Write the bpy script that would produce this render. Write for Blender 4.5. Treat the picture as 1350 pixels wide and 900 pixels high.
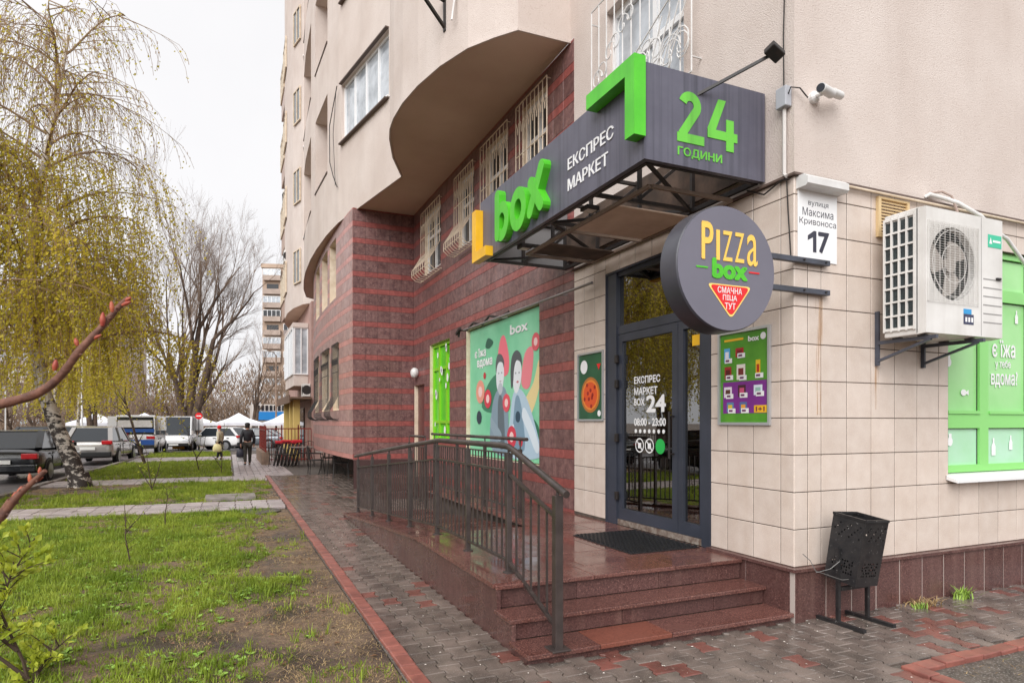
import bpy, bmesh, math, random
from mathutils import Vector, Matrix, Euler, noise
R_ = math.radians
for o in list(bpy.data.objects):
    bpy.data.objects.remove(o, do_unlink=True)
SC = bpy.context.scene
COL = SC.collection
def leafy(m, amt=0.45):
    t = m.node_tree; N = t.nodes; L = t.links; b = N['Principled BSDF']; tr = N.new('ShaderNodeBsdfTranslucent'); mx = N.new('ShaderNodeMixShader')
    mx.inputs[0].default_value = amt; L.new(b.inputs['Base Color'].links[0].from_socket, tr.inputs['Color']); L.new(b.outputs[0], mx.inputs[1]); L.new(tr.outputs[0], mx.inputs[2])
    L.new(mx.outputs[0], N['Material Output'].inputs['Surface']); return m
# ------------------------------------------------------------------ camera
cam_d = bpy.data.cameras.new('camera')
cam = bpy.data.objects.new('camera', cam_d); COL.objects.link(cam)
CAM = Vector((-4.311, -3.958, 1.64))
cam.location = CAM
cam.rotation_euler = (R_(90), 0, R_(-23.806))
cam_d.sensor_width = 36; cam_d.lens = 850 / 1350 * 36; cam_d.shift_y = 106 / 1350
cam_d.dof.use_dof = True; cam_d.dof.focus_distance = 7.5; cam_d.dof.aperture_fstop = 13.0
cam_d.clip_start = 0.05; cam_d.clip_end = 2000
SC.camera = cam
# ------------------------------------------------------------------ world: overcast sky
SUN_EL, SUN_AZ = R_(38), R_(220)      # azimuth measured clockwise from +Y
W = bpy.data.worlds.new('World'); SC.world = W; W.use_nodes = True
nt = W.node_tree; nt.nodes.clear()
sky = nt.nodes.new('ShaderNodeTexSky'); sky.sky_type = 'NISHITA'; sky.sun_disc = False
sky.sun_elevation = SUN_EL; sky.sun_rotation = SUN_AZ; sky.air_density = 1.0; sky.dust_density = 4.0; sky.ozone_density = 1.0
hs = nt.nodes.new('ShaderNodeHueSaturation'); hs.inputs['Saturation'].default_value = 0.06
nt.links.new(sky.outputs[0], hs.inputs['Color'])
mixc = nt.nodes.new('ShaderNodeMix'); mixc.data_type = 'RGBA'; mixc.inputs['Factor'].default_value = 0.80
nt.links.new(hs.outputs[0], mixc.inputs['A']); 
tc = nt.nodes.new('ShaderNodeTexCoord'); nz = nt.nodes.new('ShaderNodeTexNoise')
nz.inputs['Scale'].default_value = 2.2; nz.inputs['Detail'].default_value = 5
nt.links.new(tc.outputs['Generated'], nz.inputs['Vector'])
cr = nt.nodes.new('ShaderNodeValToRGB')
cr.color_ramp.elements[0].position = 0.30; cr.color_ramp.elements[0].color = (7.7, 7.65, 7.85, 1)
cr.color_ramp.elements[1].position = 0.72; cr.color_ramp.elements[1].color = (8.8, 8.7, 8.8, 1)
nt.links.new(nz.outputs['Fac'], cr.inputs[0]); nt.links.new(cr.outputs[0], mixc.inputs['B'])
bg = nt.nodes.new('ShaderNodeBackground'); bg.inputs['Strength'].default_value = 0.0620
nt.links.new(mixc.outputs['Result'], bg.inputs['Color'])
wo = nt.nodes.new('ShaderNodeOutputWorld'); nt.links.new(bg.outputs[0], wo.inputs[0])
# ------------------------------------------------------------------ sun (veiled by cloud)
sd = bpy.data.lights.new('sun', 'SUN'); sd.energy = 1.5; sd.angle = R_(55); sd.color = (1.0, 0.99, 0.985)
sun = bpy.data.objects.new('sun', sd); COL.objects.link(sun)
sdir = Vector((math.sin(SUN_AZ) * math.cos(SUN_EL), math.cos(SUN_AZ) * math.cos(SUN_EL), math.sin(SUN_EL)))
sun.rotation_euler = sdir.to_track_quat('Z', 'Y').to_euler(); sun.location = (-6, -10, 20)
SC.view_settings.view_transform = 'Standard'; SC.view_settings.look = 'None'
SC.view_settings.exposure = 1.12; SC.view_settings.gamma = 1
SC.view_settings.use_curve_mapping = False
SC.render.engine = 'CYCLES'
SC.cycles.use_denoising = True
SC.cycles.max_bounces = 8; SC.cycles.diffuse_bounces = 5; SC.cycles.glossy_bounces = 3
SC.cycles.transparent_max_bounces = 8; SC.cycles.transmission_bounces = 4
SC.cycles.caustics_reflective = False; SC.cycles.caustics_refractive = False

# ------------------------------------------------------------------ helpers
ORG = {}
def tag(o, label=None, cat=None, group=None, kind=None):
    if label: o['label'] = label
    if cat: o['category'] = cat
    if group: o['group'] = group
    if kind: o['kind'] = kind
    return o
def thing(name, label, cat, loc=(0, 0, 0), rz=0, group=None):
    o = bpy.data.objects.new(name, None); COL.objects.link(o)
    o.empty_display_size = 0.1
    o.location = loc; o.rotation_euler = (0, 0, rz)
    ORG[o.name] = Vector(loc)
    return tag(o, label, cat, group)
def root_org(p):
    while p is not None:
        if p.name in ORG: return ORG[p.name]
        p = p.parent
    return Vector((0, 0, 0))
class MB:
    """collects faces, builds one mesh object"""
    def __init__(s): s.v = []; s.f = []; s.m = []
    def add(s, vs, fs, mi=0):
        b = len(s.v); s.v.extend([tuple(q) for q in vs])
        for f in fs: s.f.append([b + i for i in f]); s.m.append(mi)
    def box(s, x0, x1, y0, y1, z0, z1, mi=0):
        x0, x1 = min(x0, x1), max(x0, x1); y0, y1 = min(y0, y1), max(y0, y1); z0, z1 = min(z0, z1), max(z0, z1)
        s.add([(x0,y0,z0),(x1,y0,z0),(x1,y1,z0),(x0,y1,z0),(x0,y0,z1),(x1,y0,z1),(x1,y1,z1),(x0,y1,z1)],
              [(0,3,2,1),(4,5,6,7),(0,1,5,4),(1,2,6,5),(2,3,7,6),(3,0,4,7)], mi)
        return s
    def bbox(s, x0, x1, y0, y1, z0, z1, b=0.01, mi=0):
        """box with chamfered edges"""
        bm = bmesh.new(); bmesh.ops.create_cube(bm, size=1)
        for v in bm.verts:
            v.co = ((x0+x1)/2 + v.co.x*(x1-x0), (y0+y1)/2 + v.co.y*(y1-y0), (z0+z1)/2 + v.co.z*(z1-z0))
        bmesh.ops.bevel(bm, geom=list(bm.edges), offset=b, segments=2, affect='EDGES', profile=0.5)
        s.addbm(bm, mi); return s
    def addbm(s, bm, mi=0, M=None):
        bm.verts.index_update()
        vs = [(M @ v.co if M else v.co.copy()) for v in bm.verts]
        s.add(vs, [[v.index for v in f.verts] for f in bm.faces], mi); bm.free()
    def bar(s, a, b, w, h=None, up=(0, 0, 1), mi=0):
        """rectangular bar from a to b"""
        a, b = Vector(a), Vector(b); h = h or w; d = (b - a).normalized(); up = Vector(up)
        if abs(d.dot(up)) > 0.98: up = Vector((1, 0, 0)) if abs(d.x) < 0.9 else Vector((0, 1, 0))
        sx = d.cross(up).normalized() * w / 2; sz = sx.cross(d).normalized() * h / 2
        vs = [a - sx - sz, a + sx - sz, a + sx + sz, a - sx + sz, b - sx - sz, b + sx - sz, b + sx + sz, b - sx + sz]
        s.add(vs, [(0,1,2,3),(7,6,5,4),(0,4,5,1),(1,5,6,2),(2,6,7,3),(3,7,4,0)], mi); return s
    def tube(s, pts, r, n=8, caps=True, mi=0):
        pts = [Vector(p) for p in pts]; k = len(pts)
        rs = r if isinstance(r, (list, tuple)) else [r] * k
        d0 = (pts[1] - pts[0]).normalized()
        u = d0.orthogonal().normalized(); b = len(s.v); prev = d0
        for i in range(k):
            if i == 0: d = d0
            elif i == k - 1: d = (pts[i] - pts[i-1])
            else: d = (pts[i+1] - pts[i-1])
            d = d.normalized() if d.length > 1e-9 else prev
            u = (u - d * u.dot(d)); u = u.normalized() if u.length > 1e-6 else d.orthogonal().normalized()
            w = d.cross(u); prev = d
            for j in range(n):
                a = 2 * math.pi * j / n
                q = pts[i] + (u * math.cos(a) + w * math.sin(a)) * rs[i]
                s.v.append((q.x, q.y, q.z))
        for i in range(k - 1):
            for j in range(n):
                j2 = (j + 1) % n
                s.f.append([b+i*n+j, b+i*n+j2, b+(i+1)*n+j2, b+(i+1)*n+j]); s.m.append(mi)
        if caps:
            s.f.append([b + j for j in reversed(range(n))]); s.m.append(mi)
            s.f.append([b + (k-1)*n + j for j in range(n)]); s.m.append(mi)
        return s
    def lathe(s, prof, c=(0, 0, 0), ax='Z', n=20, mi=0):
        """prof: list of (r, h) along the axis"""
        b = len(s.v); c = Vector(c)
        for (r, h) in prof:
            for j in range(n):
                a = 2*math.pi*j/n; p, q = r*math.cos(a), r*math.sin(a)
                if ax == 'Z': v = (p, q, h)
                elif ax == 'Y': v = (q, h, p)
                else: v = (h, p, q)
                s.v.append(tuple(c + Vector(v)))
        for i in range(len(prof) - 1):
            for j in range(n):
                j2 = (j+1) % n
                s.f.append([b+i*n+j, b+i*n+j2, b+(i+1)*n+j2, b+(i+1)*n+j]); s.m.append(mi)
        s.f.append([b + j for j in reversed(range(n))]); s.m.append(mi)
        s.f.append([b + (len(prof)-1)*n + j for j in range(n)]); s.m.append(mi)
        return s
    def prism(s, poly, fn, d0, d1, mi=0):
        """poly of (u,v) placed by fn(u,v,d) and extruded from d0 to d1"""
        n = len(poly)
        vs = [fn(u, v, d0) for u, v in poly] + [fn(u, v, d1) for u, v in poly]
        s.add(vs, [list(range(n)), list(range(2*n-1, n-1, -1))] + [(i, i+n, (i+1) % n + n, (i+1) % n) for i in range(n)], mi)
        return s
    def build(s, name, mats, parent=None, world=True, smooth=False, label=None, kind=None, recalc=True):
        me = bpy.data.meshes.new(name)
        org = root_org(parent) if (parent is not None and world) else Vector((0, 0, 0))
        vs = [(x - org.x, y - org.y, z - org.z) for x, y, z in s.v] if org.length > 0 else s.v
        me.from_pydata(vs, [], s.f)
        if not isinstance(mats, (list, tuple)): mats = [mats]
        for m in mats: me.materials.append(m)
        if len(mats) > 1: me.polygons.foreach_set('material_index', s.m)
        if recalc:
            bm = bmesh.new(); bm.from_mesh(me); bmesh.ops.recalc_face_normals(bm, faces=bm.faces); bm.to_mesh(me); bm.free()
        if smooth: 
            me.polygons.foreach_set('use_smooth', [True] * len(me.polygons))
            try: me.set_sharp_from_angle(angle=R_(38))
            except Exception: pass
        me.update()
        o = bpy.data.objects.new(name, me); COL.objects.link(o)
        if parent is not None: o.parent = parent
        tag(o, label=label, kind=kind)
        return o
def inst(name, me, parent, loc, rot=None):
    o = bpy.data.objects.new(name, me); COL.objects.link(o)
    o.parent = parent; o.location = Vector(loc) - root_org(parent)
    if rot: o.rotation_euler = rot
    return o
def dup(root, loc, rz, label, group=None):
    r = root.copy(); COL.objects.link(r); r.location = loc; r.rotation_euler = (0, 0, rz); r['label'] = label
    ORG[r.name] = Vector(loc)
    if group: r['group'] = group
    for ch in list(root.children):
        c = ch.copy(); COL.objects.link(c); c.parent = r
        for g in list(ch.children):
            d = g.copy(); COL.objects.link(d); d.parent = c
    return r
# planes: fX -> facade facing -X at x=X (u = viewer's right = -Y); fY -> wall facing -Y at y=Y (u = +X)
def fX(X): return lambda u, v, d: (X - d, -u, v)
def fY(Y): return lambda u, v, d: (u, Y - d, v)
def rrect(x0, x1, y0, y1, r, n=4):
    out = []
    for cx, cy, a0 in ((x1-r, y1-r, 0), (x0+r, y1-r, 90), (x0+r, y0+r, 180), (x1-r, y0+r, 270)):
        for i in range(n+1):
            a = R_(a0 + 90*i/n); out.append((cx + r*math.cos(a), cy + r*math.sin(a)))
    return out
def circ(cx, cy, r, n=20, ry=None): return [(cx + r*math.cos(2*math.pi*i/n), cy + (ry or r)*math.sin(2*math.pi*i/n)) for i in range(n)]
def glyph_contours(body):
    """closed outlines of the writing in the built-in font"""
    c = bpy.data.curves.new('lettering', 'FONT'); c.body = body; c.resolution_u = 4; c.fill_mode = 'NONE'
    o = bpy.data.objects.new('lettering', c); COL.objects.link(o); bpy.context.view_layer.update()
    me = bpy.data.meshes.new_from_object(o.evaluated_get(bpy.context.evaluated_depsgraph_get()))
    adj = {}
    for e in me.edges:
        a, b = e.vertices; adj.setdefault(a, []).append(b); adj.setdefault(b, []).append(a)
    seen, out = set(), []
    for v in range(len(me.vertices)):
        if v in seen or v not in adj: continue
        loop = [v]; seen.add(v); cur = v
        while True:
            nx = [q for q in adj[cur] if q not in seen]
            if not nx: break
            cur = nx[0]; seen.add(cur); loop.append(cur)
        pts = [Vector(me.vertices[i].co[:2]) for i in loop]; cl = []
        for p in pts:
            if not cl or (p-cl[-1]).length > 1e-4: cl.append(p)
        if len(cl) > 2 and (cl[0]-cl[-1]).length < 1e-4: cl.pop()
        if len(cl) > 2: out.append(cl)
    bpy.data.objects.remove(o, do_unlink=True); bpy.data.curves.remove(c); bpy.data.meshes.remove(me)
    return out
def fill_spans(cs):
    """trapezoids of the non-zero-winding interior of the outlines"""
    E_ = [(c[i-1], c[i]) for c in cs for i in range(len(c)) if abs(c[i-1].y-c[i].y) > 1e-6]
    ys = sorted(set(round(p.y, 5) for c in cs for p in c)); out = []
    yy = [ys[0]]
    for y in ys[1:]:
        if y-yy[-1] > 2e-4:
            n = max(1, int((y-yy[-1])/.06)); a = yy[-1]; yy += [a+(y-a)*(k+1)/n for k in range(n)]
    X = lambda e, y: e[0].x+(e[1].x-e[0].x)*(y-e[0].y)/(e[1].y-e[0].y)
    for y0, y1 in zip(yy, yy[1:]):
        ym = (y0+y1)/2; act = sorted([(X(e, ym), 1 if e[1].y > e[0].y else -1, e) for e in E_ if min(e[0].y, e[1].y) < ym < max(e[0].y, e[1].y)], key=lambda q: q[0]); w = 0
        for k, (x, s_, e) in enumerate(act):
            if w == 0: st_ = e
            w += s_
            if w == 0: out.append([(X(st_, y0), y0), (X(e, y0), y0), (X(e, y1), y1), (X(st_, y1), y1)])
    return out
def text(mb, body, fn, u0, u1, v0, v1, d=0.0, depth=0.0, bold=0.0, mi=0):
    """fits the writing into the rectangle u0..u1, v0..v1 of a plane; bold thickens the strokes"""
    cs = glyph_contours(body); b = max(0.0, bold)
    xs = [p.x for c in cs for p in c]; ys = [p.y for c in cs for p in c]
    x0, x1, y0, y1 = min(xs)-b, max(xs)+b, min(ys)-b, max(ys)+b
    T = lambda x, y, e: fn(u0+(x-x0)/(x1-x0)*(u1-u0), v0+(y-y0)/(y1-y0)*(v1-v0), d+e)
    # one glyph column at a time: outlines that overlap in x belong together
    for q in fill_spans(cs): mb.add([T(x, y, depth) for x, y in q], [(0, 1, 2, 3)], mi)
    k = 0
    for c in cs:
        n = len(c)
        if depth > 0 and b == 0: mb.add([T(p.x, p.y, 0) for p in c]+[T(p.x, p.y, depth) for p in c], [(i, (i+1) % n, (i+1) % n+n, i+n) for i in range(n)], mi)
        if b > 0:
            for i in range(n):
                p, q = c[i], c[(i+1) % n]; t = (q-p).normalized(); m_ = Vector((-t.y, t.x))*b; k += 1
                e = depth+.00006*((k*3) % 11+1)
                lo = 0.0 if depth > 0 else e
                qd = [p-m_, q-m_, q+m_, p+m_]; mb.add([T(v.x, v.y, e) for v in qd], [(0, 1, 2, 3)], mi)
                oc = [(p.x+b*math.cos(a*math.pi/4), p.y+b*math.sin(a*math.pi/4)) for a in range(8)]; mb.add([T(x, y, e+.0007) for x, y in oc], [tuple(range(8))], mi)
                if depth > 0:
                    for (a_, b_) in ((p-m_, q-m_), (p+m_, q+m_)): mb.add([T(a_.x, a_.y, 0), T(b_.x, b_.y, 0), T(b_.x, b_.y, e), T(a_.x, a_.y, e)], [(0, 1, 2, 3)], mi)
def write(parent, name, m, body, fn, u0, u1, v0, v1, d=0.0, depth=0.0, bold=0.0):
    mb = MB(); text(mb, body, fn, u0, u1, v0, v1, d, depth, bold); return mb.build(name, m, parent)
# ------------------------------------------------------------------ materials
def lin(r, g, b):
    f = lambda c: (c/255/12.92 if c/255 <= 0.04045 else ((c/255+0.055)/1.055)**2.4)
    return (f(r), f(g), f(b))
MATS = {}
def mat(name, col, rough=0.6, metal=0.0, col2=None, nscale=3.0, ndetail=6, lo=0.35, hi=0.65, bump=0.0, bscale=60.0, bdist=0.01,
        rough2=None, rscale=1.5, rnd=0.0, spec=0.5, coat=0.0, streak=0.0, streakcol=None, sscale=9, coords='Object', emit=None, es=1.0,
        col3=None, n3scale=40.0, lo3=0.55, hi3=0.7, trans=0.0):
    m = bpy.data.materials.new(name); m.use_nodes = True; MATS[name] = m
    t = m.node_tree; N = t.nodes; L = t.links; b = N['Principled BSDF']
    b.inputs['Roughness'].default_value = rough; b.inputs['Metallic'].default_value = metal
    b.inputs['Specular IOR Level'].default_value = spec
    if coat: b.inputs['Coat Weight'].default_value = coat; b.inputs['Coat Roughness'].default_value = 0.05
    if trans: b.inputs['Transmission Weight'].default_value = trans
    tcn = N.new('ShaderNodeTexCoord')
    if coords == 'World':
        g = N.new('ShaderNodeNewGeometry'); vec = g.outputs['Position']
    else: vec = tcn.outputs[coords]
    def rgb(c):
        n = N.new('ShaderNodeRGB'); n.outputs[0].default_value = (*c, 1); return n.outputs[0]
    def mix(fac, a, bb, bt='MIX'):
        n = N.new('ShaderNodeMix'); n.data_type = 'RGBA'; n.blend_type = bt
        if isinstance(fac, float): n.inputs['Factor'].default_value = fac
        else: L.new(fac, n.inputs['Factor'])
        L.new(a, n.inputs['A']); L.new(bb, n.inputs['B']); return n.outputs['Result']
    def nz(scale, det=5, v=None, rough_=0.55):
        n = N.new('ShaderNodeTexNoise'); n.inputs['Scale'].default_value = scale; n.inputs['Detail'].default_value = det
        n.inputs['Roughness'].default_value = rough_
        L.new(v or vec, n.inputs['Vector']); return n.outputs['Fac']
    def ramp(f, lo_, hi_, a=0.0, bb=1.0):
        n = N.new('ShaderNodeMapRange'); n.inputs['From Min'].default_value = lo_; n.inputs['From Max'].default_value = hi_
        n.inputs['To Min'].default_value = a; n.inputs['To Max'].default_value = bb
        L.new(f, n.inputs['Value']); return n.outputs['Result']
    c = rgb(col)
    if col2: c = mix(ramp(nz(nscale, ndetail), lo, hi), c, rgb(col2))
    if col3: c = mix(ramp(nz(n3scale, 3), lo3, hi3), c, rgb(col3))
    if streak:
        mp = N.new('ShaderNodeMapping'); mp.inputs['Scale'].default_value = (sscale, sscale, 0.35); L.new(vec, mp.inputs['Vector'])
        c = mix(ramp(nz(1.0, 5, mp.outputs[0]), 0.5, 0.75, 0.0, streak), c, rgb(streakcol or tuple(x*0.45 for x in col)))
    if rnd:
        oi = N.new('ShaderNodeObjectInfo'); ge = N.new('ShaderNodeNewGeometry')
        ad = N.new('ShaderNodeMath'); ad.operation = 'ADD'; L.new(oi.outputs['Random'], ad.inputs[0]); L.new(ge.outputs['Random Per Island'], ad.inputs[1])
        fr = N.new('ShaderNodeMath'); fr.operation = 'FRACT'; L.new(ad.outputs[0], fr.inputs[0])
        hsn = N.new('ShaderNodeHueSaturation'); L.new(c, hsn.inputs['Color'])
        L.new(ramp(fr.outputs[0], 0, 1, 1-rnd, 1+rnd), hsn.inputs['Value']); c = hsn.outputs[0]
    L.new(c, b.inputs['Base Color'])
    if rough2 is not None: L.new(ramp(nz(rscale, 4), 0.4, 0.62, rough, rough2), b.inputs['Roughness'])
    if bump:
        bn = N.new('ShaderNodeBump'); bn.inputs['Strength'].default_value = bump; bn.inputs['Distance'].default_value = bdist
        L.new(nz(bscale, 6), bn.inputs['Height']); L.new(bn.outputs[0], b.inputs['Normal'])
    if emit: b.inputs['Emission Color'].default_value = (*emit, 1); b.inputs['Emission Strength'].default_value = es
    return m
M_plaster = mat('plaster', lin(214,202,194), 0.9, col2=lin(202,188,179), nscale=0.9, bump=0.9, bscale=85, bdist=0.010, coords='World', streak=0.18, sscale=2.5, streakcol=lin(166,150,140), col3=lin(184,166,155), n3scale=48, lo3=.56, hi3=.8)
M_soffit = mat('soffit_plaster', lin(214,192,174), 0.9, col2=lin(200,176,158), nscale=0.7, bump=0.4, bscale=60, coords='World')
M_tile = mat('beige_tile', lin(212,198,187), 0.32, col2=lin(202,186,174), nscale=6, rnd=0.055, coords='World', streak=0.10, streakcol=lin(180,150,120), col3=lin(226,212,196), n3scale=120)
M_grout = mat('dark_grout', lin(96,84,76), 0.9, coords='World', col2=lin(60,52,46), nscale=8)
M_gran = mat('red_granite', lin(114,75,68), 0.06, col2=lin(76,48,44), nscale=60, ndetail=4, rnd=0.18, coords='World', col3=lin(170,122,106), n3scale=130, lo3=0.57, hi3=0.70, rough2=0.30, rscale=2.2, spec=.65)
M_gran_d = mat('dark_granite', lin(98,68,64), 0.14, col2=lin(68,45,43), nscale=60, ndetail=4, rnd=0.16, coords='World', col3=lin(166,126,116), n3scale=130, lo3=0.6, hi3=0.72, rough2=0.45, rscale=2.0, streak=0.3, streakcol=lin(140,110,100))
M_gran_o = mat('orange_granite', lin(132,79,64), 0.18, col2=lin(106,61,50), nscale=80, ndetail=3, coords='World', rough2=0.4)
M_brown = mat('brown_tile', lin(124,92,88), 0.30, col2=lin(90,62,62), nscale=9, ndetail=8, rnd=0.14, coords='World', col3=lin(146,112,107), n3scale=24, lo3=0.55, hi3=0.75, rough2=0.48, streak=.3, streakcol=lin(150,122,116))
M_redt = mat('red_tile', lin(152,84,79), 0.33, col2=lin(128,68,64), nscale=12, rnd=0.10, coords='World', rough2=0.45)
M_mort = mat('brown_mortar', lin(70,48,46), 0.9)
M_anth = mat('anthracite_metal', lin(98,97,110), 0.42, col2=lin(90,89,102), nscale=4, streak=0.75, streakcol=lin(62,62,72), coords='World', spec=0.4, sscale=26)
M_frame = mat('slate_frame', lin(62,66,78), 0.35, col2=lin(54,58,68), nscale=3, coords='World')
M_black = mat('black_steel', lin(28,26,26), 0.5, col2=lin(44,36,32), nscale=14)
M_canin = mat('canopy_lining', lin(92,74,62), 0.8, col2=lin(60,48,40), nscale=5, streak=0.5, coords='World')
M_rail = mat('rail_paint', lin(66,57,54), 0.28, col2=lin(50,43,41), nscale=9, coords='World', rough2=0.5, spec=0.6)
M_green = mat('sign_green', lin(88,204,42), 0.38, col2=lin(76,186,38), nscale=2.5, coords='World', streak=.25, streakcol=lin(60,140,36))
M_greend = mat('print_green', lin(92,190,70), 0.5)
M_yel = mat('sign_yellow', lin(244,190,36), 0.4, col2=lin(226,172,36), nscale=3, coords='World')
M_white = mat('white_print', lin(236,236,236), 0.5)
M_wpaint = mat('white_paint', lin(225,224,222), 0.45, col2=lin(208,206,203), nscale=5, coords='World')
M_pvc = mat('white_pvc', lin(232,232,232), 0.35)
M_cream = mat('cream_paint', lin(226,210,188), 0.5, col2=lin(205,185,160), nscale=6, coords='World')
M_dkglass = mat('window_glass', lin(36,38,42), 0.03, spec=0.9)
M_skyglass = mat('clear_window_glass', lin(120,128,136), 0.04, col2=lin(96,102,108), nscale=1.2, spec=1.0, coords='World', metal=0.25)
def glass_mat(name, tint, base):
    m = bpy.data.materials.new(name); m.use_nodes = True; t = m.node_tree; N = t.nodes; L = t.links
    N.remove(N['Principled BSDF']); out = N['Material Output']
    tr = N.new('ShaderNodeBsdfTransparent'); tr.inputs[0].default_value = (*tint, 1)
    gl = N.new('ShaderNodeBsdfGlossy'); gl.inputs['Roughness'].default_value = 0.012; gl.inputs['Color'].default_value = (0.92, 0.92, 0.92, 1)
    fr = N.new('ShaderNodeFresnel'); fr.inputs['IOR'].default_value = 1.75
    mr = N.new('ShaderNodeMapRange'); mr.inputs['To Min'].default_value = base; mr.inputs['To Max'].default_value = 1.0
    L.new(fr.outputs[0], mr.inputs['Value'])
    mx = N.new('ShaderNodeMixShader'); L.new(mr.outputs[0], mx.inputs[0]); L.new(tr.outputs[0], mx.inputs[1]); L.new(gl.outputs[0], mx.inputs[2])
    L.new(mx.outputs[0], out.inputs[0]); return m
M_glass = glass_mat('door_glass', (0.38, 0.38, 0.4), 0.22)
# ================================================================== GROUND
rng = random.Random(7)
CF = Vector((math.sin(R_(23.806)), math.cos(R_(23.806)), 0)); CR = Vector((CF.y, -CF.x, 0))
def project(x, y, z=0):
    d = Vector((x, y, z)) - CAM; f = d.dot(CF)
    if f < 0.1: return None
    return (675 + 850*d.dot(CR)/f, 556 - 850*d.z/f, f)
def in_frame(x, y, z=0, m=60):
    p = project(x, y, z)
    return p is not None and -m < p[0] < 1350+m and -m < p[1] < 900+m
def fbm(x, y, s=1.0, o=0.0): return noise.fractal(Vector((x*s+o, y*s-o, o)), 1.0, 2.0, 4)

def soil_material():
    m = bpy.data.materials.new('wet_soil'); m.use_nodes = True; t = m.node_tree; N = t.nodes; L = t.links; b = N['Principled BSDF']
    g = N.new('ShaderNodeNewGeometry')
    def nz(s, d=6, r=0.6):
        n = N.new('ShaderNodeTexNoise'); n.inputs['Scale'].default_value = s; n.inputs['Detail'].default_value = d; n.inputs['Roughness'].default_value = r
        L.new(g.outputs['Position'], n.inputs['Vector']); return n.outputs['Fac']
    def rp(f, a, c, x=0.0, y=1.0):
        n = N.new('ShaderNodeMapRange'); n.inputs[1].default_value = a; n.inputs[2].default_value = c; n.inputs[3].default_value = x; n.inputs[4].default_value = y
        L.new(f, n.inputs[0]); return n.outputs[0]
    def mx(f, a, c):
        n = N.new('ShaderNodeMix'); n.data_type = 'RGBA'; L.new(f, n.inputs['Factor'])
        for k, q in (('A', a), ('B', c)):
            if isinstance(q, tuple): n.inputs[k].default_value = (*q, 1)
            else: L.new(q, n.inputs[k])
        return n.outputs['Result']
    c = mx(rp(nz(9), 0.35, 0.65), lin(88,70,58), lin(126,104,84))
    c = mx(rp(nz(2.2), 0.52, 0.66), c, lin(140,117,88))             # straw litter
    c = mx(rp(nz(75, 3), 0.56, 0.68), c, lin(168,142,104))
    c = mx(rp(nz(1.1, 5), 0.47, 0.58), c, lin(72,59,53))            # bare mud
    c = mx(rp(nz(35, 4), 0.60, 0.68), c, lin(92,96,46))             # moss
    L.new(c, b.inputs['Base Color'])
    L.new(rp(nz(1.1, 5), 0.47, 0.58, 0.85, 0.2), b.inputs['Roughness'])
    bn = N.new('ShaderNodeBump'); bn.inputs['Strength'].default_value = 0.8; bn.inputs['Distance'].default_value = 0.03
    L.new(nz(28, 8, 0.7), bn.inputs['Height']); L.new(bn.outputs[0], b.inputs['Normal'])
    return m
M_soil = soil_material()
M_asph = mat('asphalt', lin(120,114,114), 0.55, col2=lin(96,91,92), nscale=0.6, coords='World', bump=0.4, bscale=160, bdist=0.004, rough2=0.25, rscale=0.5, col3=lin(140,134,132), n3scale=90)
M_joint = mat('paver_joint', lin(98,88,80), 0.75, col2=lin(66,58,52), nscale=12, coords='World', col3=lin(150,144,138), n3scale=70)
M_pav = mat('grey_paver', lin(122,109,101), 0.22, col2=lin(86,77,71), nscale=4, rnd=0.16, coords='World', bump=0.3, bscale=180, bdist=0.002, rough2=0.07, rscale=1.1, col3=lin(158,149,143), n3scale=110, lo3=0.6, hi3=0.75)
M_pavr = mat('red_paver', lin(130,80,71), 0.3, col2=lin(102,65,58), nscale=6, rnd=0.14, coords='World', bump=0.5, bscale=180, bdist=0.003, rough2=0.22, rscale=1.3, col3=lin(120,92,82), n3scale=30, lo3=0.55)
M_kerbr = mat('red_kerb', lin(154,94,82), 0.45, col2=lin(124,76,68), nscale=7, rnd=0.12, coords='World', bump=0.4, bscale=120, bdist=0.003, rough2=0.3)
M_slab = mat('pale_slab', lin(178,166,164), 0.5, col2=lin(150,138,136), nscale=3, rnd=0.09, coords='World', bump=0.3, bscale=120, bdist=0.003, rough2=0.25)
M_kerbg = mat('grey_kerb', lin(150,142,136), 0.7, col2=lin(120,112,106), nscale=4, rnd=0.08, coords='World', bump=0.3, bscale=90)

gb = MB(); gb.add([(x, y, z) for y, z in ((-300,-.10),(36,-.10),(66,-.55),(900,-.55)) for x in (-500, 500)], [(0,1,3,2),(2,3,5,4),(4,5,7,6)])
tag(gb.build('ground', M_soil), kind='structure')
def road_x(y): return -8.9 + 0.046*(y - 13.6)
rb = MB(); ys = [-30, 0, 13, 20, 30, 36, 66, 90]
def rdz(y): return -.075 if y <= 36 else max(-.525, -.075-.015*(y-36))
for a, b in zip(ys, ys[1:]):
    rb.add([(-16.5,a,rdz(a)),(road_x(a),a,rdz(a)),(road_x(b),b,rdz(b)),(-16.5,b,rdz(b))], [(0,1,2,3)])
for a, b in ((39, 48),):
    rb.add([(-16,a,rdz(a)+.004),(9,a,rdz(a)+.004),(9,b,rdz(b)+.004),(-16,b,rdz(b)+.004)], [(0,1,2,3)])
tag(rb.build('road', M_asph), kind='structure')
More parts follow.
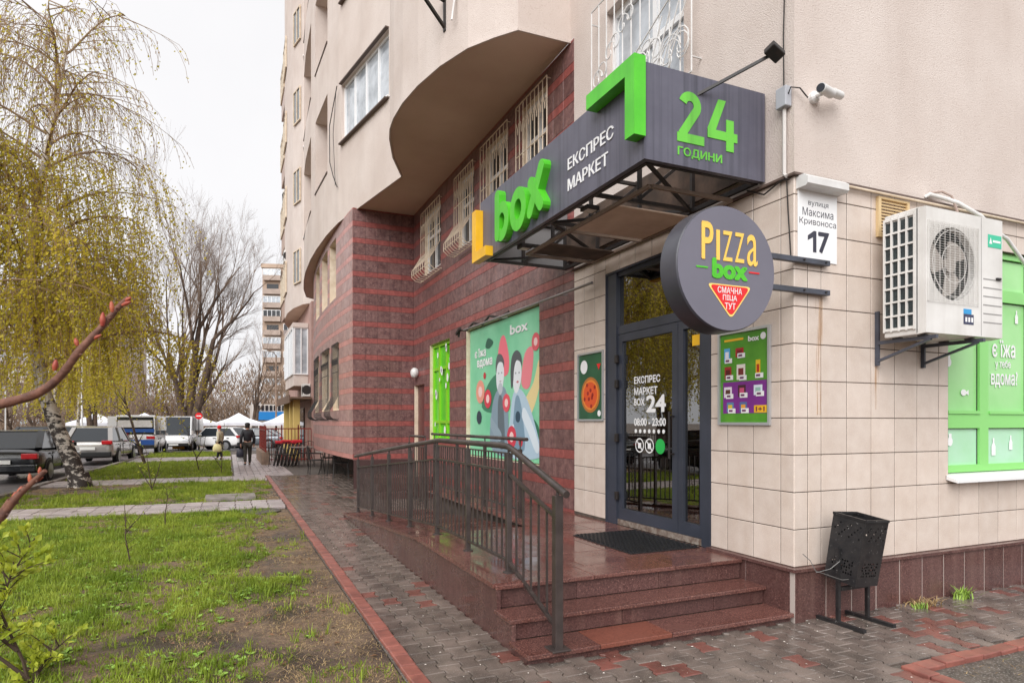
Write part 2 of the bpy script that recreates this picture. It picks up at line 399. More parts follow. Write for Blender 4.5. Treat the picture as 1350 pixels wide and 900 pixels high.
# lawn soil: gently uneven sheet left of the red kerb
def lawn_h(x, y):
    h = 0.022*fbm(x, y, 0.9) + 0.014*fbm(x, y, 3.1, 5.0)
    e = min(1.0, max(0.0, (-3.30 - x)/0.35)); return -0.03 + h*e
M_lawn = M_soil
lm = MB()
def sheet(mb, x0, x1, y0, y1, st, hf, xf=None):
    nx = max(1, int((x1-x0)/st)); ny = max(1, int((y1-y0)/st)); vs = []
    for j in range(ny+1):
        for i in range(nx+1):
            y = y0 + (y1-y0)*j/ny; a = xf(y) if xf else x0; x = a + (x1-a)*i/nx; vs.append((x, y, hf(x, y)))
    mb.add(vs, [(j*(nx+1)+i, j*(nx+1)+i+1, (j+1)*(nx+1)+i+1, (j+1)*(nx+1)+i) for j in range(ny) for i in range(nx)])
sheet(lm, -9.6, -3.27, -6, 36, 0.11, lawn_h, lambda y: road_x(y)+0.13)
tag(lm.build('lawn', M_soil, smooth=True, recalc=False), kind='structure')
# pavement base
pb = MB()
for (x0, x1, y0, y1) in ((-3.27, 14, -8, 17.2), (-4.15, 6, 17.2, 36)):
    pb.add([(x0,y0,-0.016),(x1,y0,-0.016),(x1,y1,-0.016),(x0,y1,-0.016)], [(0,1,2,3)])
pavement = tag(pb.build('pavement', M_joint), kind='structure')
ORG['pavement'] = Vector((0, 0, 0))
# interlocking pavers
L0, PW = 0.2, 0.14
def paver_outline(g=0.0035):
    a, b = 0.0825-g, 0.0575-g; h = L0/2 - g
    right = [(a,-h),(a,-0.0625),(b,-0.0375),(b,0.0375),(a,0.0625),(a,h)]
    return right + [(-x, -y) for x, y in right]
PO = paver_outline()
def paver_geo(cx=0, cy=0, cz=0, tx=0, ty=0):
    n = len(PO); vs = []
    for k, (sc, z) in enumerate(((1.0, -0.03), (1.0, -0.006), (0.93, 0.0))):
        for x, y in PO:
            X, Y = x*sc, y*(1-(1-sc)*0.7); vs.append((cx+X, cy+Y, cz+z+X*tx+Y*ty))
    fs = [tuple(range(2*n, 3*n))]
    for k in range(2):
        fs += [(k*n+i, k*n+(i+1) % n, (k+1)*n+(i+1) % n, (k+1)*n+i) for i in range(n)]
    return vs, fs
def pav_ok(x, y):
    if y < -0.06 and x > -3.16 and x < 5.2:
        return not (x > -0.22 and y < -1.0)
    if -3.16 < x < -2.44 and y < 7.5: return True
    if y >= 7.45 and -3.16 < x < -0.1 and y < 11.9: return True
    if y >= 11.9 and -3.16 < x < 2.5 and y < 17.0: return True
    return False
cand = []
i0 = int(-3.2/PW)
for i in range(i0, 40):
    x = i*PW
    for j in range(-18, 86):
        y = j*L0 + (L0/2 if i % 2 else 0)
        if pav_ok(x, y) and in_frame(x, y, 0, 150):
            p = project(x, y); 
            if p: cand.append((p[2], x, y))
cand.sort()
pm = {}
for nm, m in (('g', M_pav), ('r', M_pavr)):
    q = MB(); q.add(*paver_geo()); me = q.build('paver', m); pm[nm] = me.data; bpy.data.objects.remove(me)
far = {'g': MB(), 'r': MB()}
for k, (d, x, y) in enumerate(cand):
    nr = 0.5 + 0.9*noise.noise(Vector((x*0.5, y*0.4, 3.3)))
    c = 'r' if rng.random() < (0.26*nr if y < 6 else 0.04) else 'g'
    z = rng.uniform(-0.003, 0.002); tx, ty = rng.uniform(-0.02, 0.02), rng.uniform(-0.02, 0.02)
    if k < 300:
        o = inst('paver', pm[c], pavement, (x, y, z), (ty, -tx, rng.uniform(-0.012, 0.012)))
    else: far[c].add(*paver_geo(x, y, z, tx, ty))
for c, m in (('g', M_pav), ('r', M_pavr)):
    if far[c].v: far[c].build('distant_pavers', m, pavement, kind='stuff', recalc=False)
# red edging bricks
kb = MB(); kb.bbox(-0.055, 0.055, -0.0975, 0.0975, -0.12, 0.012, 0.008); _o = kb.build('edging_brick', M_kerbr); kbm = _o.data; bpy.data.objects.remove(_o)
edging = MB().box(-3.262, -3.138, -4, 17.2, -0.13, -0.02).build('red_kerb', M_joint); tag(edging, kind='structure')
for j in range(-8, 86):
    y = j*0.2
    if in_frame(-3.2, y, 0, 200): inst('edging_brick', kbm, edging, (-3.2 + rng.uniform(-.004, .004), y, rng.uniform(-.006, .003)), (rng.uniform(-.015,.015), rng.uniform(-.03,.03), rng.uniform(-.01,.01)))
bed = MB().box(-0.16, 9, -6, -1.06, -0.12, -0.035)
bed = tag(bed.build('bed_ground', M_soil), kind='structure')
for j in range(0, 16):
    inst('edging_brick', kbm, bed, (0.02 + j*0.2, -1.11 - 0.002*j, rng.uniform(-.004,.012)), (rng.uniform(-.02,.02), rng.uniform(-.02,.02), R_(90)+rng.uniform(-.02,.02)))
for j in range(0, 8):
    inst('edging_brick', kbm, bed, (-0.14, -1.16 - j*0.2, rng.uniform(-.004,.006)), (0, rng.uniform(-.02,.02), rng.uniform(-.02,.02)))
# slab paths across the lawn
sb = MB(); sb.bbox(-0.145, 0.145, -0.195, 0.195, -0.05, 0.0, 0.006); _o = sb.build('paving_slab', M_slab); sbm = _o.data; bpy.data.objects.remove(_o)
def slab_path(name, y0, y1, x0, x1, skew, n_rows):
    base = MB(); base.add([(x0,y0+skew,-0.022),(x1,y0,-0.022),(x1,y1,-0.022),(x0,y1+skew,-0.022)], [(0,1,2,3)])
    base = tag(base.build(name, M_joint), kind='structure')
    nx = int((x1-x0)/0.3); rl = (y1-y0)/n_rows
    for i in range(nx):
        x = x1 - 0.15 - i*0.3
        for r in range(n_rows):
            y = y0 + rl*(r+0.5) + skew*(x1-x)/(x1-x0)
            if in_frame(x, y, 0, 40):
                o = inst('paving_slab', sbm, base, (x, y, 0.012 + rng.uniform(-.004,.004)), (rng.uniform(-.008,.008), rng.uniform(-.008,.008), -skew/(x1-x0)))
                o.scale = (1, rl/0.4, 1)
slab_path('garden_path', 9.2, 10.45, -8.9, -3.27, 0.35, 3)
slab_path('garden_path', 15.75, 17.2, -8.7, -3.27, 0.0, 3)
slab_path('garden_path', 26.4, 29.6, -8.2, -4.16, 0.0, 4)
# pale long slabs of the far path
fp = MB(); fp.bbox(-0.09, 0.09, -0.5, 0.5, -0.05, 0.0, 0.006); _o = fp.build('path_slab', M_slab); fpm = _o.data; bpy.data.objects.remove(_o)
for i in range(9):
    for j in range(14):
        inst('path_slab', fpm, pavement, (-4.03 + i*0.19, 17.75 + j*1.02, rng.uniform(0.0, 0.006)), (0, 0, 0))
# road kerb
kk = MB(); kk.bbox(-0.08, 0.08, -0.495, 0.495, -0.2, 0.05, 0.015); _o = kk.build('kerb_stone', M_kerbg); kkm = _o.data; bpy.data.objects.remove(_o)
rk = tag(MB().box(-9.6, -9.5, 5, 5.1, -0.09, -0.08).build('road_kerb', M_kerbg), kind='structure')
bpy.data.objects.remove(rk)
rkb = MB()
for a, b in ((6, 20), (20, 36)):
    rkb.add([(road_x(a)-.06,a,-.09),(road_x(a)+.2,a,-.09),(road_x(b)+.2,b,-.09),(road_x(b)-.06,b,-.09)], [(0,1,2,3)])
rk = tag(rkb.build('road_kerb', M_kerbg), kind='structure')
for j in range(6, 36):
    inst('kerb_stone', kkm, rk, (road_x(j+.5)+0.06, j+0.5, rng.uniform(-.01,.01)), (0, 0, -0.046))

# ------------------------------------------------------------------ grass (nobody could count it)
M_grass = mat('grass', lin(168,182,72), 0.5, col2=lin(120,144,46), nscale=1.6, rnd=0.30, coords='World', spec=0.3)
leafy(M_grass, .45)
M_straw = mat('straw', lin(186,160,116), 0.7, col2=lin(138,112,80), nscale=4, rnd=0.25, coords='World', spec=0.2)
gr, st = MB(), MB()
def blade(mb, x, y, z, h, w, lean, az):
    dx, dy = math.cos(az), math.sin(az); px, py = -dy*w/2, dx*w/2
    t = (x+dx*lean*h, y+dy*lean*h, z+h)
    mx_, my_ = x+dx*lean*h*0.35, y+dy*lean*h*0.35
    b = len(mb.v)
    mb.v += [(x-px, y-py, z-0.01), (x+px, y+py, z-0.01), (mx_+px*.8, my_+py*.8, z+h*0.55), (mx_-px*.8, my_-py*.8, z+h*0.55), t]
    mb.f += [[b, b+1, b+2, b+3], [b+3, b+2, b+4]]; mb.m += [0, 0]
def green_density(x, y):
    d = 0.80 + 0.5*fbm(x, y, 0.6, 1.7) + 0.9*fbm(x, y, 1.7, 9.1) + 0.5*fbm(x, y, 5, 3.1)
    bare = max(0.0, 1.0 - abs(x + 3.3)/ (1.15 + 0.7*fbm(0, y, 0.4, 4)))     # trodden strip along the kerb
    if y < 5 and x < -4.2: d += .14
    if y < 12: d -= 1.15*bare
    else: d -= 0.7*bare
    if (x+7.9)**2 + (y-15.2)**2 < 2.6: d -= 0.9                # round the birch's foot
    if -8.6 < x < -7.0 and 11 < y < 14.5: d -= 0.35
    return d
def on_path(x, y):
    k = 0.35*(-3.27-x)/5.63
    return (9.13+k < y < 10.5+k) or (15.7 < y < 17.25) or (26.3 < y < 29.7)
n = 0
while n < 165000:
    # near lawn is sown denser; far strips get larger, fewer tufts
    r = rng.random()
    if r < 0.66: y = rng.uniform(-1.0, 9.3)
    elif r < 0.86: y = rng.uniform(10.2, 16)
    else: y = rng.uniform(17, 35)
    x = rng.uniform(road_x(y)+0.2, -3.28 if y < 17.2 else -4.2)
    n += 1
    if on_path(x, y) or not in_frame(x, y, 0, 110): continue
    d = green_density(x, y); z = lawn_h(x, y)
    k = 1.0 if y < 9.3 else (1.3 if y < 16 else 1.9)
    if rng.random() < d:
        cl = rng.randint(2, 4); hh = (0.018 + 0.05*max(0, min(1, d))*rng.random()**1.4)*k
        if rng.random() < .025: cl = 9; hh = rng.uniform(.08, .13)*min(k, 1.3)
        for _ in range(cl):
            blade(gr, x+rng.gauss(0, .018), y+rng.gauss(0, .018), z, hh*rng.uniform(.6, 1.25), 0.007*k, rng.uniform(.1, 1.1), rng.uniform(0, 6.28))
    elif rng.random() < 0.26 and fbm(x, y, 1.1, 2.2) > -0.15:
        for _ in range(3): blade(st, x+rng.gauss(0, .03), y+rng.gauss(0, .03), z+0.004, rng.uniform(.004, .012)*k, 0.0035*k, rng.uniform(3, 8), rng.uniform(0, 6.28))
# planting bed litter
for _ in range(700):
    x, y = rng.uniform(0.1, 2.6), rng.uniform(-2.0, -1.2)
    if in_frame(x, y, 0, 10): blade(st if rng.random() < .85 else gr, x, y, -0.03, rng.uniform(.01, .03), 0.006, rng.uniform(1, 4), rng.uniform(0, 6.28))
tag(gr.build('grass', M_grass, recalc=False), 'short patchy green spring grass on the lawn strips', 'grass', kind='stuff')
tag(st.build('dry_grass', M_straw, recalc=False), 'dry straw-coloured grass lying on the trodden soil', 'dry grass', kind='stuff')
# fallen white petals and grit on the pavers
pt = MB(); ptr = random.Random(15)
for _ in range(900):
    x, y = ptr.uniform(-3.1, 2.5), ptr.uniform(-2.6, 7)
    if not pav_ok(x, y): continue
    s_ = ptr.uniform(.003, .010); a = ptr.uniform(0, 6.28); c_, n_ = math.cos(a)*s_, math.sin(a)*s_
    b = len(pt.v); pt.v += [(x-c_, y-n_, .003), (x+n_*.6, y-c_*.6, .006), (x+c_, y+n_, .003), (x-n_*.6, y+c_*.6, .007)]; pt.f.append([b, b+1, b+2, b+3]); pt.m.append(0)
tag(pt.build('fallen_petals', mat('petal', lin(214,206,196), .6, rnd=.2), recalc=False), 'tiny pale petals and grit scattered over the pavers', 'petals', kind='stuff')
# dead leaves left from autumn
dlv = MB(); dlr = random.Random(23)
for _ in range(1100):
    y = dlr.uniform(0, 16); x = dlr.uniform(-8, -3.3)
    if on_path(x, y) or not in_frame(x, y, 0, 5): continue
    z = lawn_h(x, y)+.008; s_ = dlr.uniform(.012, .03); a = dlr.uniform(0, 6.28); c_, n_ = math.cos(a)*s_, math.sin(a)*s_
    b = len(dlv.v); dlv.v += [(x-c_, y-n_, z), (x+n_*.55, y-c_*.55, z+dlr.uniform(.002, .014)), (x+c_, y+n_, z+dlr.uniform(0, .01)), (x-n_*.55, y+c_*.55, z+dlr.uniform(.002, .014))]; dlv.f.append([b, b+1, b+2, b+3]); dlv.m.append(0)
tag(dlv.build('dead_leaves', mat('dead_leaf', lin(132,94,62), .7, col2=lin(92,66,46), nscale=3, rnd=.35, coords='World'), recalc=False), 'small brown dead leaves scattered over the lawn', 'leaves', kind='stuff')
cs_ = MB(); cs_.bbox(-4.75, -3.75, 10.95, 11.75, -.03, .045, .012)
tag(cs_.build('concrete_slab', M_kerbg), 'flat concrete slab lying on the lawn beside the first slab path', 'slab')
mh = MB(); mh.lathe([(.36, -.03), (.36, .004), (.33, .012), (.30, .008), (.30, .004), (.28, .004)], (-3.75, 8.9, -.01), 'Z', 28)
tag(mh.build('manhole_cover', mat('cast_iron', lin(96,88,82), .5, col2=lin(70,62,58), nscale=12), smooth=True), 'round manhole cover in the mud at the path corner', 'manhole cover')
# broad-leaved weeds
lf = MB()
for _ in range(5200):
    y = rng.uniform(0.2, 9.0); x = rng.uniform(-8, -3.6)
    if on_path(x, y) or not in_frame(x, y, 0, 10): continue
    d = green_density(x, y) + 0.35*fbm(x, y, 1.8, 6.0)
    if rng.random() > d - 0.15: continue
    z = lawn_h(x, y); az0 = rng.uniform(0, 6.28)
    for k in range(rng.randint(3, 6)):
        az = az0 + k*1.25 + rng.uniform(-.2, .2); l = rng.uniform(.02, .05); w = l*.42; e = rng.uniform(.2, .9)
        dx, dy = math.cos(az), math.sin(az)
        b = len(lf.v); lf.v += [(x, y, z), (x+dx*l*.5-dy*w, y+dy*l*.5+dx*w, z+l*e*.6), (x+dx*l, y+dy*l, z+l*e*.75), (x+dx*l*.5+dy*w, y+dy*l*.5-dx*w, z+l*e*.6)]
        lf.f.append([b, b+1, b+2, b+3]); lf.m.append(0)
tag(lf.build('lawn_weeds', mat('weed_leaf', lin(140,168,70), 0.5, col2=lin(110,144,52), nscale=4, rnd=0.25, coords='World'), recalc=False), 'low broad-leaved weeds growing among the grass', 'weeds', kind='stuff')
# ================================================================== APARTMENT BUILDING
BLD = thing('apartment_building', 'tall beige plastered apartment block with bowed bays above a tiled corner shop', 'building', (0, 0, 0))
def cum(path):
    s = [0.0]
    for a, b in zip(path, path[1:]): s.append(s[-1] + math.hypot(b[0]-a[0], b[1]-a[1]))
    return s
def at(path, S, s):
    s = max(0, min(S[-1], s))
    for i in range(len(S)-1):
        if s <= S[i+1] + 1e-9:
            k = (s - S[i])/(S[i+1]-S[i]); a, b = path[i], path[i+1]
            l = S[i+1]-S[i]; t = ((b[0]-a[0])/l, (b[1]-a[1])/l)
            return (a[0]+(b[0]-a[0])*k, a[1]+(b[1]-a[1])*k), t, (t[1], -t[0])
def s_at_y(path, S, y, i0=0):
    for i in range(i0, len(path)-1):
        a, b = path[i], path[i+1]
        if (a[1]-y)*(b[1]-y) <= 0 and a[1] != b[1]: return S[i] + (y-a[1])/(b[1]-a[1])*(S[i+1]-S[i])
    return S[-1]
def wall_strip(mb, path, z0, z1, holes, back=True, mi=0, mi_rev=0):
    """wall along a plan path with real openings: reveals and (optional) back faces"""
    S = cum(path); ss = sorted(set([round(x, 5) for x in S] + [round(x, 5) for h in holes for x in h[:2]]))
    zs = sorted(set([z0, z1] + [round(z, 5) for h in holes for z in h[2:4] if z0 < z < z1]))
    def P(s, z, dep=0.0):
        p, t, n = at(path, S, s); return (p[0]+n[0]*dep, p[1]+n[1]*dep, z)
    def hole(sm, zm):
        for h in holes:
            if h[0] < sm < h[1] and h[2] < zm < h[3]: return h
    for a, b in zip(ss, ss[1:]):
        if b-a < 1e-4: continue
        for c, d in zip(zs, zs[1:]):
            if hole((a+b)/2, (c+d)/2): continue
            mb.add([P(a+1e-6, c), P(b-1e-6, c), P(b-1e-6, d), P(a+1e-6, d)], [(0, 1, 2, 3)], mi)
    for (a, b, c, d, dep) in [h[:5] for h in holes]:
        pts = [a] + [s for s in ss if a < s < b] + [b]
        (pa, ta, na), (pb, tb, nb) = at(path, S, a+1e-6), at(path, S, b-1e-6)
        def Q(s, z, dp):
            p, t, n = at(path, S, min(max(s, a+1e-6), b-1e-6)); return (p[0]+n[0]*dp, p[1]+n[1]*dp, z)
        for p, q in zip(pts, pts[1:]):
            mb.add([Q(p, c, 0), Q(q, c, 0), Q(q, c, dep), Q(p, c, dep)], [(0, 1, 2, 3)], mi_rev)
            mb.add([Q(p, d, 0), Q(q, d, 0), Q(q, d, dep), Q(p, d, dep)], [(0, 1, 2, 3)], mi_rev)
            if back: mb.add([Q(p, c, dep), Q(q, c, dep), Q(q, d, dep), Q(p, d, dep)], [(0, 1, 2, 3)], mi_rev)
        for s in (a, b): mb.add([Q(s, c, 0), Q(s, d, 0), Q(s, d, dep), Q(s, c, dep)], [(0, 1, 2, 3)], mi_rev)
def win(parent, p, t, w, z0, z1, dep, fw=0.06, mull=(), trans=(), mf=None, mg=None, name='window', sill=None, th=0.06):
    """window: frame mesh as the part, pane(s) as sub-parts; p = start corner on wall face, t = direction along wall"""
    n = (t[1], -t[0]); mf = mf or M_pvc; mg = mg or M_dkglass
    def fn(u, v, d): return (p[0]+t[0]*u+n[0]*(dep-d), p[1]+t[1]*u+n[1]*(dep-d), v)
    mb = MB()
    def rect(u0, u1, v0, v1, d0=0.0, d1=th): mb.prism([(u0, v0), (u1, v0), (u1, v1), (u0, v1)], fn, d0, d1)
    rect(0, fw, z0, z1); rect(w-fw, w, z0, z1); rect(fw, w-fw, z0, z0+fw); rect(fw, w-fw, z1-fw, z1)
    us = [0.0] + [m*w for m in mull] + [w]
    for m in mull: rect(m*w-fw*.45, m*w+fw*.45, z0+fw, z1-fw)
    for k in trans:
        zz = z0 + (z1-z0)*k
        for a, b in zip(us, us[1:]): rect(a+fw*.5 if a else fw, b-fw*.5 if b < w else w-fw, zz-fw*.4, zz+fw*.4, 0.004, th-0.004)
    if sill: mb.prism([(-0.05, z0-0.04), (w+0.05, z0-0.04), (w+0.05, z0-0.002), (-0.05, z0-0.002)], fn, 0.0, dep+sill)
    fr = mb.build(name, mf, parent)
    for a, b in zip(us, us[1:]):
        pm_ = MB(); pm_.prism([(a+.01, z0+.01), (b-.01, z0+.01), (b-.01, z1-.01), (a+.01, z1-.01)], fn, 0.012, 0.02)
        pm_.build('pane', mg, fr)
    return fr
def grille(parent, fn, u0, u1, v0, v1, out=0.07, nb=7, belly=0.0, m=None, scroll=True):
    mb = MB(); r = 0.009
    def bar_pts(u):
        if belly:
            pts = [(u, v1, out), (u, v0+0.62, out), (u, v0+0.42, out+belly*.5), (u, v0+0.25, out+belly), (u, v0+0.10, out+belly*1.02), (u, v0+0.02, out+belly*.6), (u, v0, out)]
        else: pts = [(u, v1, out), (u, v0, out)]
        return [fn(*q) for q in pts]
    for i in range(nb+1):
        mb.tube(bar_pts(u0+(u1-u0)*i/nb), r, 5)
    for v in (v0, v1, v0+(v1-v0)*0.62 if belly else v0+(v1-v0)*.5):
        mb.tube([fn(u0, v, out), fn(u1, v, out)], r*1.1, 5)
    if belly: mb.tube([fn(u0, v0+0.14, out+belly*1.02), fn(u1, v0+0.14, out+belly*1.02)], r, 5)
    for u in (u0, u1):
        for v in (v0+0.03, v1-0.03): mb.tube([fn(u, v, out), fn(u, v, 0.0)], r, 5)
    if scroll:
        vm = v0+(v1-v0)*0.72
        for i in range(nb):
            uc = u0+(u1-u0)*(i+.5)/nb; w = (u1-u0)/nb*.42
            for sg in (-1, 1):
                pts = []
                for k in range(11):
                    a = k/10*4.6; rr = w*(1-0.075*k)
                    pts.append(fn(uc+sg*(w-rr*math.cos(a)*0.9)*0.55, vm+rr*math.sin(a)*1.6+0.02*k, out))
                mb.tube(pts, 0.006, 4)
    return mb.build('grille', m or M_cream, parent)
ZO = 6.863
# ---------------- upper floors: plaster skin along the bowed plan
UP = [(9, 0), (0, 0), (0, 3.83), (-.778, 3.85), (-1.0, 4.13), (-1.245, 4.51), (-1.46, 5.1), (-1.61, 5.76), (-1.69, 6.4), (-1.70, 6.99), (-1.665, 7.4),
      (-1.577, 7.81), (-1.33, 8.6), (-.93, 9.5), (-1.66, 13.3), (-1.78, 14.6), (-1.85, 16.2), (-1.87, 17.6), (-1.83, 19.4), (-1.73, 20.9), (-1.57, 22.5), (-1.3, 24.1),
      (-.5, 24.9), (-1.25, 26.0), (-1.55, 27.3), (-1.68, 28.8), (-1.66, 30.6), (-1.52, 32.4), (-1.2, 34.0), (-0.6, 34.9), (-0.6, 36.5), (9, 36.5)]
SUP = cum(UP); FH = 3.62
sy = lambda y, i0=12: s_at_y(UP, SUP, y, i0)
holes = []; W1, LG, W3 = [], [], []
for k in range(6):
    dz = FH*k
    W1.append((sy(10.15), sy(13.05), 8.83+dz, 10.32+dz, 0.14)); 
    LG.append((sy(14.5), sy(16.5), 8.55+dz, 10.75+dz, 1.1)); LG.append((sy(17.5), sy(20.9), 8.35+dz, 10.75+dz, 1.1))
    W3.append((sy(22.9, 19), sy(23.9, 19), 9.0+dz, 10.5+dz, 0.14))
holes = W1 + LG + W3
ub = MB(); wall_strip(ub, UP, ZO, 30, holes)
ub.add([(x, y, 30) for x, y in UP], [list(range(len(UP)))])
wall_up = ub.build('plaster_wall', M_plaster, BLD, recalc=False)
# soffits of the bows
so = MB()
so.add([(x, y, ZO) for x, y in UP[2:14]] + [(0.02, 9.5, ZO)], [list(range(13))])
so.add([(0.02, 9.5, ZO), (-.93, 9.5, ZO)] + [(x, y, ZO) for x, y in UP[14:23]] + [(0.02, 24.9, ZO)], [list(range(12))])
so.add([(0.02, 24.9, ZO)] + [(x, y, ZO) for x, y in UP[22:31]], [list(range(10))])
so.build('soffit', M_soffit, BLD)
lip = MB()          # thin drip edge under the bow
for a, b in zip(UP[2:23], UP[3:23]): lip.bar((a[0], a[1], ZO-.012), (b[0], b[1], ZO-.012), 0.03, 0.03)
lip.build('drip_edge', M_plaster, BLD)
M_curt = mat('pale_curtain_glass', lin(196,202,208), 0.06, col2=lin(150,156,162), nscale=2.5, spec=0.9, coords='World')
for h in W1[:3]:
    p, t, n = at(UP, SUP, h[0]+1e-4)
    win(BLD, p, t, h[1]-h[0], h[2], h[3], 0.13, 0.07, (0.25, .5, 0.75), (), M_pvc, M_curt, sill=0.06)
M_flash = mat('dark_flashing', lin(96,80,72), 0.6)
for h in W1[:3]:
    p, t, n = at(UP, SUP, h[0]+1e-4); L_ = h[1]-h[0]
    a = (p[0]-n[0]*.02, p[1]-n[1]*.02, h[3]+.02); b = (p[0]+t[0]*L_-n[0]*.02, p[1]+t[1]*L_-n[1]*.02, h[3]+.02)
    hd = MB(); hd.bar(a, b, 0.12, 0.03); hd.build('window_flashing', M_flash, BLD); hd = MB(); a2 = (p[0]-n[0]*.03, p[1]-n[1]*.03, h[2]-.05); b2 = (p[0]+t[0]*L_-n[0]*.03, p[1]+t[1]*L_-n[1]*.03, h[2]-.05); hd.bar(a2, b2, .14, .03); hd.build('window_flashing', M_flash, BLD)
for h in W3[:4]:
    p, t, n = at(UP, SUP, h[0]+1e-4); win(BLD, p, t, h[1]-h[0], h[2], h[3], 0.13, 0.07, (0.5,), (), M_pvc, M_curt, sill=0.06)
for h in LG[:8]:
    m_ = MB(); p, t, n = at(UP, SUP, (h[0]+h[1])/2)
    q, t2, n2 = at(UP, SUP, h[0]+1e-4); r2, t3, n3 = at(UP, SUP, h[1]-1e-4)
    m_.bar((q[0]+n2[0]*.05, q[1]+n2[1]*.05, h[2]+.02), (r2[0]+n3[0]*.05, r2[1]+n3[1]*.05, h[2]+.02), .16, .04)
    m_.build('loggia_sill', MATS['dark_flashing'], BLD)
# ---------------- lower plaster of the corner
LOW = [(9, 0), (0, 0), (0, 3.72)]; SL = cum(LOW)
gw = (9+1.42, 9+2.92, 5.22, 6.72, 0.22)
lb = MB(); wall_strip(lb, LOW, 3.70, ZO, [gw])
lb.add([(9,-.0,3.7),(0,0,3.7),(0.06,0.06,3.7),(9,.06,3.7)], [(0,1,2,3)])
lb.build('plaster_wall', M_plaster, BLD, recalc=False)
led = MB(); led.box(-0.035, 9, -0.035, 0.0, 3.685, 3.705); led.box(-0.035, 0.0, 0.0, 3.72, 3.685, 3.705); led.build('flashing', MATS['dark_flashing'], BLD)
w_ = win(BLD, (0, 1.42), (0, 1), 1.5, 5.22, 6.72, 0.16, 0.085, (0.42,), (0.5,), M_pvc, M_curt, sill=0.06)
# ornate grille bulging out in front of that window
gm = MB(); f0 = fX(0)
u0, u1, v0, v1, ou = -3.06, -1.15, 5.10, 6.78, 0.12
for i in range(12):
    u = u0+(u1-u0)*i/11; gm.tube([f0(u, v1, ou), f0(u, v0, ou)], 0.008, 5)
for v in (v0, v1): gm.tube([f0(u0, v, ou), f0(u1, v, ou)], 0.010, 5)
gm.tube([f0(u0+.9, v0+.62, ou+.02), f0(u1, v0+1.05, ou+.02)], 0.009, 5)
for u in (u0, u1):
    for v in (v0+.15, v1-.15): gm.tube([f0(u, v, 0), f0(u, v, ou)], 0.01, 5)
for (uc, vc, sg, sc) in ((u0+.22, v0+.75, 1, .13), (u0+.5, v0+.95, 1, .13), (u0+.78, v0+1.12, 1, .13), (u0+1.0, v0+.42, 1, .16), (u0+1.25, v0+.5, -1, .16), (u1-.25, v0+.3, 1, .2), (u1-.25, v0+.3, -1, .2), (u1-.6, v0+.22, 1, .15)):
    for k2 in (0, 1):
        pts = []
        for k in range(15):
            a = k/14*7.0; rr = sc*(1-k/17)
            pts.append(f0(uc+sg*(rr*math.cos(a)-sc*.5)*(1 if k2 else -1), vc+rr*math.sin(a)*1.05+(0.0 if k2 else .05), ou+.015))
        gm.tube(pts, 0.007, 4)
for k in range(4): gm.tube([f0(u1-.75+.12*k, v0+.12, ou+.02), f0(u1-.45+.14*k, v0+.8, ou+.02)], 0.007, 4)
gm.build('grille', M_wpaint, w_)

# ---------------- beige tiled shop front
TZ = [0.431 + 0.3105*i for i in range(11)] + [3.685]
TX = [0.0, 0.157, 0.313] + [0.313 + 0.3085*i for i in range(1, 12)]
TYR = [0.0, 0.145, 0.46, 0.783, 1.012]; TYL = [2.925, 3.19, 3.455, 3.72]
GWX0, GWX1, GWZ0, GWZ1 = 2.0, 4.9, 1.13, 3.36        # green window
VX0, VX1, VZ0, VZ1 = 0.98, 1.42, 3.29, 3.66          # vent grille opening
tw = MB()
TILEP = [(9, 0.004), (0.004, 0.004), (0.004, 3.72)]
wall_strip(tw, TILEP, 0.2, 3.70, [(9-GWX1, 9-GWX0, GWZ0, GWZ1, 0.12), (8.996+1.012-.004, 8.996+2.925-.004, 0.2, 3.47, 0.22)], back=False)
tiled = tw.build('tiled_wall', M_grout, BLD, recalc=False)
tmesh = {}; tjr = random.Random(61)
def tile_box(parent, name, fn, u0, u1, v0, v1, dep, m, gap=0.0035, bev=0.003, flip=False):
    u0 += gap; u1 -= gap; v0 += gap; v1 -= gap
    w, h = u1-u0, v1-v0
    if w < 0.012 or h < 0.012: return
    key = (name, m.name, round(w, 3), round(h, 3), dep, id(fn))
    key = (name, m.name, round(w, 3), round(h, 3), dep, fn.__name__)
    c = Vector(fn((u0+u1)/2, (v0+v1)/2, 0))
    if key not in tmesh:
        mb = MB(); a, b = w/2, h/2
        def g_(u, v, d): return Vector(fn((u0+u1)/2+u, (v0+v1)/2+v, d)) - c
        ring0 = [(-a, -b), (a, -b), (a, b), (-a, b)]; ring1 = [(-a+bev, -b+bev), (a-bev, -b+bev), (a-bev, b-bev), (-a+bev, b-bev)]
        vs = [g_(u, v, -0.004) for u, v in ring0] + [g_(u, v, dep-bev) for u, v in ring0] + [g_(u, v, dep) for u, v in ring1]
        fs = [(8, 9, 10, 11)] + [(i, (i+1) % 4, (i+1) % 4+4, i+4) for i in range(4)] + [(i+4, (i+1) % 4+4, (i+1) % 4+8, i+8) for i in range(4)]
        mb.add(vs, fs); o = mb.build(name, m); tmesh[key] = o.data; bpy.data.objects.remove(o)
    n_ = Vector(fn(0, 0, 1)) - Vector(fn(0, 0, 0)); inst(name, tmesh[key], parent, c + n_*tjr.uniform(-.0012, .0008))
_f = fY(0.012)
def f_right(u, v, d): return (u, 0.012-d, v)
def f_door(u, v, d): return (0.012-d, -u, v)
trng = random.Random(5)
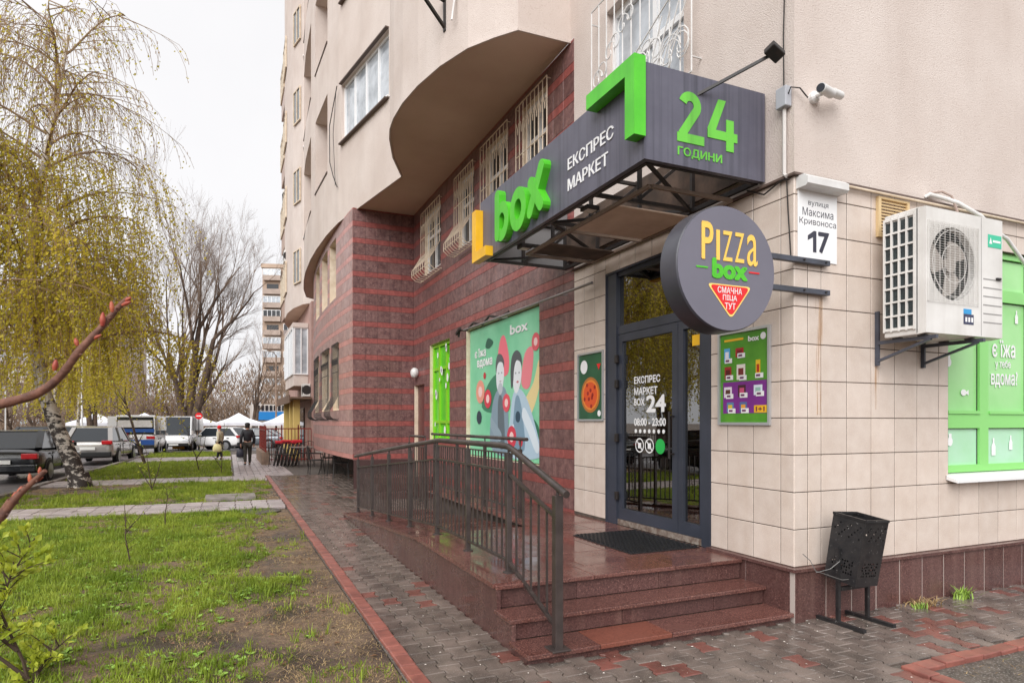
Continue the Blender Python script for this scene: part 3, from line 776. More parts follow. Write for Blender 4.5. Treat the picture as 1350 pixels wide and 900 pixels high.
for a, b in zip(TX, TX[1:]):
    for c, d in zip(TZ, TZ[1:]):
        if a >= GWX0-0.2:
            if c >= GWZ0-.02 and d <= GWZ1+.35 and c < GWZ1: 
                if a < GWX0 < b: tile_box(tiled, 'tile', f_right, a, GWX0, c, d, 0.012, M_tile)
                elif a >= GWX0: pass
                if d > GWZ1 and b > GWX0: tile_box(tiled, 'tile', f_right, max(a, GWX0), b, max(c, GWZ1), d, 0.012, M_tile)
                continue
            if c < GWZ0 < d:
                if a < GWX0 < b: tile_box(tiled, 'tile', f_right, a, GWX0, c, d, 0.012, M_tile)
                tile_box(tiled, 'tile', f_right, max(a, GWX0), b, c, GWZ0-.002, 0.012, M_tile); continue
        tile_box(tiled, 'tile', f_right, a, b, c, d, 0.012, M_tile)
for cols in (TYR, TYL):
    for a, b in zip(cols, cols[1:]):
        for c, d in zip(TZ, TZ[1:]): tile_box(tiled, 'tile', f_door, -b, -a, c, d, 0.012, M_tile)
for a, b in ((1.012, 1.33), (1.33, 1.65), (1.65, 1.97), (1.97, 2.29), (2.29, 2.61), (2.61, 2.925)):
    tile_box(tiled, 'tile', f_door, -b, -a, 3.475, 3.685, 0.012, M_tile)
# granite plinth with slabs
pl = MB(); pl.box(-0.045, 9, -0.045, 0.02, -0.1, 0.40); pl.box(-0.045, 0.02, 0.02, 1.0, -0.1, 0.40)
plinth = pl.build('plinth', mat('pale_plinth_joint', lin(176,164,156), 0.8), BLD)
def f_plr(u, v, d): return (u, -0.031-d, v)
def f_pld(u, v, d): return (-0.031-d, -u, v)
PX = [-0.045] + [0.313 + 0.3085*i for i in range(0, 12)]
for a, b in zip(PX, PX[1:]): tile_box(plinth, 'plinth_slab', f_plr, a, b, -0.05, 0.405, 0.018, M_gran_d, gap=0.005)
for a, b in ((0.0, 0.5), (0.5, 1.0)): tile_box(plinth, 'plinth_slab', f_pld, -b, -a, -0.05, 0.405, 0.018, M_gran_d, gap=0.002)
cap = MB(); cap.box(-0.07, 9, -0.07, 0.012, 0.404, 0.430); cap.box(-0.07, 0.012, 0.012, 1.0, 0.404, 0.430); cap.build('plinth_cap', M_gran_d, plinth)

# ---------------- striped brown wall
BR_HOLES = [(4.52, 5.42, 5.20, 6.62), (5.98, 7.02, 5.20, 6.60), (7.62, 8.52, 5.15, 6.55), (9.72, 11.0, 5.12, 6.55),
            (9.10, 10.56, 1.20, 3.42), (4.80, 8.06, 0.98, 3.44), (11.02, 11.92, 0.35, 2.55)]
bb = MB(); BP = [(0.0035, 3.72), (0.0035, 12.012)]
wall_strip(bb, BP, -0.05, ZO, [(y0-3.72, y1-3.72, z0, z1, 0.20 if z0 > 4 else (0.16 if y0 > 9 else 0.12)) for y0, y1, z0, z1 in BR_HOLES], mi_rev=1)
striped = bb.build('striped_wall', [M_mort, M_cream], BLD, recalc=False)
rows = []
zc = 5.67 + 3*0.407
while zc > -0.4:
    rows.append(('r', zc-0.064, zc+0.064)); rows.append(('d', zc+0.064-0.407+0.128-0.128, zc-0.064)); zc -= 0.407
rows = [(k, (a if k == 'r' else b-0.279), b) for k, a, b in rows]
pieces = []
def add_rows(cols, fnf, holes_, zmin, zmax):
    for a, b in cols:
        for k, c, d in rows:
            c, d = max(c, zmin), min(d, zmax)
            if d-c < 0.02: continue
            rects = [(a, b, c, d)]
            for (h0, h1, h2, h3) in holes_:
                nr = []
                for (p, q, r, s) in rects:
                    if q <= h0+.002 or p >= h1-.002 or s <= h2+.002 or r >= h3-.002: nr.append((p, q, r, s)); continue
                    if p < h0: nr.append((p, h0, r, s))
                    if q > h1: nr.append((h1, q, r, s))
                    pp, qq = max(p, h0), min(q, h1)
                    if r < h2: nr.append((pp, qq, r, h2))
                    if s > h3: nr.append((pp, qq, h3, s))
                rects = nr
            for rc in rects:
                if rc[1]-rc[0] > .02 and rc[3]-rc[2] > .02: pieces.append((k, fnf, rc))
def f_br(u, v, d): return (0.012-d, -u, v)
def f_bp(u, v, d): return (u, 12.0-d, v)
add_rows([(3.72+0.31*i, 3.72+0.31*(i+1)) for i in range(26)] + [(11.78, 12.0)], f_br, BR_HOLES, 0.0, ZO)
NB = len(pieces)
perp = MB(); perp.add([(-1.5, 11.9915, 0.0), (0.012, 11.9915, 0.0), (0.012, 11.9915, ZO), (-1.5, 11.9915, ZO)], [(0, 1, 2, 3)])
perp_w = perp.build('striped_wall', M_mort, BLD)
add_rows([(-1.515+0.303*i, -1.515+0.303*(i+1)) for i in range(5)], f_bp, [], 0.70, ZO)
def in_view(fn, rc):
    c = fn(-(rc[0]+rc[1])/2 if fn is f_br else (rc[0]+rc[1])/2, (rc[2]+rc[3])/2, 0); return in_frame(*c, m=20), project(*c)
near_c = {'f_br': 0, 'f_bp': 0}
rest = {('f_br', 'd'): MB(), ('f_br', 'r'): MB(), ('f_bp', 'd'): MB(), ('f_bp', 'r'): MB()}
for k, fn, rc in pieces:
    vis, p = in_view(fn, rc); u0, u1 = (-rc[1], -rc[0]) if fn is f_br else (rc[0], rc[1])
    big = (rc[3]-rc[2])*850/p[2] > 9.0 and (u1-u0)*850/p[2]*(abs(0.4) if fn is f_br else 1) > 5
    m = M_redt if k == 'r' else M_brown
    if vis and fn is f_br and near_c['f_br'] < 290 and k == 'd' and rc[0] < 9.0:
        near_c['f_br'] += 1; tile_box(striped, 'brown_tile', fn, u0, u1, rc[2], rc[3], 0.012, m, gap=0.002)
    elif vis and fn is f_br and k == 'r' and rc[0] < 8.6 and near_c.get('rr', 0) < 290:
        near_c['rr'] = near_c.get('rr', 0)+1; tile_box(striped, 'red_tile', fn, u0, u1, rc[2], rc[3], 0.012, m, gap=0.002)
    elif vis and fn is f_bp:
        tile_box(perp_w, 'brown_tile' if k == 'd' else 'red_tile', fn, u0, u1, rc[2], rc[3], 0.012, m, gap=0.0025)
    else:
        mb = rest[(fn.__name__, k)]; g_ = 0.002
        mb.prism([(u0+g_, rc[2]+g_), (u1-g_, rc[2]+g_), (u1-g_, rc[3]-g_), (u0+g_, rc[3]-g_)], fn, -0.004, 0.012)
for (fnn, k), mb in rest.items():
    if mb.v: mb.build('distant_tiles', M_redt if k == 'r' else M_brown, striped if fnn == 'f_br' else perp_w, kind='stuff')
# bowed brown bay beyond, lifted off the ground
BAY = [(-1.515, 12.0), (-1.585, 13.0), (-1.63, 14.2), (-1.65, 15.5), (-1.645, 16.8), (-1.60, 18.2), (-1.52, 19.6), (-1.38, 20.9), (-1.1, 22.2), (-0.6, 23.2), (0.6, 23.8)]
SB = cum(BAY); bay_holes = [(1.5, 2.45, 1.95, 3.75, 0.18), (2.95, 4.6, 1.95, 3.75, 0.18), (1.9, 3.0, 5.0, 6.62, 0.5), (3.3, 4.6, 5.0, 6.62, 0.5), (5.2, 6.6, 5.0, 6.62, .5), (5.4, 7.2, 1.95, 3.75, .18)]
by = MB(); wall_strip(by, BAY, 0.72, ZO, bay_holes, mi_rev=1)
by.add([(x, y, 0.72) for x, y in BAY] + [(0.6, 12.0, 0.72)], [list(range(len(BAY)+1))])
bay = by.build('bay_wall', [M_mort, M_cream], BLD, recalc=False)
bt = {'r': MB(), 'd': MB()}
def bayP(s, z, d):
    p, t, n = at(BAY, SB, s); return (p[0]-n[0]*d, p[1]-n[1]*d, z)
def f_bay(u, v, d): return bayP(u, v, d)
bpieces = []; pieces_save = pieces; pieces = bpieces
add_rows([(0.31*i, 0.31*(i+1)) for i in range(int(SB[-1]/0.31))], f_bay, [h[:4] for h in bay_holes], 0.73, ZO)
pieces = pieces_save
for k, fn, rc in bpieces:
    bt[k].prism([(rc[0]+.002, rc[2]+.002), (rc[1]-.002, rc[2]+.002), (rc[1]-.002, rc[3]-.002), (rc[0]+.002, rc[3]-.002)], f_bay, -0.004, 0.012)
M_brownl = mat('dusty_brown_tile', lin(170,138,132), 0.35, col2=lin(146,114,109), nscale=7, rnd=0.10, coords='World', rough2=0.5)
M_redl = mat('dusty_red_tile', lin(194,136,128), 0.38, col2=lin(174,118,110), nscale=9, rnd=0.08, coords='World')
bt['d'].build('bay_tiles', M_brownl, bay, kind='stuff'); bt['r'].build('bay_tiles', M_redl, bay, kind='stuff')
for h in bay_holes:
    p, t, n = at(BAY, SB, h[0]+1e-4); q, _, _ = at(BAY, SB, h[1]-1e-4)
    l = math.hypot(q[0]-p[0], q[1]-p[1]); t = ((q[0]-p[0])/l, (q[1]-p[1])/l)
    w_ = win(BLD, p, t, l, h[2], h[3], h[4]-.03, 0.06, (0.5,), (), M_cream, M_dkglass)
    if h[2] < 3:
        def fb(u, v, d, p=p, t=t): return (p[0]+t[0]*u-t[1]*d, p[1]+t[1]*u+t[0]*d, v)
        grille(w_, fb, 0.03, l-0.03, h[2]-.25, h[3], 0.04, 6, belly=0.2, m=M_black)
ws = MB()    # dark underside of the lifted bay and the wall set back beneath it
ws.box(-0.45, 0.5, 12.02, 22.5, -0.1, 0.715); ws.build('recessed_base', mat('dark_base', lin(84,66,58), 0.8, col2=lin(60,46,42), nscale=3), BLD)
# windows in the striped wall
for (y0, y1, z0, z1) in BR_HOLES[:4]:
    w_ = win(BLD, (0.012, y0), (0, 1), y1-y0, z0, z1, 0.13, 0.085, (0.5,), (0.6,), M_wpaint, M_dkglass)
    grille(w_, fX(0.0), -y1-0.10, -y0+0.10, z0-0.14, z1+0.06, 0.06, 8, belly=0.22 if y0 > 7 else 0.0, m=M_cream)
M_gpane = mat('green_film', lin(96,196,48), 0.25, col2=lin(84,182,40), nscale=3, coords='World')
M_gframe = mat('lime_frame', lin(132,200,40), 0.4)
gw2 = win(BLD, (0.012, 9.10), (0, 1), 1.46, 1.20, 3.42, 0.12, 0.08, (0.30, 0.66), (0.2, 0.74), M_gframe, M_gpane)
irng = random.Random(3)
for k in range(14):
    u = -irng.uniform(9.2, 10.45); v = irng.uniform(1.4, 3.3); s_ = irng.uniform(.03, .07)
    gi = MB(); gi.prism(circ(u, v, s_, 7, s_*1.5), fX(0.05), 0.0, 0.002); gi.build('film_print', M_white, gw2)
dr = MB(); dr.box(0.10, 0.135, 11.02, 11.92, 0.35, 2.55); dr.build('side_door', mat('brown_door', lin(104,52,50), 0.4, col2=lin(84,40,40), nscale=6), BLD)
gl = MB(); gl.lathe([(0.04, -0.02), (0.10, 0.0), (0.13, 0.05), (0.13, 0.10), (0.09, 0.15), (0.03, 0.17)], (0.0, 11.6, 2.85), 'X', 14)
for i in range(len(gl.v)): gl.v[i] = (-abs(gl.v[i][0])-0.01, gl.v[i][1], gl.v[i][2])
tag(gl.build('globe_lamp', M_wpaint, smooth=True), 'white round wall lamp above the narrow brown side door', 'lamp')
# ---------------- green window on the right wall
M_gw2 = mat('faded_green_film', lin(186,224,200), 0.22, col2=lin(170,218,178), nscale=2, coords='World')
M_gw = mat('pale_green_film', lin(164,218,150), 0.2, col2=lin(150,212,136), nscale=2, coords='World')
M_gwf = mat('green_window_frame', lin(140,212,120), 0.3)
rw = thing('x', 'x', 'x'); bpy.data.objects.remove(rw)
gwn = MB(); F_ = fY(0.10)
def R4(mb, u0, u1, v0, v1, d0, d1): mb.prism([(u0, v0), (u1, v0), (u1, v1), (u0, v1)], F_, d0, d1)
for (u0, u1, v0, v1) in ((2.0, 2.045, 1.15, 3.36), (2.045, 4.9, 1.15, 1.22), (2.045, 4.9, 1.58, 1.72), (2.045, 4.9, 2.86, 2.98), (2.045, 4.9, 3.30, 3.36)): R4(gwn, u0, u1, v0, v1, 0.0, 0.06)
for u in (2.62, 3.42, 4.2):
    for (v0, v1) in ((1.22, 1.58), (1.72, 2.86), (2.98, 3.30)): R4(gwn, u-.07, u+.07, v0, v1, 0.0, 0.06)
for u0, u1 in ((2.045, 2.55), (2.69, 3.35)): R4(gwn, u0+.002, u1-.002, 1.72, 1.75, 0.062, 0.075)
gwin = gwn.build('shop_window', M_gwf, BLD)
us = [2.045, 2.62, 3.42, 4.2, 4.9]
for a, b in zip(us, us[1:]):
    for (v0, v1) in ((1.22, 1.58), (1.72, 2.86), (2.98, 3.30)):
        q = MB(); e = 0.065 if a > 2.1 else 0.0; R4(q, a+e, b-.065, v0, v1, 0.012, 0.03); q.build('pane', M_gw if v0 > 1.5 else M_gw2, gwin)
        q = MB(); w0, w1 = a+e+.004, b-.069      # rubber seal
        for (p0, p1, p2, p3) in ((w1-.008, w1, v0, v1), (w0, w1-.008, v1-.008, v1)): R4(q, p0, p1, p2, p3, 0.031, 0.036)
        q.build('seal', M_black, gwin)
sl = MB(); sl.add([(1.96,-.005,1.13),(5,-.005,1.13),(5,.10,1.15),(1.96,.10,1.15),(1.96,-.11,1.09),(5,-.11,1.09),(5,-.11,1.065),(1.96,-.11,1.065),(1.96,-.005,1.09),(5,-.005,1.09)],
       [(3,2,1,0),(0,1,5,4),(4,5,6,7),(7,6,9,8),(0,4,7,8)]); sl.build('sill', M_pvc, gwin)
Fp = fY(0.062)
def icon(p_): m_ = MB(); m_.prism(p_, Fp, 0, .0015); m_.build('film_print', M_white, gwin)
write(gwin, 'lettering', M_white, 'є їжа', Fp, 2.79, 3.18, 2.30, 2.48, 0, 0, 0.02); write(gwin, 'lettering', M_white, 'у тебе', Fp, 2.84, 3.10, 2.175, 2.275, 0, 0, 0.02); write(gwin, 'lettering', M_white, 'вдома?', Fp, 2.77, 3.22, 1.99, 2.16, 0, 0, 0.02)
def icon_bottle(u, v, s):
    icon([(u-.25*s, v-.6*s), (u+.25*s, v-.6*s), (u+.25*s, v+.1*s), (u+.09*s, v+.4*s), (u+.09*s, v+.75*s), (u-.09*s, v+.75*s), (u-.09*s, v+.4*s), (u-.25*s, v+.1*s)])
def icon_blob(u, v, s):
    icon([(u+.45*s*math.cos(R_(a)), v+.5*s*math.sin(R_(a))) for a in range(115, 426, 30)]+[(u+.25*s, v+.85*s), (u-.25*s, v+.85*s)])
def icon_fish(u, v, s):
    icon([(u+.5*s*math.cos(R_(a)), v+.35*s*math.sin(R_(a))) for a in range(20, 341, 32)]+[(u+.85*s, v-.3*s), (u+.85*s, v+.3*s)])
icon_bottle(2.28, 2.55, .1); icon_bottle(2.37, 2.53, .09); icon_blob(2.10, 2.22, .09); icon_fish(2.33, 1.93, .09); icon_blob(2.83, 2.62, .11); icon_blob(2.12, 1.45, .09)
icon_bottle(2.81, 1.38, .13); icon_bottle(3.1, 1.42, .11); icon_blob(2.62+.25, 3.13, .1); icon_bottle(3.2, 2.72, .1); icon_fish(2.25, 3.1, .08)
# ---------------- entrance door
door = MB(); FD = fX(0.10)
def RD(mb, y0, y1, z0, z1, d0=0.0, d1=0.07): mb.prism([(-y1, z0), (-y0, z0), (-y0, z1), (-y1, z1)], FD, d0, d1)
RD(door, 2.70, 2.925, 0.40, 3.47, 0.0, 0.09); RD(door, 1.012, 1.16, 0.40, 3.47, 0.0, 0.09); RD(door, 1.16, 2.70, 3.40, 3.47); RD(door, 1.16, 2.70, 2.70, 2.80)
entr = door.build('entrance_door', M_frame, BLD, label='slate grey glazed double door with white lettering')
jm = MB(); jm.box(-0.004, 0.10, 2.905, 2.925, 0.40, 3.47); jm.box(-0.004, 0.10, 1.012, 1.03, .40, 3.47); jm.box(-.004, .10, 1.03, 2.905, 3.45, 3.47); jm.build('door_casing', M_frame, entr)
l1 = MB()
RD(l1, 2.61, 2.695, 0.47, 2.695, 0.0, 0.065); RD(l1, 1.56, 1.655, 0.47, 2.695, 0, .065); RD(l1, 1.655, 2.61, 0.47, 0.60, 0, .065); RD(l1, 1.655, 2.61, 2.605, 2.695, 0, .065)
l1.build('door_leaf', M_frame, entr)
l2 = MB()
RD(l2, 1.475, 1.553, 0.47, 2.695, 0.0, 0.065); RD(l2, 1.165, 1.215, 0.47, 2.695, 0, .065); RD(l2, 1.215, 1.475, 0.47, 0.60, 0, .065); RD(l2, 1.215, 1.475, 2.605, 2.695, 0, .065)
l2.build('door_leaf', M_frame, entr)
for (y0, y1, z0, z1) in ((1.645, 2.62, .59, 2.615), (1.205, 1.485, .59, 2.615), (1.155, 2.705, 2.79, 3.405)):
    q = MB(); RD(q, y0, y1, z0, z1, 0.03, 0.034); q.build('pane', M_glass, entr)
hg = []
for z in (0.75, 1.45, 2.1, 2.4):
    q = MB(); q.bbox(-0.02, 0.02, 2.655, 2.70, z-.05, z+.05, .006); q.build('hinge', M_black, entr)
hb = MB(); hb.tube([(-0.03, 1.62, 1.25), (-.03, 1.62, 1.75)], 0.014, 8); hb.tube([(-0.03, 1.62, 1.30), (.03, 1.62, 1.30)], .01, 6); hb.tube([(-0.03, 1.62, 1.70), (.03, 1.62, 1.70)], .01, 6); hb.build('handle', M_black, entr)
q = MB(); RD(q, 1.16, 2.70, 0.40, 0.465, 0.0, 0.07); q.build('threshold', mat('dusty_threshold', lin(150,140,130), 0.6, col2=lin(100,80,70), nscale=20), entr)
FL = fX(0.064)
for q in (('ЕКСПРЕС', FL, -2.40, -1.90, 2.085, 2.17, 0, 0, .03), ('МАРКЕТ', FL, -2.40, -1.95, 1.955, 2.04, 0, 0, .03), ('BOX', FL, -2.40, -2.19, 1.83, 1.915, 0, 0, .03), ('24', FL, -2.16, -1.80, 1.75, 1.945, 0, 0, .03), ('08:00 - 23:00', FL, -2.40, -1.80, 1.595, 1.685, 0, 0, .035)): write(entr, 'lettering', M_white, *q)
for i in range(7): q = MB(); q.prism(circ(-2.365+.0875*i, 1.535, .024, 10), FL, 0, .0012); q.build('dot_print', M_white, entr)
for i in (0, 1):
    c = (-2.29+.19*i, 1.37); dl = MB()
    o_, n_ = circ(*c, .085, 20), circ(*c, .070, 20)
    vs = [FL(u, v, .001) for u, v in o_+n_]; dl.add(vs, [(j, (j+1) % 20, (j+1) % 20+20, j+20) for j in range(20)])
    dl.prism([(c[0]-.03, c[1]-.035), (c[0]+.03, c[1]-.035), (c[0]+.03, c[1]+.03), (c[0]-.03, c[1]+.03)], FL, 0, .001)
    dl.prism([(c[0]-.055, c[1]+.045), (c[0]-.045, c[1]+.055), (c[0]+.055, c[1]-.045), (c[0]+.045, c[1]-.055)], FL, .0012, .002)
    dl.build('ban_sticker', M_white, entr)
q = MB(); q.prism(circ(-1.90, 1.37, .085, 20), FL, 0, .001); q.build('green_sticker', mat('sticker_green', lin(40,180,80), 0.4), entr)
q = MB(); q.prism([(-1.36, 2.42), (-1.215, 2.42), (-1.215, 2.53), (-1.36, 2.53)], FL, .001, .003); q.build('yellow_sticker', M_yel, entr)
# dim shop interior
ir = MB()
for f in (((0.35,.3,.41),(7,.3,.41),(7,6,.41),(.35,6,.41)), ((0.35,.3,3.6),(7,.3,3.6),(7,6,3.6),(.35,6,3.6)), ((7,.3,.41),(7,6,.41),(7,6,3.6),(7,.3,3.6)), ((.35,6,.41),(7,6,.41),(7,6,3.6),(.35,6,3.6)), ((.35,.3,.41),(7,.3,.41),(7,.3,3.6),(.35,.3,3.6))):
    ir.add(f, [(0, 1, 2, 3)])
ir.add([(.34,3.0,.41),(.34,6,.41),(.34,6,3.6),(.34,3.0,3.6)], [(0,1,2,3)]); ir.add([(.34,.3,.41),(.34,.95,.41),(.34,.95,3.6),(.34,.3,3.6)], [(0,1,2,3)])
room = ir.build('shop_interior', mat('dim_interior', lin(120,112,104), 0.7), BLD)
shr = random.Random(9)
for k in range(3):
    sh = MB(); x = 2.2+1.5*k
    for z in (0.5, 0.95, 1.4, 1.85): sh.box(x, x+.5, 1.6, 4.4, z, z+.03)
    sh.box(x+.24, x+.26, 1.6, 4.4, .42, 2.1); sh.build('shelf', M_wpaint, room)
    for ci in range(3):
        gd = MB()
        for z in (0.53, 0.98, 1.43, 1.88):
            for j in range(6):
                y = 1.65+.45*j+ci*.15; gd.box(x+.03, x+.2, y, y+.11, z, z+shr.uniform(.15, .3))
        gd.build('goods', mat('goods_%s_%d' % ('abc'[ci], k), (shr.uniform(.1,.6), shr.uniform(.1,.5), shr.uniform(.05,.4)), .5), room)
# ================================================================== GRANITE STEPS, LANDING AND RAMP
ST = thing('granite_entrance', 'polished red granite landing with three steps and a side ramp at the shop door', 'steps', (-1.2, 2, 0))
XL, XR = -2.45, -0.052
co = MB(); co.box(XL+.03, XR, 0.58, 2.95, -.1, .375); co.box(XL+.03, XR, .30, .579, -.1, .19); co.box(XL+.03, XR, .0, .299, -.1, .04)
co.box(-.9, .0, 2.951, 7.3, -.1, .375)
co.build('core', M_grout, ST)
yc = [0.53, 0.25, -0.05]; zt = [0.405, 0.225, 0.070]
def slab_row(name, x0, x1, y0, y1, z0, z1, cuts, m=M_gran, special=None):
    xs = [x0] + cuts + [x1]
    for i, (a, b) in enumerate(zip(xs, xs[1:])):
        mb = MB(); mb.bbox(a+.0015, b-.0015, y0, y1, z0, z1, .005); mb.build(name, (special or {}).get(i, m), ST)
# treads
slab_row('tread', XL-.01, XR, yc[0], .86, .372, zt[0], [-1.6, -.8])
slab_row('tread', XL-.02, XR, yc[1], .562, .193, zt[1], [-1.2])
slab_row('tread', XL-.02, XR, yc[2], .282, .036, zt[2], [-1.9, -1.28, -.55], special={1: M_gran_o})
# risers
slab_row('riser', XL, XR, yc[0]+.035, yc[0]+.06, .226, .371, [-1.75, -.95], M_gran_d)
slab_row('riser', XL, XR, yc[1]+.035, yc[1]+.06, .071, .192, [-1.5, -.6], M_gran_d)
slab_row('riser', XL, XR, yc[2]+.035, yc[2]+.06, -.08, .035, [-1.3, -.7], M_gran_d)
# landing slabs
for i, (a, b) in enumerate(((.862, 1.4), (1.4, 1.95), (1.95, 2.5), (2.5, 2.95))):
    slab_row('landing_slab', XL-.01, -.002, a+.0015, b-.0015, .375, zt[0]-.002+.001*(i % 2), [-2.02, -1.5, -.98, -.45])
for i in range(8):
    a = 2.952+.54*i; slab_row('landing_slab', -1.02, -.002, a+.0015, a+.5385, .375, zt[0]-.002, [-.5])
# ramp: sloping slabs between kerb-like edge and landing
rp = MB(); rp.add([(XL+.03,2.95,-.1),(-.95,2.95,-.1),(-.95,7.4,-.1),(XL+.03,7.4,-.1),(XL+.03,2.95,.37),(-.95,2.95,.37),(-.95,7.4,.02),(XL+.03,7.4,.02)], [(0,3,2,1),(4,5,6,7),(0,1,5,4),(1,2,6,5),(2,3,7,6),(3,0,4,7)])
rp.build('ramp_core', M_grout, ST)
def rz(y): return .405 - max(0, y-2.75)*(.405-.055)/(7.45-2.75)
for i in range(8):
    a, b = 2.97+.55*i, 2.97+.55*(i+1)-.004
    for (x0, x1) in ((-2.14, -1.56), (-1.556, -1.0)):
        mb = MB(); za, zb = rz(a)-.012, rz(b)-.012
        mb.add([(x0,a,za-.03),(x1,a,za-.03),(x1,b,zb-.03),(x0,b,zb-.03),(x0,a,za),(x1,a,za),(x1,b,zb),(x0,b,zb)], [(0,3,2,1),(4,5,6,7),(0,1,5,4),(1,2,6,5),(2,3,7,6),(3,0,4,7)])
        mb.build('ramp_slab', M_gran, ST)
# edge coping along the left side (follows the ramp)
ey = [.56, 1.5, 2.0, 2.75, 3.9, 5.1, 6.3, 7.45]
for a, b in zip(ey, ey[1:]):
    mb = MB(); x0, x1 = -2.475, -2.15; za, zb = rz(a)+.012, rz(b)+.012; a += .0015; b -= .0015
    mb.add([(x0,a,za-.035),(x1,a,za-.035),(x1,b,zb-.035),(x0,b,zb-.035),(x0,a,za),(x1,a,za),(x1,b,zb),(x0,b,zb)], [(0,3,2,1),(4,5,6,7),(0,1,5,4),(1,2,6,5),(2,3,7,6),(3,0,4,7)])
    mb.build('coping', M_gran, ST)
# cladding slabs on the left side
cy = [-.012, .255, .535, 1.2, 1.85, 2.5, 3.15, 3.8, 4.45, 5.1, 5.75, 6.4, 7.05, 7.45]
for a, b in zip(cy, cy[1:]):
    mb = MB(); x0, x1 = XL-.005, XL+.028
    ta = (.034 if b <= .26 else .19 if b <= .54 else rz(a)-.026); tb = (.034 if b <= .26 else .19 if b <= .54 else rz(b)-.026)
    a += .001; b -= .001
    mb.add([(x0,a,-.08),(x1,a,-.08),(x1,b,-.08),(x0,b,-.08),(x0,a,ta),(x1,a,ta),(x1,b,tb),(x0,b,tb)], [(0,3,2,1),(4,5,6,7),(0,1,5,4),(1,2,6,5),(2,3,7,6),(3,0,4,7)])
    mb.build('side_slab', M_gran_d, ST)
# ramp foot
mb = MB(); mb.bbox(-2.47, -1.0, 7.42, 7.5, -.06, .05, .006); mb.build('ramp_foot', M_gran_d, ST)
# further flight of dark steps leading to the side door
S2 = thing('side_steps', 'dark granite steps leading up to the narrow brown side door', 'steps', (-.7, 11.3, 0))
for i, (y0, z1) in enumerate(((9.6, .14), (9.95, .28), (10.3, .40))):
    mb = MB(); mb.bbox(-1.35, -.01, y0, 11.95, z1-.14 if i else -.05, z1, .006); mb.build('step', M_gran_d, S2)
# ------------------------------------------------------------------ railings
def zsurf(y): return rz(max(y, .56))
RL = thing('ramp_railing', 'long brown metal railing with round handrail along the ramp and steps', 'railing', (-2.22, 3, 0))
XP = -2.22
py = [7.45, 6.25, 5.1, 3.95, 2.8, 1.82, .85]
def top_z(y): return 1.44 if y < 2.75 else 1.44 - (y-2.75)*(1.44-1.03)/(7.7-2.75)
for y in py:
    mb = MB(); mb.bbox(XP-.022, XP+.022, y-.022, y+.022, zsurf(y)+.01, top_z(y)-.06, .004); mb.tube([(XP, y, top_z(y)-.08), (XP, y, top_z(y)-.01)], .010, 8); o = mb.build('post', M_rail, RL)
    mb = MB(); mb.lathe([(.05, zsurf(y)+.012), (.05, zsurf(y)+.020), (.03, zsurf(y)+.026)], (XP, y, 0), 'Z', 12); mb.build('base_plate', M_rail, o)
mb = MB(); mb.bbox(XP-.03, XP+.03, -.03, .03, .07, 1.13, .004); mb.tube([(XP, 0, 1.10), (XP, 0, 1.20)], .011, 8); o = mb.build('post', M_rail, RL)
mb = MB(); mb.bbox(XP-.07, XP+.07, -.07, .07, .068, .08, .003); mb.build('base_plate', M_rail, o)
hr = MB(); hp = [(XP, 7.75, 1.025), (XP, 5.2, 1.245), (XP, 2.9, 1.43), (XP, 2.7, 1.442), (XP, 1.0, 1.445), (XP, .86, 1.44), (XP, .72, 1.405), (XP, -.13, 1.15)]
hr.tube(hp, .026, 14); hr.build('handrail', M_rail, RL, smooth=True)
def panel(ya, yb, z0a, z0b, z1a, z1b, nb, x=XP, parent=RL):
    mb = MB(); mb.bar((x, ya, z1a), (x, yb, z1b), .03, .02); mb.build('top_rail', M_rail, parent); mb = MB(); mb.bar((x, ya, z0a), (x, yb, z0b), .03, .02); mb.build('bottom_rail', M_rail, parent)
    for i in range(1, nb):
        k = i/nb; y = ya+(yb-ya)*k; b = MB(); b.bar((x, y, z0a+(z0b-z0a)*k), (x, y, z1a+(z1b-z1a)*k), .014); b.build('baluster', M_rail, parent)
for a, b in zip(py, py[1:]):
    a_, b_ = a-.022, b+.022
    panel(a_, b_, zsurf(a)+.11, zsurf(b)+.11, top_z(a)-.20, top_z(b)-.20, max(6, int((a-b)/.115)))
panel(.828, .03, .50, .22, 1.22, .98, 6)
def inner_rail(name, label, x, ya, yb, zb, zt_, posts, nb):
    t = thing(name, label, 'railing', (x, (ya+yb)/2, 0))
    for y in posts:
        mb = MB(); mb.bbox(x-.022, x+.022, y-.022, y+.022, zb, zt_-.13, .004); mb.tube([(x, y, zt_-.14), (x, y, zt_-.01)], .010, 8); mb.build('post', M_rail, t)
    mb = MB(); mb.tube([(x, ya-.12, zt_), (x, yb+.12, zt_)], .024, 12); mb.build('handrail', M_rail, t, smooth=True)
    for p0, p1 in zip(posts, posts[1:]):
        panel(p0+.022, p1-.022, zb+.11, zb+.11, zt_-.20, zt_-.20, nb, x, t)
inner_rail('inner_railing', 'brown metal railing between the ramp and the landing below the green billboard', -.86, 3.52, 7.4, .40, 1.42, [3.6, 4.85, 6.1, 7.35], 10)
inner_rail('inner_railing', 'short brown metal railing at the side steps behind the ramp', -.9, 9.0, 7.75, .02, 1.36, [7.8, 9.0], 9)
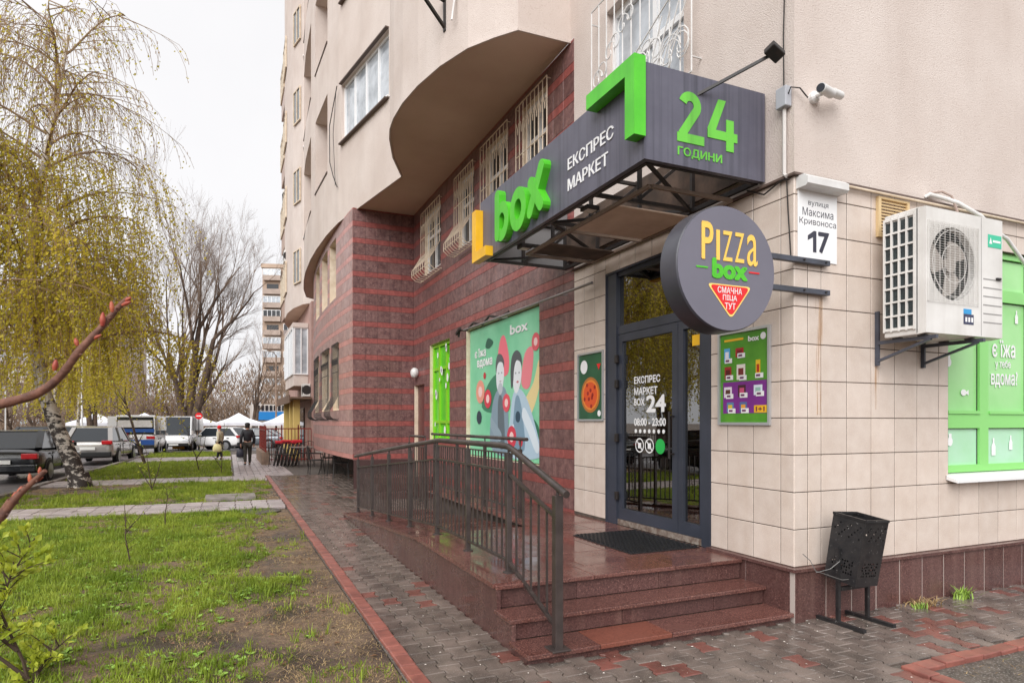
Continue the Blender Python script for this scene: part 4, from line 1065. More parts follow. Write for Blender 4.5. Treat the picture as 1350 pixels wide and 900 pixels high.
# ------------------------------------------------------------------ door mat
dm = MB(); x0, x1, y0, y1 = -.87, -.06, 1.10, 2.20
dm.bbox(x0, x1, y0, y1, .404, .412, .003)
mat_t = thing('doormat', 'black rubber honeycomb doormat on the granite landing', 'doormat', (-.46, 1.65, .404))
M_rub = mat('black_rubber', lin(34,34,36), 0.45, col2=lin(24,24,26), nscale=20)
dm.build('backing', M_rub, mat_t)
hc = MB(); r = .028
for i in range(int((x1-x0)/(r*1.75))):
    for j in range(int((y1-y0)/(r*1.55))):
        cx, cy_ = x0+.035+i*r*1.75+(r*.87 if j % 2 else 0), y0+.035+j*r*1.52
        if cx > x1-.03 or cy_ > y1-.03: continue
        o_, n_ = circ(cx, cy_, r, 6), circ(cx, cy_, r*.72, 6)
        vs = [(u, v, .412) for u, v in o_]+[(u, v, .422) for u, v in o_]+[(u, v, .422) for u, v in n_]+[(u, v, .412) for u, v in n_]
        hc.add(vs, [(k, (k+1) % 6, (k+1) % 6+6, k+6) for k in range(6)]+[(k+6, (k+1) % 6+6, (k+1) % 6+12, k+12) for k in range(6)]+[(k+12, (k+1) % 6+12, (k+1) % 6+18, k+18) for k in range(6)])
hc.build('honeycomb', M_rub, mat_t, kind='stuff', recalc=False)
# ================================================================== CANOPY SIGN
CN = thing('shop_canopy_sign', 'grey boxed shop canopy sign with green box lettering over the entrance', 'sign', (-.64, 2.1, 3.72))
CX, CY0, CY1, CZ0, CZ1 = -1.28, .30, 3.93, 3.73, 4.50
mb = MB(); mb.box(CX, -.02, CY0, CY0+.05, CZ0, CZ1); mb.build('end_panel', M_anth, CN)
mb = MB(); mb.box(CX-.003, CX+.05, CY0+.001, CY1, CZ0+.001, CZ1+.001); mb.build('side_panel', M_anth, CN)
mb = MB(); mb.box(CX+.051, -.02, CY1-.05, CY1-.001, CZ0+.02, CZ1); mb.build('far_panel', mat('grey_sheet', lin(120,118,118), 0.4), CN)
mb = MB(); mb.box(-.05, -.021, CY0+.051, CY1-.051, CZ0+.1, CZ1-.121); mb.build('back_sheet', M_canin, CN)
mb = MB(); z = CZ0+.015
mb.bar((CX+.07, CY0+.06, z), (CX+.07, CY1-.06, z), .04); mb.bar((-.06, CY0+.06, z), (-.06, CY1-.06, z), .04)
for y in (CY0+.075, 1.2, 2.1, 3.0, CY1-.075):
    mb.bar((CX+.09, y, z), (-.08, y, z), .035); mb.bar((CX+.09, y, CZ1-.2), (-.08, y, CZ1-.2), .035)
    for x in (CX+.08, -.7, -.07): mb.bar((x, y, z+.02), (x, y, CZ1-.2), .035)
    mb.bar((CX+.1, y, z+.03), (-.7, y, CZ1-.22), .03); mb.bar((-.7, y, z+.03), (-.1, y, CZ1-.22), .03)
for a, b in ((CY0+.1, 1.2), (2.1, 1.2), (2.1, 3.0), (CY1-.1, 3.0)):
    mb.bar((CX+.07, a, z+.03), (CX+.07, b, CZ1-.2), .03); mb.bar((CX+.1, a, z-.002), (-.1, b, z-.002), .028)
mb.build('truss', M_black, CN)
M_soff = mat('soffit_panel', lin(226,204,186), 0.5, col2=lin(206,182,162), nscale=4)
for (y0, y1) in ((1.15, 1.98), (2.55, 3.0)):
    mb = MB(); mb.box(-.98, -.12, y0, y1, 3.655, 3.668); mb.build('soffit_panel', M_soff if y0 < 2 else M_canin, CN)
mb = MB()
for (a, b) in (((-1.0, .62, 3.66), (-1.0, 3.1, 3.66)), ((-.10, .62, 3.66), (-.10, 3.1, 3.66)), ((-.98, .62, 3.66), (-.12, .62, 3.66)), ((-.98, 2.05, 3.66), (-.12, 2.05, 3.66)), ((-.98, 3.1, 3.66), (-.12, 3.1, 3.66))): mb.bar(a, b, .035, .03)
mb.build('soffit_frame', mat('dusty_profile', lin(130,112,98), 0.5), CN)
for y in (1.4, 2.9):
    mb = MB(); mb.bbox(-1.16, -1.02, y, y+.14, 3.69, 3.73, .006); o = mb.build('downlight', M_black, CN)
    mb = MB(); mb.box(-1.14, -1.04, y+.02, y+.12, 3.686, 3.6895); mb.build('lens', M_wpaint, o)
FS = fX(CX-.003)
# thick letters b, o, x
def ring(mb, uc, vc, ro, ri, d0, d1, n=28, ry=1.12):
    o_, n_ = circ(uc, vc, ro, n, ro*ry), circ(uc, vc, ri, n, ri*ry*1.05)
    vs = [FS(u, v, d0) for u, v in o_]+[FS(u, v, d1) for u, v in o_]+[FS(u, v, d1) for u, v in n_]+[FS(u, v, d0) for u, v in n_]
    mb.add(vs, [(k+q*n, (k+1) % n+q*n, (k+1) % n+(q+1) % 4*n, k+(q+1) % 4*n) for k in range(n) for q in range(4)])
def capsule(u0, v0, u1, v1, w, n=6):
    a = math.atan2(v1-v0, u1-u0); out = []
    for i in range(n+1): t = a-math.pi/2+math.pi*i/n; out.append((u1+w/2*math.cos(t), v1+w/2*math.sin(t)))
    for i in range(n+1): t = a+math.pi/2+math.pi*i/n; out.append((u0+w/2*math.cos(t), v0+w/2*math.sin(t)))
    return out
D = .085
mb = MB(); ring(mb, -3.02, 3.995, .205, .085, .0, D); mb.prism(capsule(-3.155, 3.86, -3.155, 4.33, .14), FS, 0, D+.002); mb.build('letter', M_green, CN)
mb = MB(); ring(mb, -2.56, 4.0, .215, .095, .0, D); mb.build('letter', M_green, CN)
mb = MB(); mb.prism(capsule(-2.25, 3.87, -1.98, 4.27, .135), FS, 0, D); mb.prism(capsule(-2.23, 4.17, -1.99, 3.88, .135), FS, 0, D+.002); mb.build('letter', M_green, CN)
# green corner and yellow corner
mb = MB(); z1 = CZ1+.035; y0 = CY0-.02
mb.prism([(-y0, z1), (-y0, 3.90), (-y0-.13, 3.90), (-y0-.13, z1-.13), (-1.02, z1-.13), (-1.02, z1)], fX(CX-.005), 0, .11); mb.build('corner_trim', M_green, CN)
mb = MB(); yy = CY1+.04; z0 = CZ0-.02
mb.prism([(-yy, z0), (-yy+.48, z0), (-yy+.48, z0+.12), (-yy+.14, z0+.12), (-yy+.14, z0+.66), (-yy, z0+.66)], fX(CX-.005), 0, .10); mb.build('corner_trim', M_yel, CN)
write(CN, 'side_lettering', M_white, 'ЕКСПРЕС', FS, -1.55, -.74, 4.075, 4.19, .002, .006, .01); write(CN, 'side_lettering', M_white, 'МАРКЕТ', FS, -1.55, -.83, 3.875, 3.99, .002, .006, .01)
FE = fY(CY0)
M_fgr = mat('faded_green', lin(108,200,66), 0.45, streak=.6, streakcol=lin(70,130,50), coords='World')
mb = MB(); cx2, cz2, r2, w2 = -.835, 4.235, .075, .075
pc = [(cx2+r2*math.cos(R_(a)), cz2+r2*math.sin(R_(a))) for a in range(165, -46, -15)] + [(cx2-.085, 3.985)]
for i, (p, q) in enumerate(zip(pc, pc[1:])):
    v_ = (Vector(q)-Vector(p)).normalized(); n_ = Vector((-v_.y, v_.x))*w2/2
    if i == 0: lastL, lastR = Vector(p)+n_, Vector(p)-n_
    v2 = (Vector(pc[i+2])-Vector(q)).normalized() if i+2 < len(pc) else v_; nn = Vector((-(v_+v2).y, (v_+v2).x)).normalized()*w2/2
    L2, R2 = Vector(q)+nn, Vector(q)-nn; mb.prism([tuple(lastL), tuple(L2), tuple(R2), tuple(lastR)], FE, .001, .005); lastL, lastR = L2, R2
mb.prism([(-.965, 3.925), (-.69, 3.925), (-.69, 4.0), (-.965, 4.0)], FE, .001, .0056); mb.build('end_lettering', M_fgr, CN)
mb = MB(); mb.prism([(-.46, 4.345), (-.54, 4.345), (-.655, 4.085), (-.655, 4.01), (-.58, 4.055)], FE, .001, .005); mb.prism([(-.655, 4.01), (-.335, 4.01), (-.335, 4.085), (-.655, 4.085)], FE, .001, .0056); mb.prism([(-.455, 3.925), (-.375, 3.925), (-.375, 4.19), (-.455, 4.19)], FE, .001, .0062); mb.build('end_lettering', M_fgr, CN)
write(CN, 'end_lettering', M_fgr, 'ГОДИНИ', FE, -.96, -.50, 3.80, 3.885, .001, .004, .022)
# floodlight on an arm
fl = thing('floodlight', 'small black floodlight on a slanting arm above the canopy', 'lamp', (-.55, .33, 4.5))
mb = MB(); mb.bar((-.78, .33, 4.33), (-.30, -.02, 4.60), .022); mb.build('arm', M_black, fl)
mb = MB(); mb.bbox(-.36, -.22, -.12, -.02, 4.575, 4.64, .01)
c = Vector((-.29, -.07, 4.61)); Mx = Matrix.Translation(c) @ Matrix.Rotation(R_(24), 4, 'Y') @ Matrix.Rotation(R_(-25), 4, 'X') @ Matrix.Translation(-c); mb.v = [tuple(Mx @ Vector(v)) for v in mb.v]; o = mb.build('lamp_head', M_black, fl)
mb = MB()
for k in range(5): mb.box(-.34+.025*k, -.335+.025*k, -.11, -.03, 4.641, 4.665)
mb.v = [tuple(Mx @ Vector(v)) for v in mb.v]; mb.build('cooling_fins', M_black, o)
# ================================================================== ROUND PIZZA SIGN
PZ = thing('round_sign', 'round grey projecting sign with yellow Pizza lettering and red triangle', 'sign', (-.8, -.05, 2.81))
cx, cz, rr = -.80, 2.815, .482
mb = MB(); mb.lathe([(rr-.012, .11), (rr, .10), (rr, -.088), (rr-.008, -.098)], (cx, 0, cz), 'Y', 56); mb.build('drum', mat('drum_side', lin(70,70,78), 0.35, coords='World', col2=lin(52,52,60), nscale=2), PZ, smooth=True)
mb = MB(); FPz = fY(-.0985)
mb.prism(circ(cx, cz, rr-.009, 56), FPz, 0, .003); mb.build('face', mat('drum_face', lin(112,110,122), 0.4, col2=lin(106,104,116), nscale=2, coords='World'), PZ)
FPr = lambda u, v, d: (cx+u, -.102-d, cz+v)
M_pzy = mat('pizza_yellow', lin(246,200,90), 0.4)
for q in (('P', -.255, -.145, .05, .335, .015), ('I', -.115, -.082, .055, .285, .0), ('Z', -.050, .040, .055, .285, -.005), ('Z', .068, .158, .055, .285, -.005), ('a', .19, .295, .04, .285, .0)): write(PZ, 'yellow_letter', M_pzy, q[0], FPr, *q[1:5], .001, .004, q[5])
mb = MB(); mb.prism(capsule(-.30, -.01, -.20, -.01, .012), FPr, .001, .004); mb.build('green_dash', M_green, PZ); write(PZ, 'green_lettering', M_green, 'box', FPr, -.155, .19, -.085, .07, .001, .004, .05)
mb = MB(); mb.prism(capsule(.215, -.01, .31, -.01, .012), FPr, .001, .004); mb.build('red_dash', mat('sign_red', lin(222,32,36), 0.4), PZ)
def rtri(s):
    pts = [(-.205, -.125), (.235, -.125), (.03, -.385)]; c = (sum(p[0] for p in pts)/3, sum(p[1] for p in pts)/3); out = []
    pts = [(c[0]+(p[0]-c[0])*s, c[1]+(p[1]-c[1])*s) for p in pts]
    for i in range(3):
        a, b, d = Vector(pts[i-1]), Vector(pts[i]), Vector(pts[(i+1) % 3])
        e, f = b+(a-b).normalized()*.045, b+(d-b).normalized()*.045
        for k in range(5): t = k/4; q = e*(1-t)**2+b*2*t*(1-t)+f*t*t; out.append((q.x, q.y))
    return out
mb = MB(); mb.prism(rtri(1.0), FPr, .001, .003); mb.build('triangle_border', mat('border_cream', lin(250,214,120), 0.4), PZ)
mb = MB(); mb.prism(rtri(.90), FPr, .0035, .005); mb.build('triangle', MATS['sign_red'], PZ)
for q in (('СМАЧНА', -.105, .135, -.192, -.143), ('ПІЦА', -.055, .085, -.252, -.203), ('ТУТ', -.035, .07, -.312, -.263)): write(PZ, 'white_lettering', M_white, q[0], FPr, *q[1:], .006, 0, .012)
M_brk = mat('bracket_steel', lin(74,78,90), 0.4, col2=lin(60,62,70), nscale=8)
for z in (2.98, 2.73):
    mb = MB(); mb.bbox(-.40, .355, -.055, -.012, z-.022, z+.022, .003); o = mb.build('bracket', M_brk, PZ)
    mb = MB()
    for u in (.05, .3): mb.lathe([(.008, -.068), (.008, -.055)], (u, 0, z), 'Y', 8)
    mb.build('bolt', M_black, o)
# ================================================================== POSTERS AND BILLBOARD
def rectp(mb, fn, u0, u1, v0, v1, d0, d1): mb.prism([(u0, v0), (u1, v0), (u1, v1), (u0, v1)], fn, d0, d1)
M_alu = mat('aluminium', lin(196,198,200), 0.35, metal=0.6)
def poster(name, label, y0, y1, z0, z1, base):
    t = thing(name, label, 'poster', (0, (y0+y1)/2, z0)); fn = fX(0.0); mb = MB()
    for (a, b, c, d) in ((-y1, -y1+.025, z0, z1), (-y0-.025, -y0, z0, z1), (-y1+.025, -y0-.025, z0, z0+.025), (-y1+.025, -y0-.025, z1-.025, z1)): rectp(mb, fn, a, b, c, d, .001, .024)
    mb.build('frame', M_alu, t); mb = MB(); rectp(mb, fn, -y1+.02, -y0-.02, z0+.02, z1-.02, .002, .008); mb.build('sheet', base, t)
    return t
pcol = lambda n, c: MATS.get(n) or mat(n, lin(*c), 0.35)
P1 = poster('price_poster', 'framed green and purple price poster with products beside the door', .245, .89, 1.612, 2.485, mat('poster_green', lin(92,160,44), 0.3, col2=lin(70,140,36), nscale=4, coords='World'))
fn = fX(-.009); U0, V0, UW, VH = -.865, 1.637, .595, .823
def pu(a): return U0+UW*a
def pv(b): return V0+VH*b
mb = MB(); rectp(mb, fn, pu(.06), pu(.97), pv(.10), pv(.455), 0, .001); mb.build('purple_panel', pcol('poster_purple', (122,42,136)), P1)
prs = random.Random(4); items = []
for (a, b, w, h, c, c2) in ((.15,.76,.13,.16,(90,170,220),(230,230,240)), (.42,.78,.17,.10,(170,30,40),(120,16,30)), (.80,.58,.09,.19,(240,200,40),(190,60,20)), (.17,.56,.15,.14,(160,40,40),(90,20,20)), (.45,.56,.18,.17,(236,228,220),(120,40,40)),
                      (.17,.34,.17,.12,(230,220,230),(90,50,40)), (.47,.35,.16,.13,(70,30,40),(200,80,120)), (.80,.35,.17,.11,(220,230,240),(150,190,180)), (.22,.17,.15,.11,(90,130,170),(220,190,60)), (.50,.17,.15,.11,(80,110,160),(230,160,60))):
    m1 = MB(); rectp(m1, fn, pu(a-w/2), pu(a+w/2), pv(b-h/2), pv(b+h/2), .0012, .002); m1.build('product_print', pcol('pp_%d_%d_%d' % c, c), P1)
    m2 = MB(); rectp(m2, fn, pu(a-w*.3), pu(a+w*.3), pv(b-h*.2), pv(b+h*.25), .0022, .003); m2.build('product_print', pcol('pp_%d_%d_%d' % c2, c2), P1)
    items.append((a+w*.18, b-h*.42))
for a, b in items:
    mb = MB(); rectp(mb, fn, pu(a-.07), pu(a+.09), pv(b-.022), pv(b+.032), .0032, .004); o = mb.build('price_tag', M_white, P1)
    mb = MB(); rectp(mb, fn, pu(a-.05), pu(a+.03), pv(b-.006), pv(b+.018), .0042, .0048); mb.build('price_print', pcol('price_ink', (110,60,100)), o)
write(P1, 'lettering', M_white, 'box', fn, pu(.60), pu(.82), pv(.885), pv(.945), .001, .001, .04); mb = MB(); mb.prism(circ(pu(.90), pv(.925), .032, 16), fn, .001, .002); mb.build('white_print', M_white, P1)
mb = MB(); rectp(mb, fn, pu(.72), pu(.97), pv(.105), pv(.185), .0012, .002); mb.build('yellow_print', M_yel, P1)
mb = MB(); rectp(mb, fn, pu(.09), pu(.50), pv(.915), pv(.94), .001, .002); mb.build('heading_print', M_yel, P1)
mb = MB(); text(mb, '1+1', fn, pu(.76), pu(.93), pv(.12), pv(.17), .0025, .001, .03); mb.build('offer_print', pcol('offer_ink', (110,30,60)), P1)
P2 = poster('pizza_poster', 'small framed dark green pizza poster left of the door', 2.955, 3.60, 1.652, 2.545, mat('poster_dark', lin(44,96,66), 0.3, col2=lin(30,78,52), nscale=3, coords='World'))
c = (-3.275, 1.99)
for (r_, cc, d) in ((.235, (176,110,50), .001), (.20, (226,130,50), .0025), (.17, (214,84,40), .004)):
    mb = MB(); mb.prism(circ(*c, r_, 24, r_*.98), fn, d, d+.001); mb.build('pizza_print', pcol('pz_%d' % cc[1], cc), P2)
mb = MB(); pr2 = random.Random(8)
for k in range(9):
    a = k*.7; q = .06+.09*(k % 2); mb.prism(circ(c[0]+q*math.cos(a), c[1]+q*math.sin(a), .027, 9), fn, .0055, .006)
mb.build('topping_print', pcol('topping', (150,30,30)), P2)
mb = MB(); mb.prism(circ(-3.44, 2.36, .09, 18), fn, .001, .002); mb.build('white_print', M_white, P2); mb = MB(); mb.prism(circ(-3.06, 1.75, .04, 14), fn, .001, .002); mb.build('white_print', M_white, P2)
mb = MB(); mb.prism([(-3.12, 2.38), (-3.02, 2.38), (-3.07, 2.30)], fn, .001, .002); mb.build('red_print', MATS['sign_red'], P2)
# large billboard in the recess of the striped wall
BB = thing('billboard', 'large green billboard with two figures in grey clothes and the word box', 'billboard', (.05, 6.4, .98))
fb = fX(.105)
mb = MB(); rectp(mb, fb, -8.03, -4.83, 1.0, 3.42, 0, .03); mb.build('sheet', mat('billboard_green', lin(112,194,150), 0.4, col2=lin(140,210,170), nscale=1.2, coords='World'), BB)
W_, H_ = 3.2, 2.42
def B(a, b): return (-8.03+W_*a, 1.0+H_*b)
def shape(name, pts, col, d, sm=True):
    P = [B(*p) for p in pts]
    if sm:      # Catmull-Rom rounding of the outline
        out = []; n = len(P)
        for i in range(n):
            p0, p1, p2, p3 = (Vector(P[(i+k-1) % n]) for k in range(4))
            for t in (0, .25, .5, .75): q = .5*((2*p1)+(p2-p0)*t+(2*p0-5*p1+4*p2-p3)*t*t+(3*p1-p0-3*p2+p3)*t**3); out.append((q.x, q.y))
        P = out
    m_ = MB(); m_.prism(P, fb, .031+d, .032+d); m_.build(name, pcol('bb_%d_%d_%d' % col, col), BB)
shape('leaf_print', [(.20,.38),(.30,.55),(.46,.62),(.50,.50),(.40,.34)], (52,124,96), .000)
shape('leaf_print', [(.70,.20),(.86,.30),(.97,.20),(.88,.06)], (32,110,80), .000)
shape('banana_print', [(.80,.40),(.90,.52),(.96,.66),(.98,.55),(.93,.40),(.85,.30)], (226,206,150), .000)
shape('splash_print', [(.44,.62),(.47,.84),(.54,.88),(.60,.72),(.58,.60)], (228,110,126), .000)
shape('splash_print', [(.76,.52),(.80,.72),(.90,.74),(.86,.50)], (228,130,140), .0005)
# first figure
shape('figure_print', [(.40,.04),(.33,.14),(.36,.36),(.42,.48),(.52,.52),(.58,.44),(.60,.20),(.62,.03)], (128,150,164), .0015)
shape('figure_print', [(.46,.10),(.45,.40),(.49,.46),(.53,.36),(.54,.10)], (92,106,114), .0025)
shape('figure_print', [(.435,.52),(.425,.62),(.44,.70),(.50,.71),(.535,.63),(.52,.53),(.48,.47)], (216,222,226), .0025)
shape('figure_print', [(.425,.62),(.418,.69),(.445,.755),(.50,.75),(.535,.70),(.53,.655),(.515,.69),(.47,.70),(.44,.675)], (84,90,94), .0035)
shape('figure_print', [(.45,.50),(.47,.545),(.505,.54),(.515,.49),(.48,.46)], (180,188,194), .0034)
for e in (.462, .503): shape('figure_print', [(e-.010,.618),(e,.628),(e+.010,.618),(e,.612)], (160,166,172), .0036)
shape('figure_print', [(.468,.560),(.485,.566),(.502,.560),(.485,.552)], (186,180,184), .0036)
shape('figure_print', [(.36,.20),(.34,.30),(.40,.26),(.50,.18),(.47,.12)], (140,160,172), .0037)
# second figure
shape('figure_print', [(.60,.03),(.62,.30),(.66,.46),(.74,.49),(.84,.40),(.96,.16),(.98,.04)], (176,200,216), .004)
shape('figure_print', [(.66,.10),(.68,.40),(.73,.44),(.78,.30),(.80,.08)], (120,150,170), .005)
shape('figure_print', [(.665,.50),(.655,.60),(.68,.68),(.74,.68),(.765,.60),(.745,.51),(.70,.46)], (222,226,230), .005)
shape('figure_print', [(.635,.50),(.625,.62),(.645,.72),(.70,.755),(.755,.72),(.77,.64),(.75,.67),(.70,.685),(.672,.63),(.66,.54)], (78,84,90), .006)
for e in (.692, .735): shape('figure_print', [(e-.010,.598),(e,.608),(e+.010,.598),(e,.592)], (160,166,172), .0062)
shape('figure_print', [(.70,.538),(.716,.546),(.732,.538),(.716,.530)], (190,110,116), .0062)
shape('figure_print', [(.80,.36),(.90,.24),(.97,.10),(.93,.07),(.84,.20),(.77,.30)], (214,226,234), .0062)
shape('figure_print', [(.63,.08),(.64,.22),(.67,.24),(.67,.08)], (206,220,230), .0062)
for (a, b, r_, cc) in ((.30,.44,.055,(206,56,76)), (.57,.40,.05,(216,80,96)), (.64,.16,.06,(206,60,80)), (.93,.78,.045,(214,90,100)), (.755,.13,.025,(200,50,70)), (.25,.62,.02,(190,50,60)), (.16,.30,.04,(36,56,70)), (.72,.30,.03,(40,70,90)), (.18,.50,.07,(224,150,130))):
    shape('fruit_print', [(a+r_*math.cos(k*.785), b+r_*1.3*math.sin(k*.785)) for k in range(8)], cc, .007)
    if r_ > .042: shape('fruit_print', [(a+r_*.45*math.cos(k*.785), b+r_*.6*math.sin(k*.785)) for k in range(8)], (236,200,196), .008)
shape('leaf_print', [(.26,.84),(.30,.90),(.38,.86),(.32,.82)], (20,90,70), .002)
for q in (('є їжа', .09, .27, .77, .84), ('вдома', .13, .37, .68, .75), ('box', .62, .84, .87, .94)): write(BB, 'lettering', M_white, q[0], fX(.07), B(q[1], 0)[0], B(q[2], 0)[0], 1.0+H_*q[3], 1.0+H_*q[4], .003, .001, .025)
# swinging rod with tube lamp above the billboard
rd = thing('lamp_rod', 'thin metal rod with cable running along the wall above the billboard', 'pipe', (-.1, 5.4, 3.4))
mb = MB(); mb.tube([(-.16, 7.8, 3.40), (-.16, 2.98, 3.37)], .018, 8); mb.tube([(0, 6.0, 3.40), (-.16, 6.0, 3.365)], .01, 6); mb.tube([(0, 3.9, 3.40), (-.16, 3.9, 3.37)], .01, 6); mb.build('rod', mat('galvanised', lin(150,146,144), .4, metal=.5), rd)
mb = MB(); mb.tube([(-.18, 8.0, 3.30), (-.17, 7.95, 3.42), (-.15, 7.6, 3.38), (-.17, 7.2, 3.46), (-.14, 6.8, 3.38), (-.17, 6.4, 3.47), (-.14, 6.0, 3.39), (-.15, 5.6, 3.42)], .02, 6); mb.bar((-.20, 8.05, 3.36), (-.20, 7.85, 3.44), .05); mb.build('cable', M_black, rd)
# ================================================================== THINGS ON THE RIGHT WALL
# ---- air conditioner
AC = thing('air_conditioner', 'white air conditioner outdoor unit on steel brackets beside the green window', 'air conditioner', (1.42, -.3, 2.3))
ax0, ax1, ay0, ay1, az0, az1 = .905, 1.945, -.50, -.13, 2.365, 3.42
M_ac = mat('ac_white', lin(224,222,218), 0.4, col2=lin(206,203,198), nscale=2.5, streak=.15, streakcol=lin(170,160,150), coords='World')
mb = MB(); mb.bbox(ax0+.012, ax1, ay0+.06, ay1, az0, az1, .012); 
# front plate with a round opening
fcx, fcz, fr = 1.262, 2.965, .305; n = 40; yf = ay0
sq = []
for k in range(n):
    a = 2*math.pi*k/n; c_, s_ = math.cos(a), math.sin(a); m_ = max(abs(c_), abs(s_)); hx, hz = .335, .335
    sq.append((fcx+hx*c_/m_, fcz+hz*s_/m_))
ci = [(fcx+fr*math.cos(2*math.pi*k/n), fcz+fr*math.sin(2*math.pi*k/n)) for k in range(n)]
vs = [(x, yf, z) for x, z in sq]+[(x, yf, z) for x, z in ci]+[(x, yf+.062, z) for x, z in ci]
mb.add(vs, [(k, (k+1) % n, (k+1) % n+n, k+n) for k in range(n)]+[(k+n, (k+1) % n+n, (k+1) % n+2*n, k+2*n) for k in range(n)])
X0, X1, Z0, Z1 = fcx-.335, fcx+.335, fcz-.335, fcz+.335
for (a, b, c, d) in ((ax0+.012, X0, az0+.01, az1-.012), (X1, ax1-.002, az0+.01, az1-.012), (X0, X1, az0+.01, Z0), (X0, X1, Z1, az1-.012)):
    mb.add([(a, yf, c), (b, yf, c), (b, yf, d), (a, yf, d)], [(0, 1, 2, 3)])
mb.add([(ax0+.012, yf, az1-.012), (ax1-.002, yf, az1-.012), (ax1-.002, yf+.08, az1-.001), (ax0+.012, yf+.08, az1-.001), (ax0+.012, yf, az0+.01), (ax1-.002, yf, az0+.01), (ax1-.002, yf+.08, az0+.003), (ax0+.012, yf+.08, az0+.003)],
       [(0, 1, 2, 3), (4, 5, 6, 7), (0, 3, 7, 4), (1, 5, 6, 2)])
acb = mb.build('casing', M_ac, AC)
mb = MB(); mb.prism(circ(fcx, fcz, fr-.002, 30), fY(ay0+.061), 0, .001); mb.build('fan_shade_disc', mat('recess_shade', lin(46,43,43), .7), AC)  # flat disc; the shade inside the fan opening is put into its colour
mb = MB()
for k in range(3):
    a0 = k*2.094+.4; pts = [(fcx+.05*math.cos(a0), fcz+.05*math.sin(a0))]
    for i in range(7): a = a0-.1+i*.20; rr_ = .275-.012*i; pts.append((fcx+rr_*math.cos(a), fcz+rr_*math.sin(a)))
    pts.append((fcx+.07*math.cos(a0+1.2), fcz+.07*math.sin(a0+1.2)))
    mb.prism(pts, fY(ay0+.055), -.003, .004)
mb.lathe([(.07, .02), (.06, .055)], (fcx, ay0, fcz), 'Y', 20); mb.build('fan', mat('fan_plastic', lin(168,160,152), .5), AC)
mb = MB()
for k in range(34):
    z = fcz-.33+.66*k/33; mb.bar((fcx-.325, ay0-.012, z), (fcx+.325, ay0-.012, z), .0026)
for k in range(11):
    x = fcx-.325+.65*k/10; mb.bar((x, ay0-.016, fcz-.33), (x, ay0-.016, fcz+.33), .003)
for x in (fcx-.326, fcx+.326): mb.bar((x, ay0-.006, fcz-.333), (x, ay0-.006, fcz+.333), .008)
for r_ in (.16, .28): mb.tube([(fcx+r_*math.cos(k*.2618), ay0-.010, fcz+r_*math.sin(k*.2618)) for k in range(25)], .003, 4)
mb.build('fan_guard', M_ac, AC)
mb = MB(); yy0, yy1 = ay1-.012, ay0+.09        # side louvre on the -X side
rectp(mb, fX(ax0+.011), -yy0, -yy1, az0+.08, az1-.07, 0, .001); mb.build('coil', mat('coil_fins', lin(52,64,66), .5, col2=lin(30,36,38), nscale=60), AC)
mb = MB(); zs_ = [az0+.06+(az1-.05-az0-.06)*k/8 for k in range(9)]; ysl = [yy0+(yy1-yy0)*k/4 for k in range(5)]
for z in zs_: mb.box(ax0-.006, ax0+.0105, yy1, yy0, z-.008, z+.008)
for y in ysl: mb.box(ax0-.008, ax0+.0105, y-.007, y+.007, az0+.045, az1-.035)
mb.build('side_grille', M_ac, AC)
mb = MB()
for k in range(6): mb.box(1.67, 1.93, ay0-.003, ay0+.001, 2.5+.075*k, 2.508+.075*k)
mb.box(1.64, 1.645, ay0-.002, ay0+.001, az0+.02, az1-.02); mb.build('panel_groove', mat('groove', lin(150,148,146), .6), AC)
mb = MB(); rectp(mb, fY(ay0), 1.735, 1.925, 3.16, 3.27, .001, .003); mb.build('green_badge', mat('badge_green', lin(52,190,150), .4), AC)
mb = MB(); rectp(mb, fY(ay0), 1.80, 1.91, 3.205, 3.225, .0035, .004); mb.prism([(1.75, 3.19), (1.79, 3.19), (1.77, 3.245)], fY(ay0), .0035, .004)
mb.build('badge_print', M_white, AC)
mb = MB(); rectp(mb, fY(ay0), 1.40, 1.535, 2.47, 2.555, .001, .003); mb.build('energy_sticker', mat('sticker_navy', lin(48,52,84), .4), AC)
mb = MB(); rectp(mb, fY(ay0), 1.40, 1.505, 2.557, 2.60, .001, .003); mb.build('blue_sticker', mat('sticker_blue', lin(40,150,210), .4), AC)
mb = MB(); [rectp(mb, fY(ay0), 1.42+.04*k, 1.445+.04*k, 2.49, 2.53, .0035, .004) for k in range(3)]; mb.build('sticker_print', M_white, AC)
mb = MB(); mb.bbox(1.845, 1.90, ay0-.02, ay0, 2.88, 2.90, .004); mb.build('valve_cover', M_black, AC)
for x in (.98, 1.60):
    mb = MB(); mb.bar((x, -.022, 2.62), (x, -.022, 2.14), .035, .02); mb.bar((x, -.03, 2.34), (x, -.55, 2.34), .03, .03); mb.bar((x, -.03, 2.18), (x, -.50, 2.325), .028, .02)
    o = mb.build('bracket', M_brk, AC)
    mb = MB(); mb.bbox(x-.03, x+.03, -.46, -.40, 2.355, 2.366, .003); mb.bbox(x-.03, x+.03, -.24, -.18, 2.355, 2.366, .003); mb.build('rubber_foot', M_rub, o)
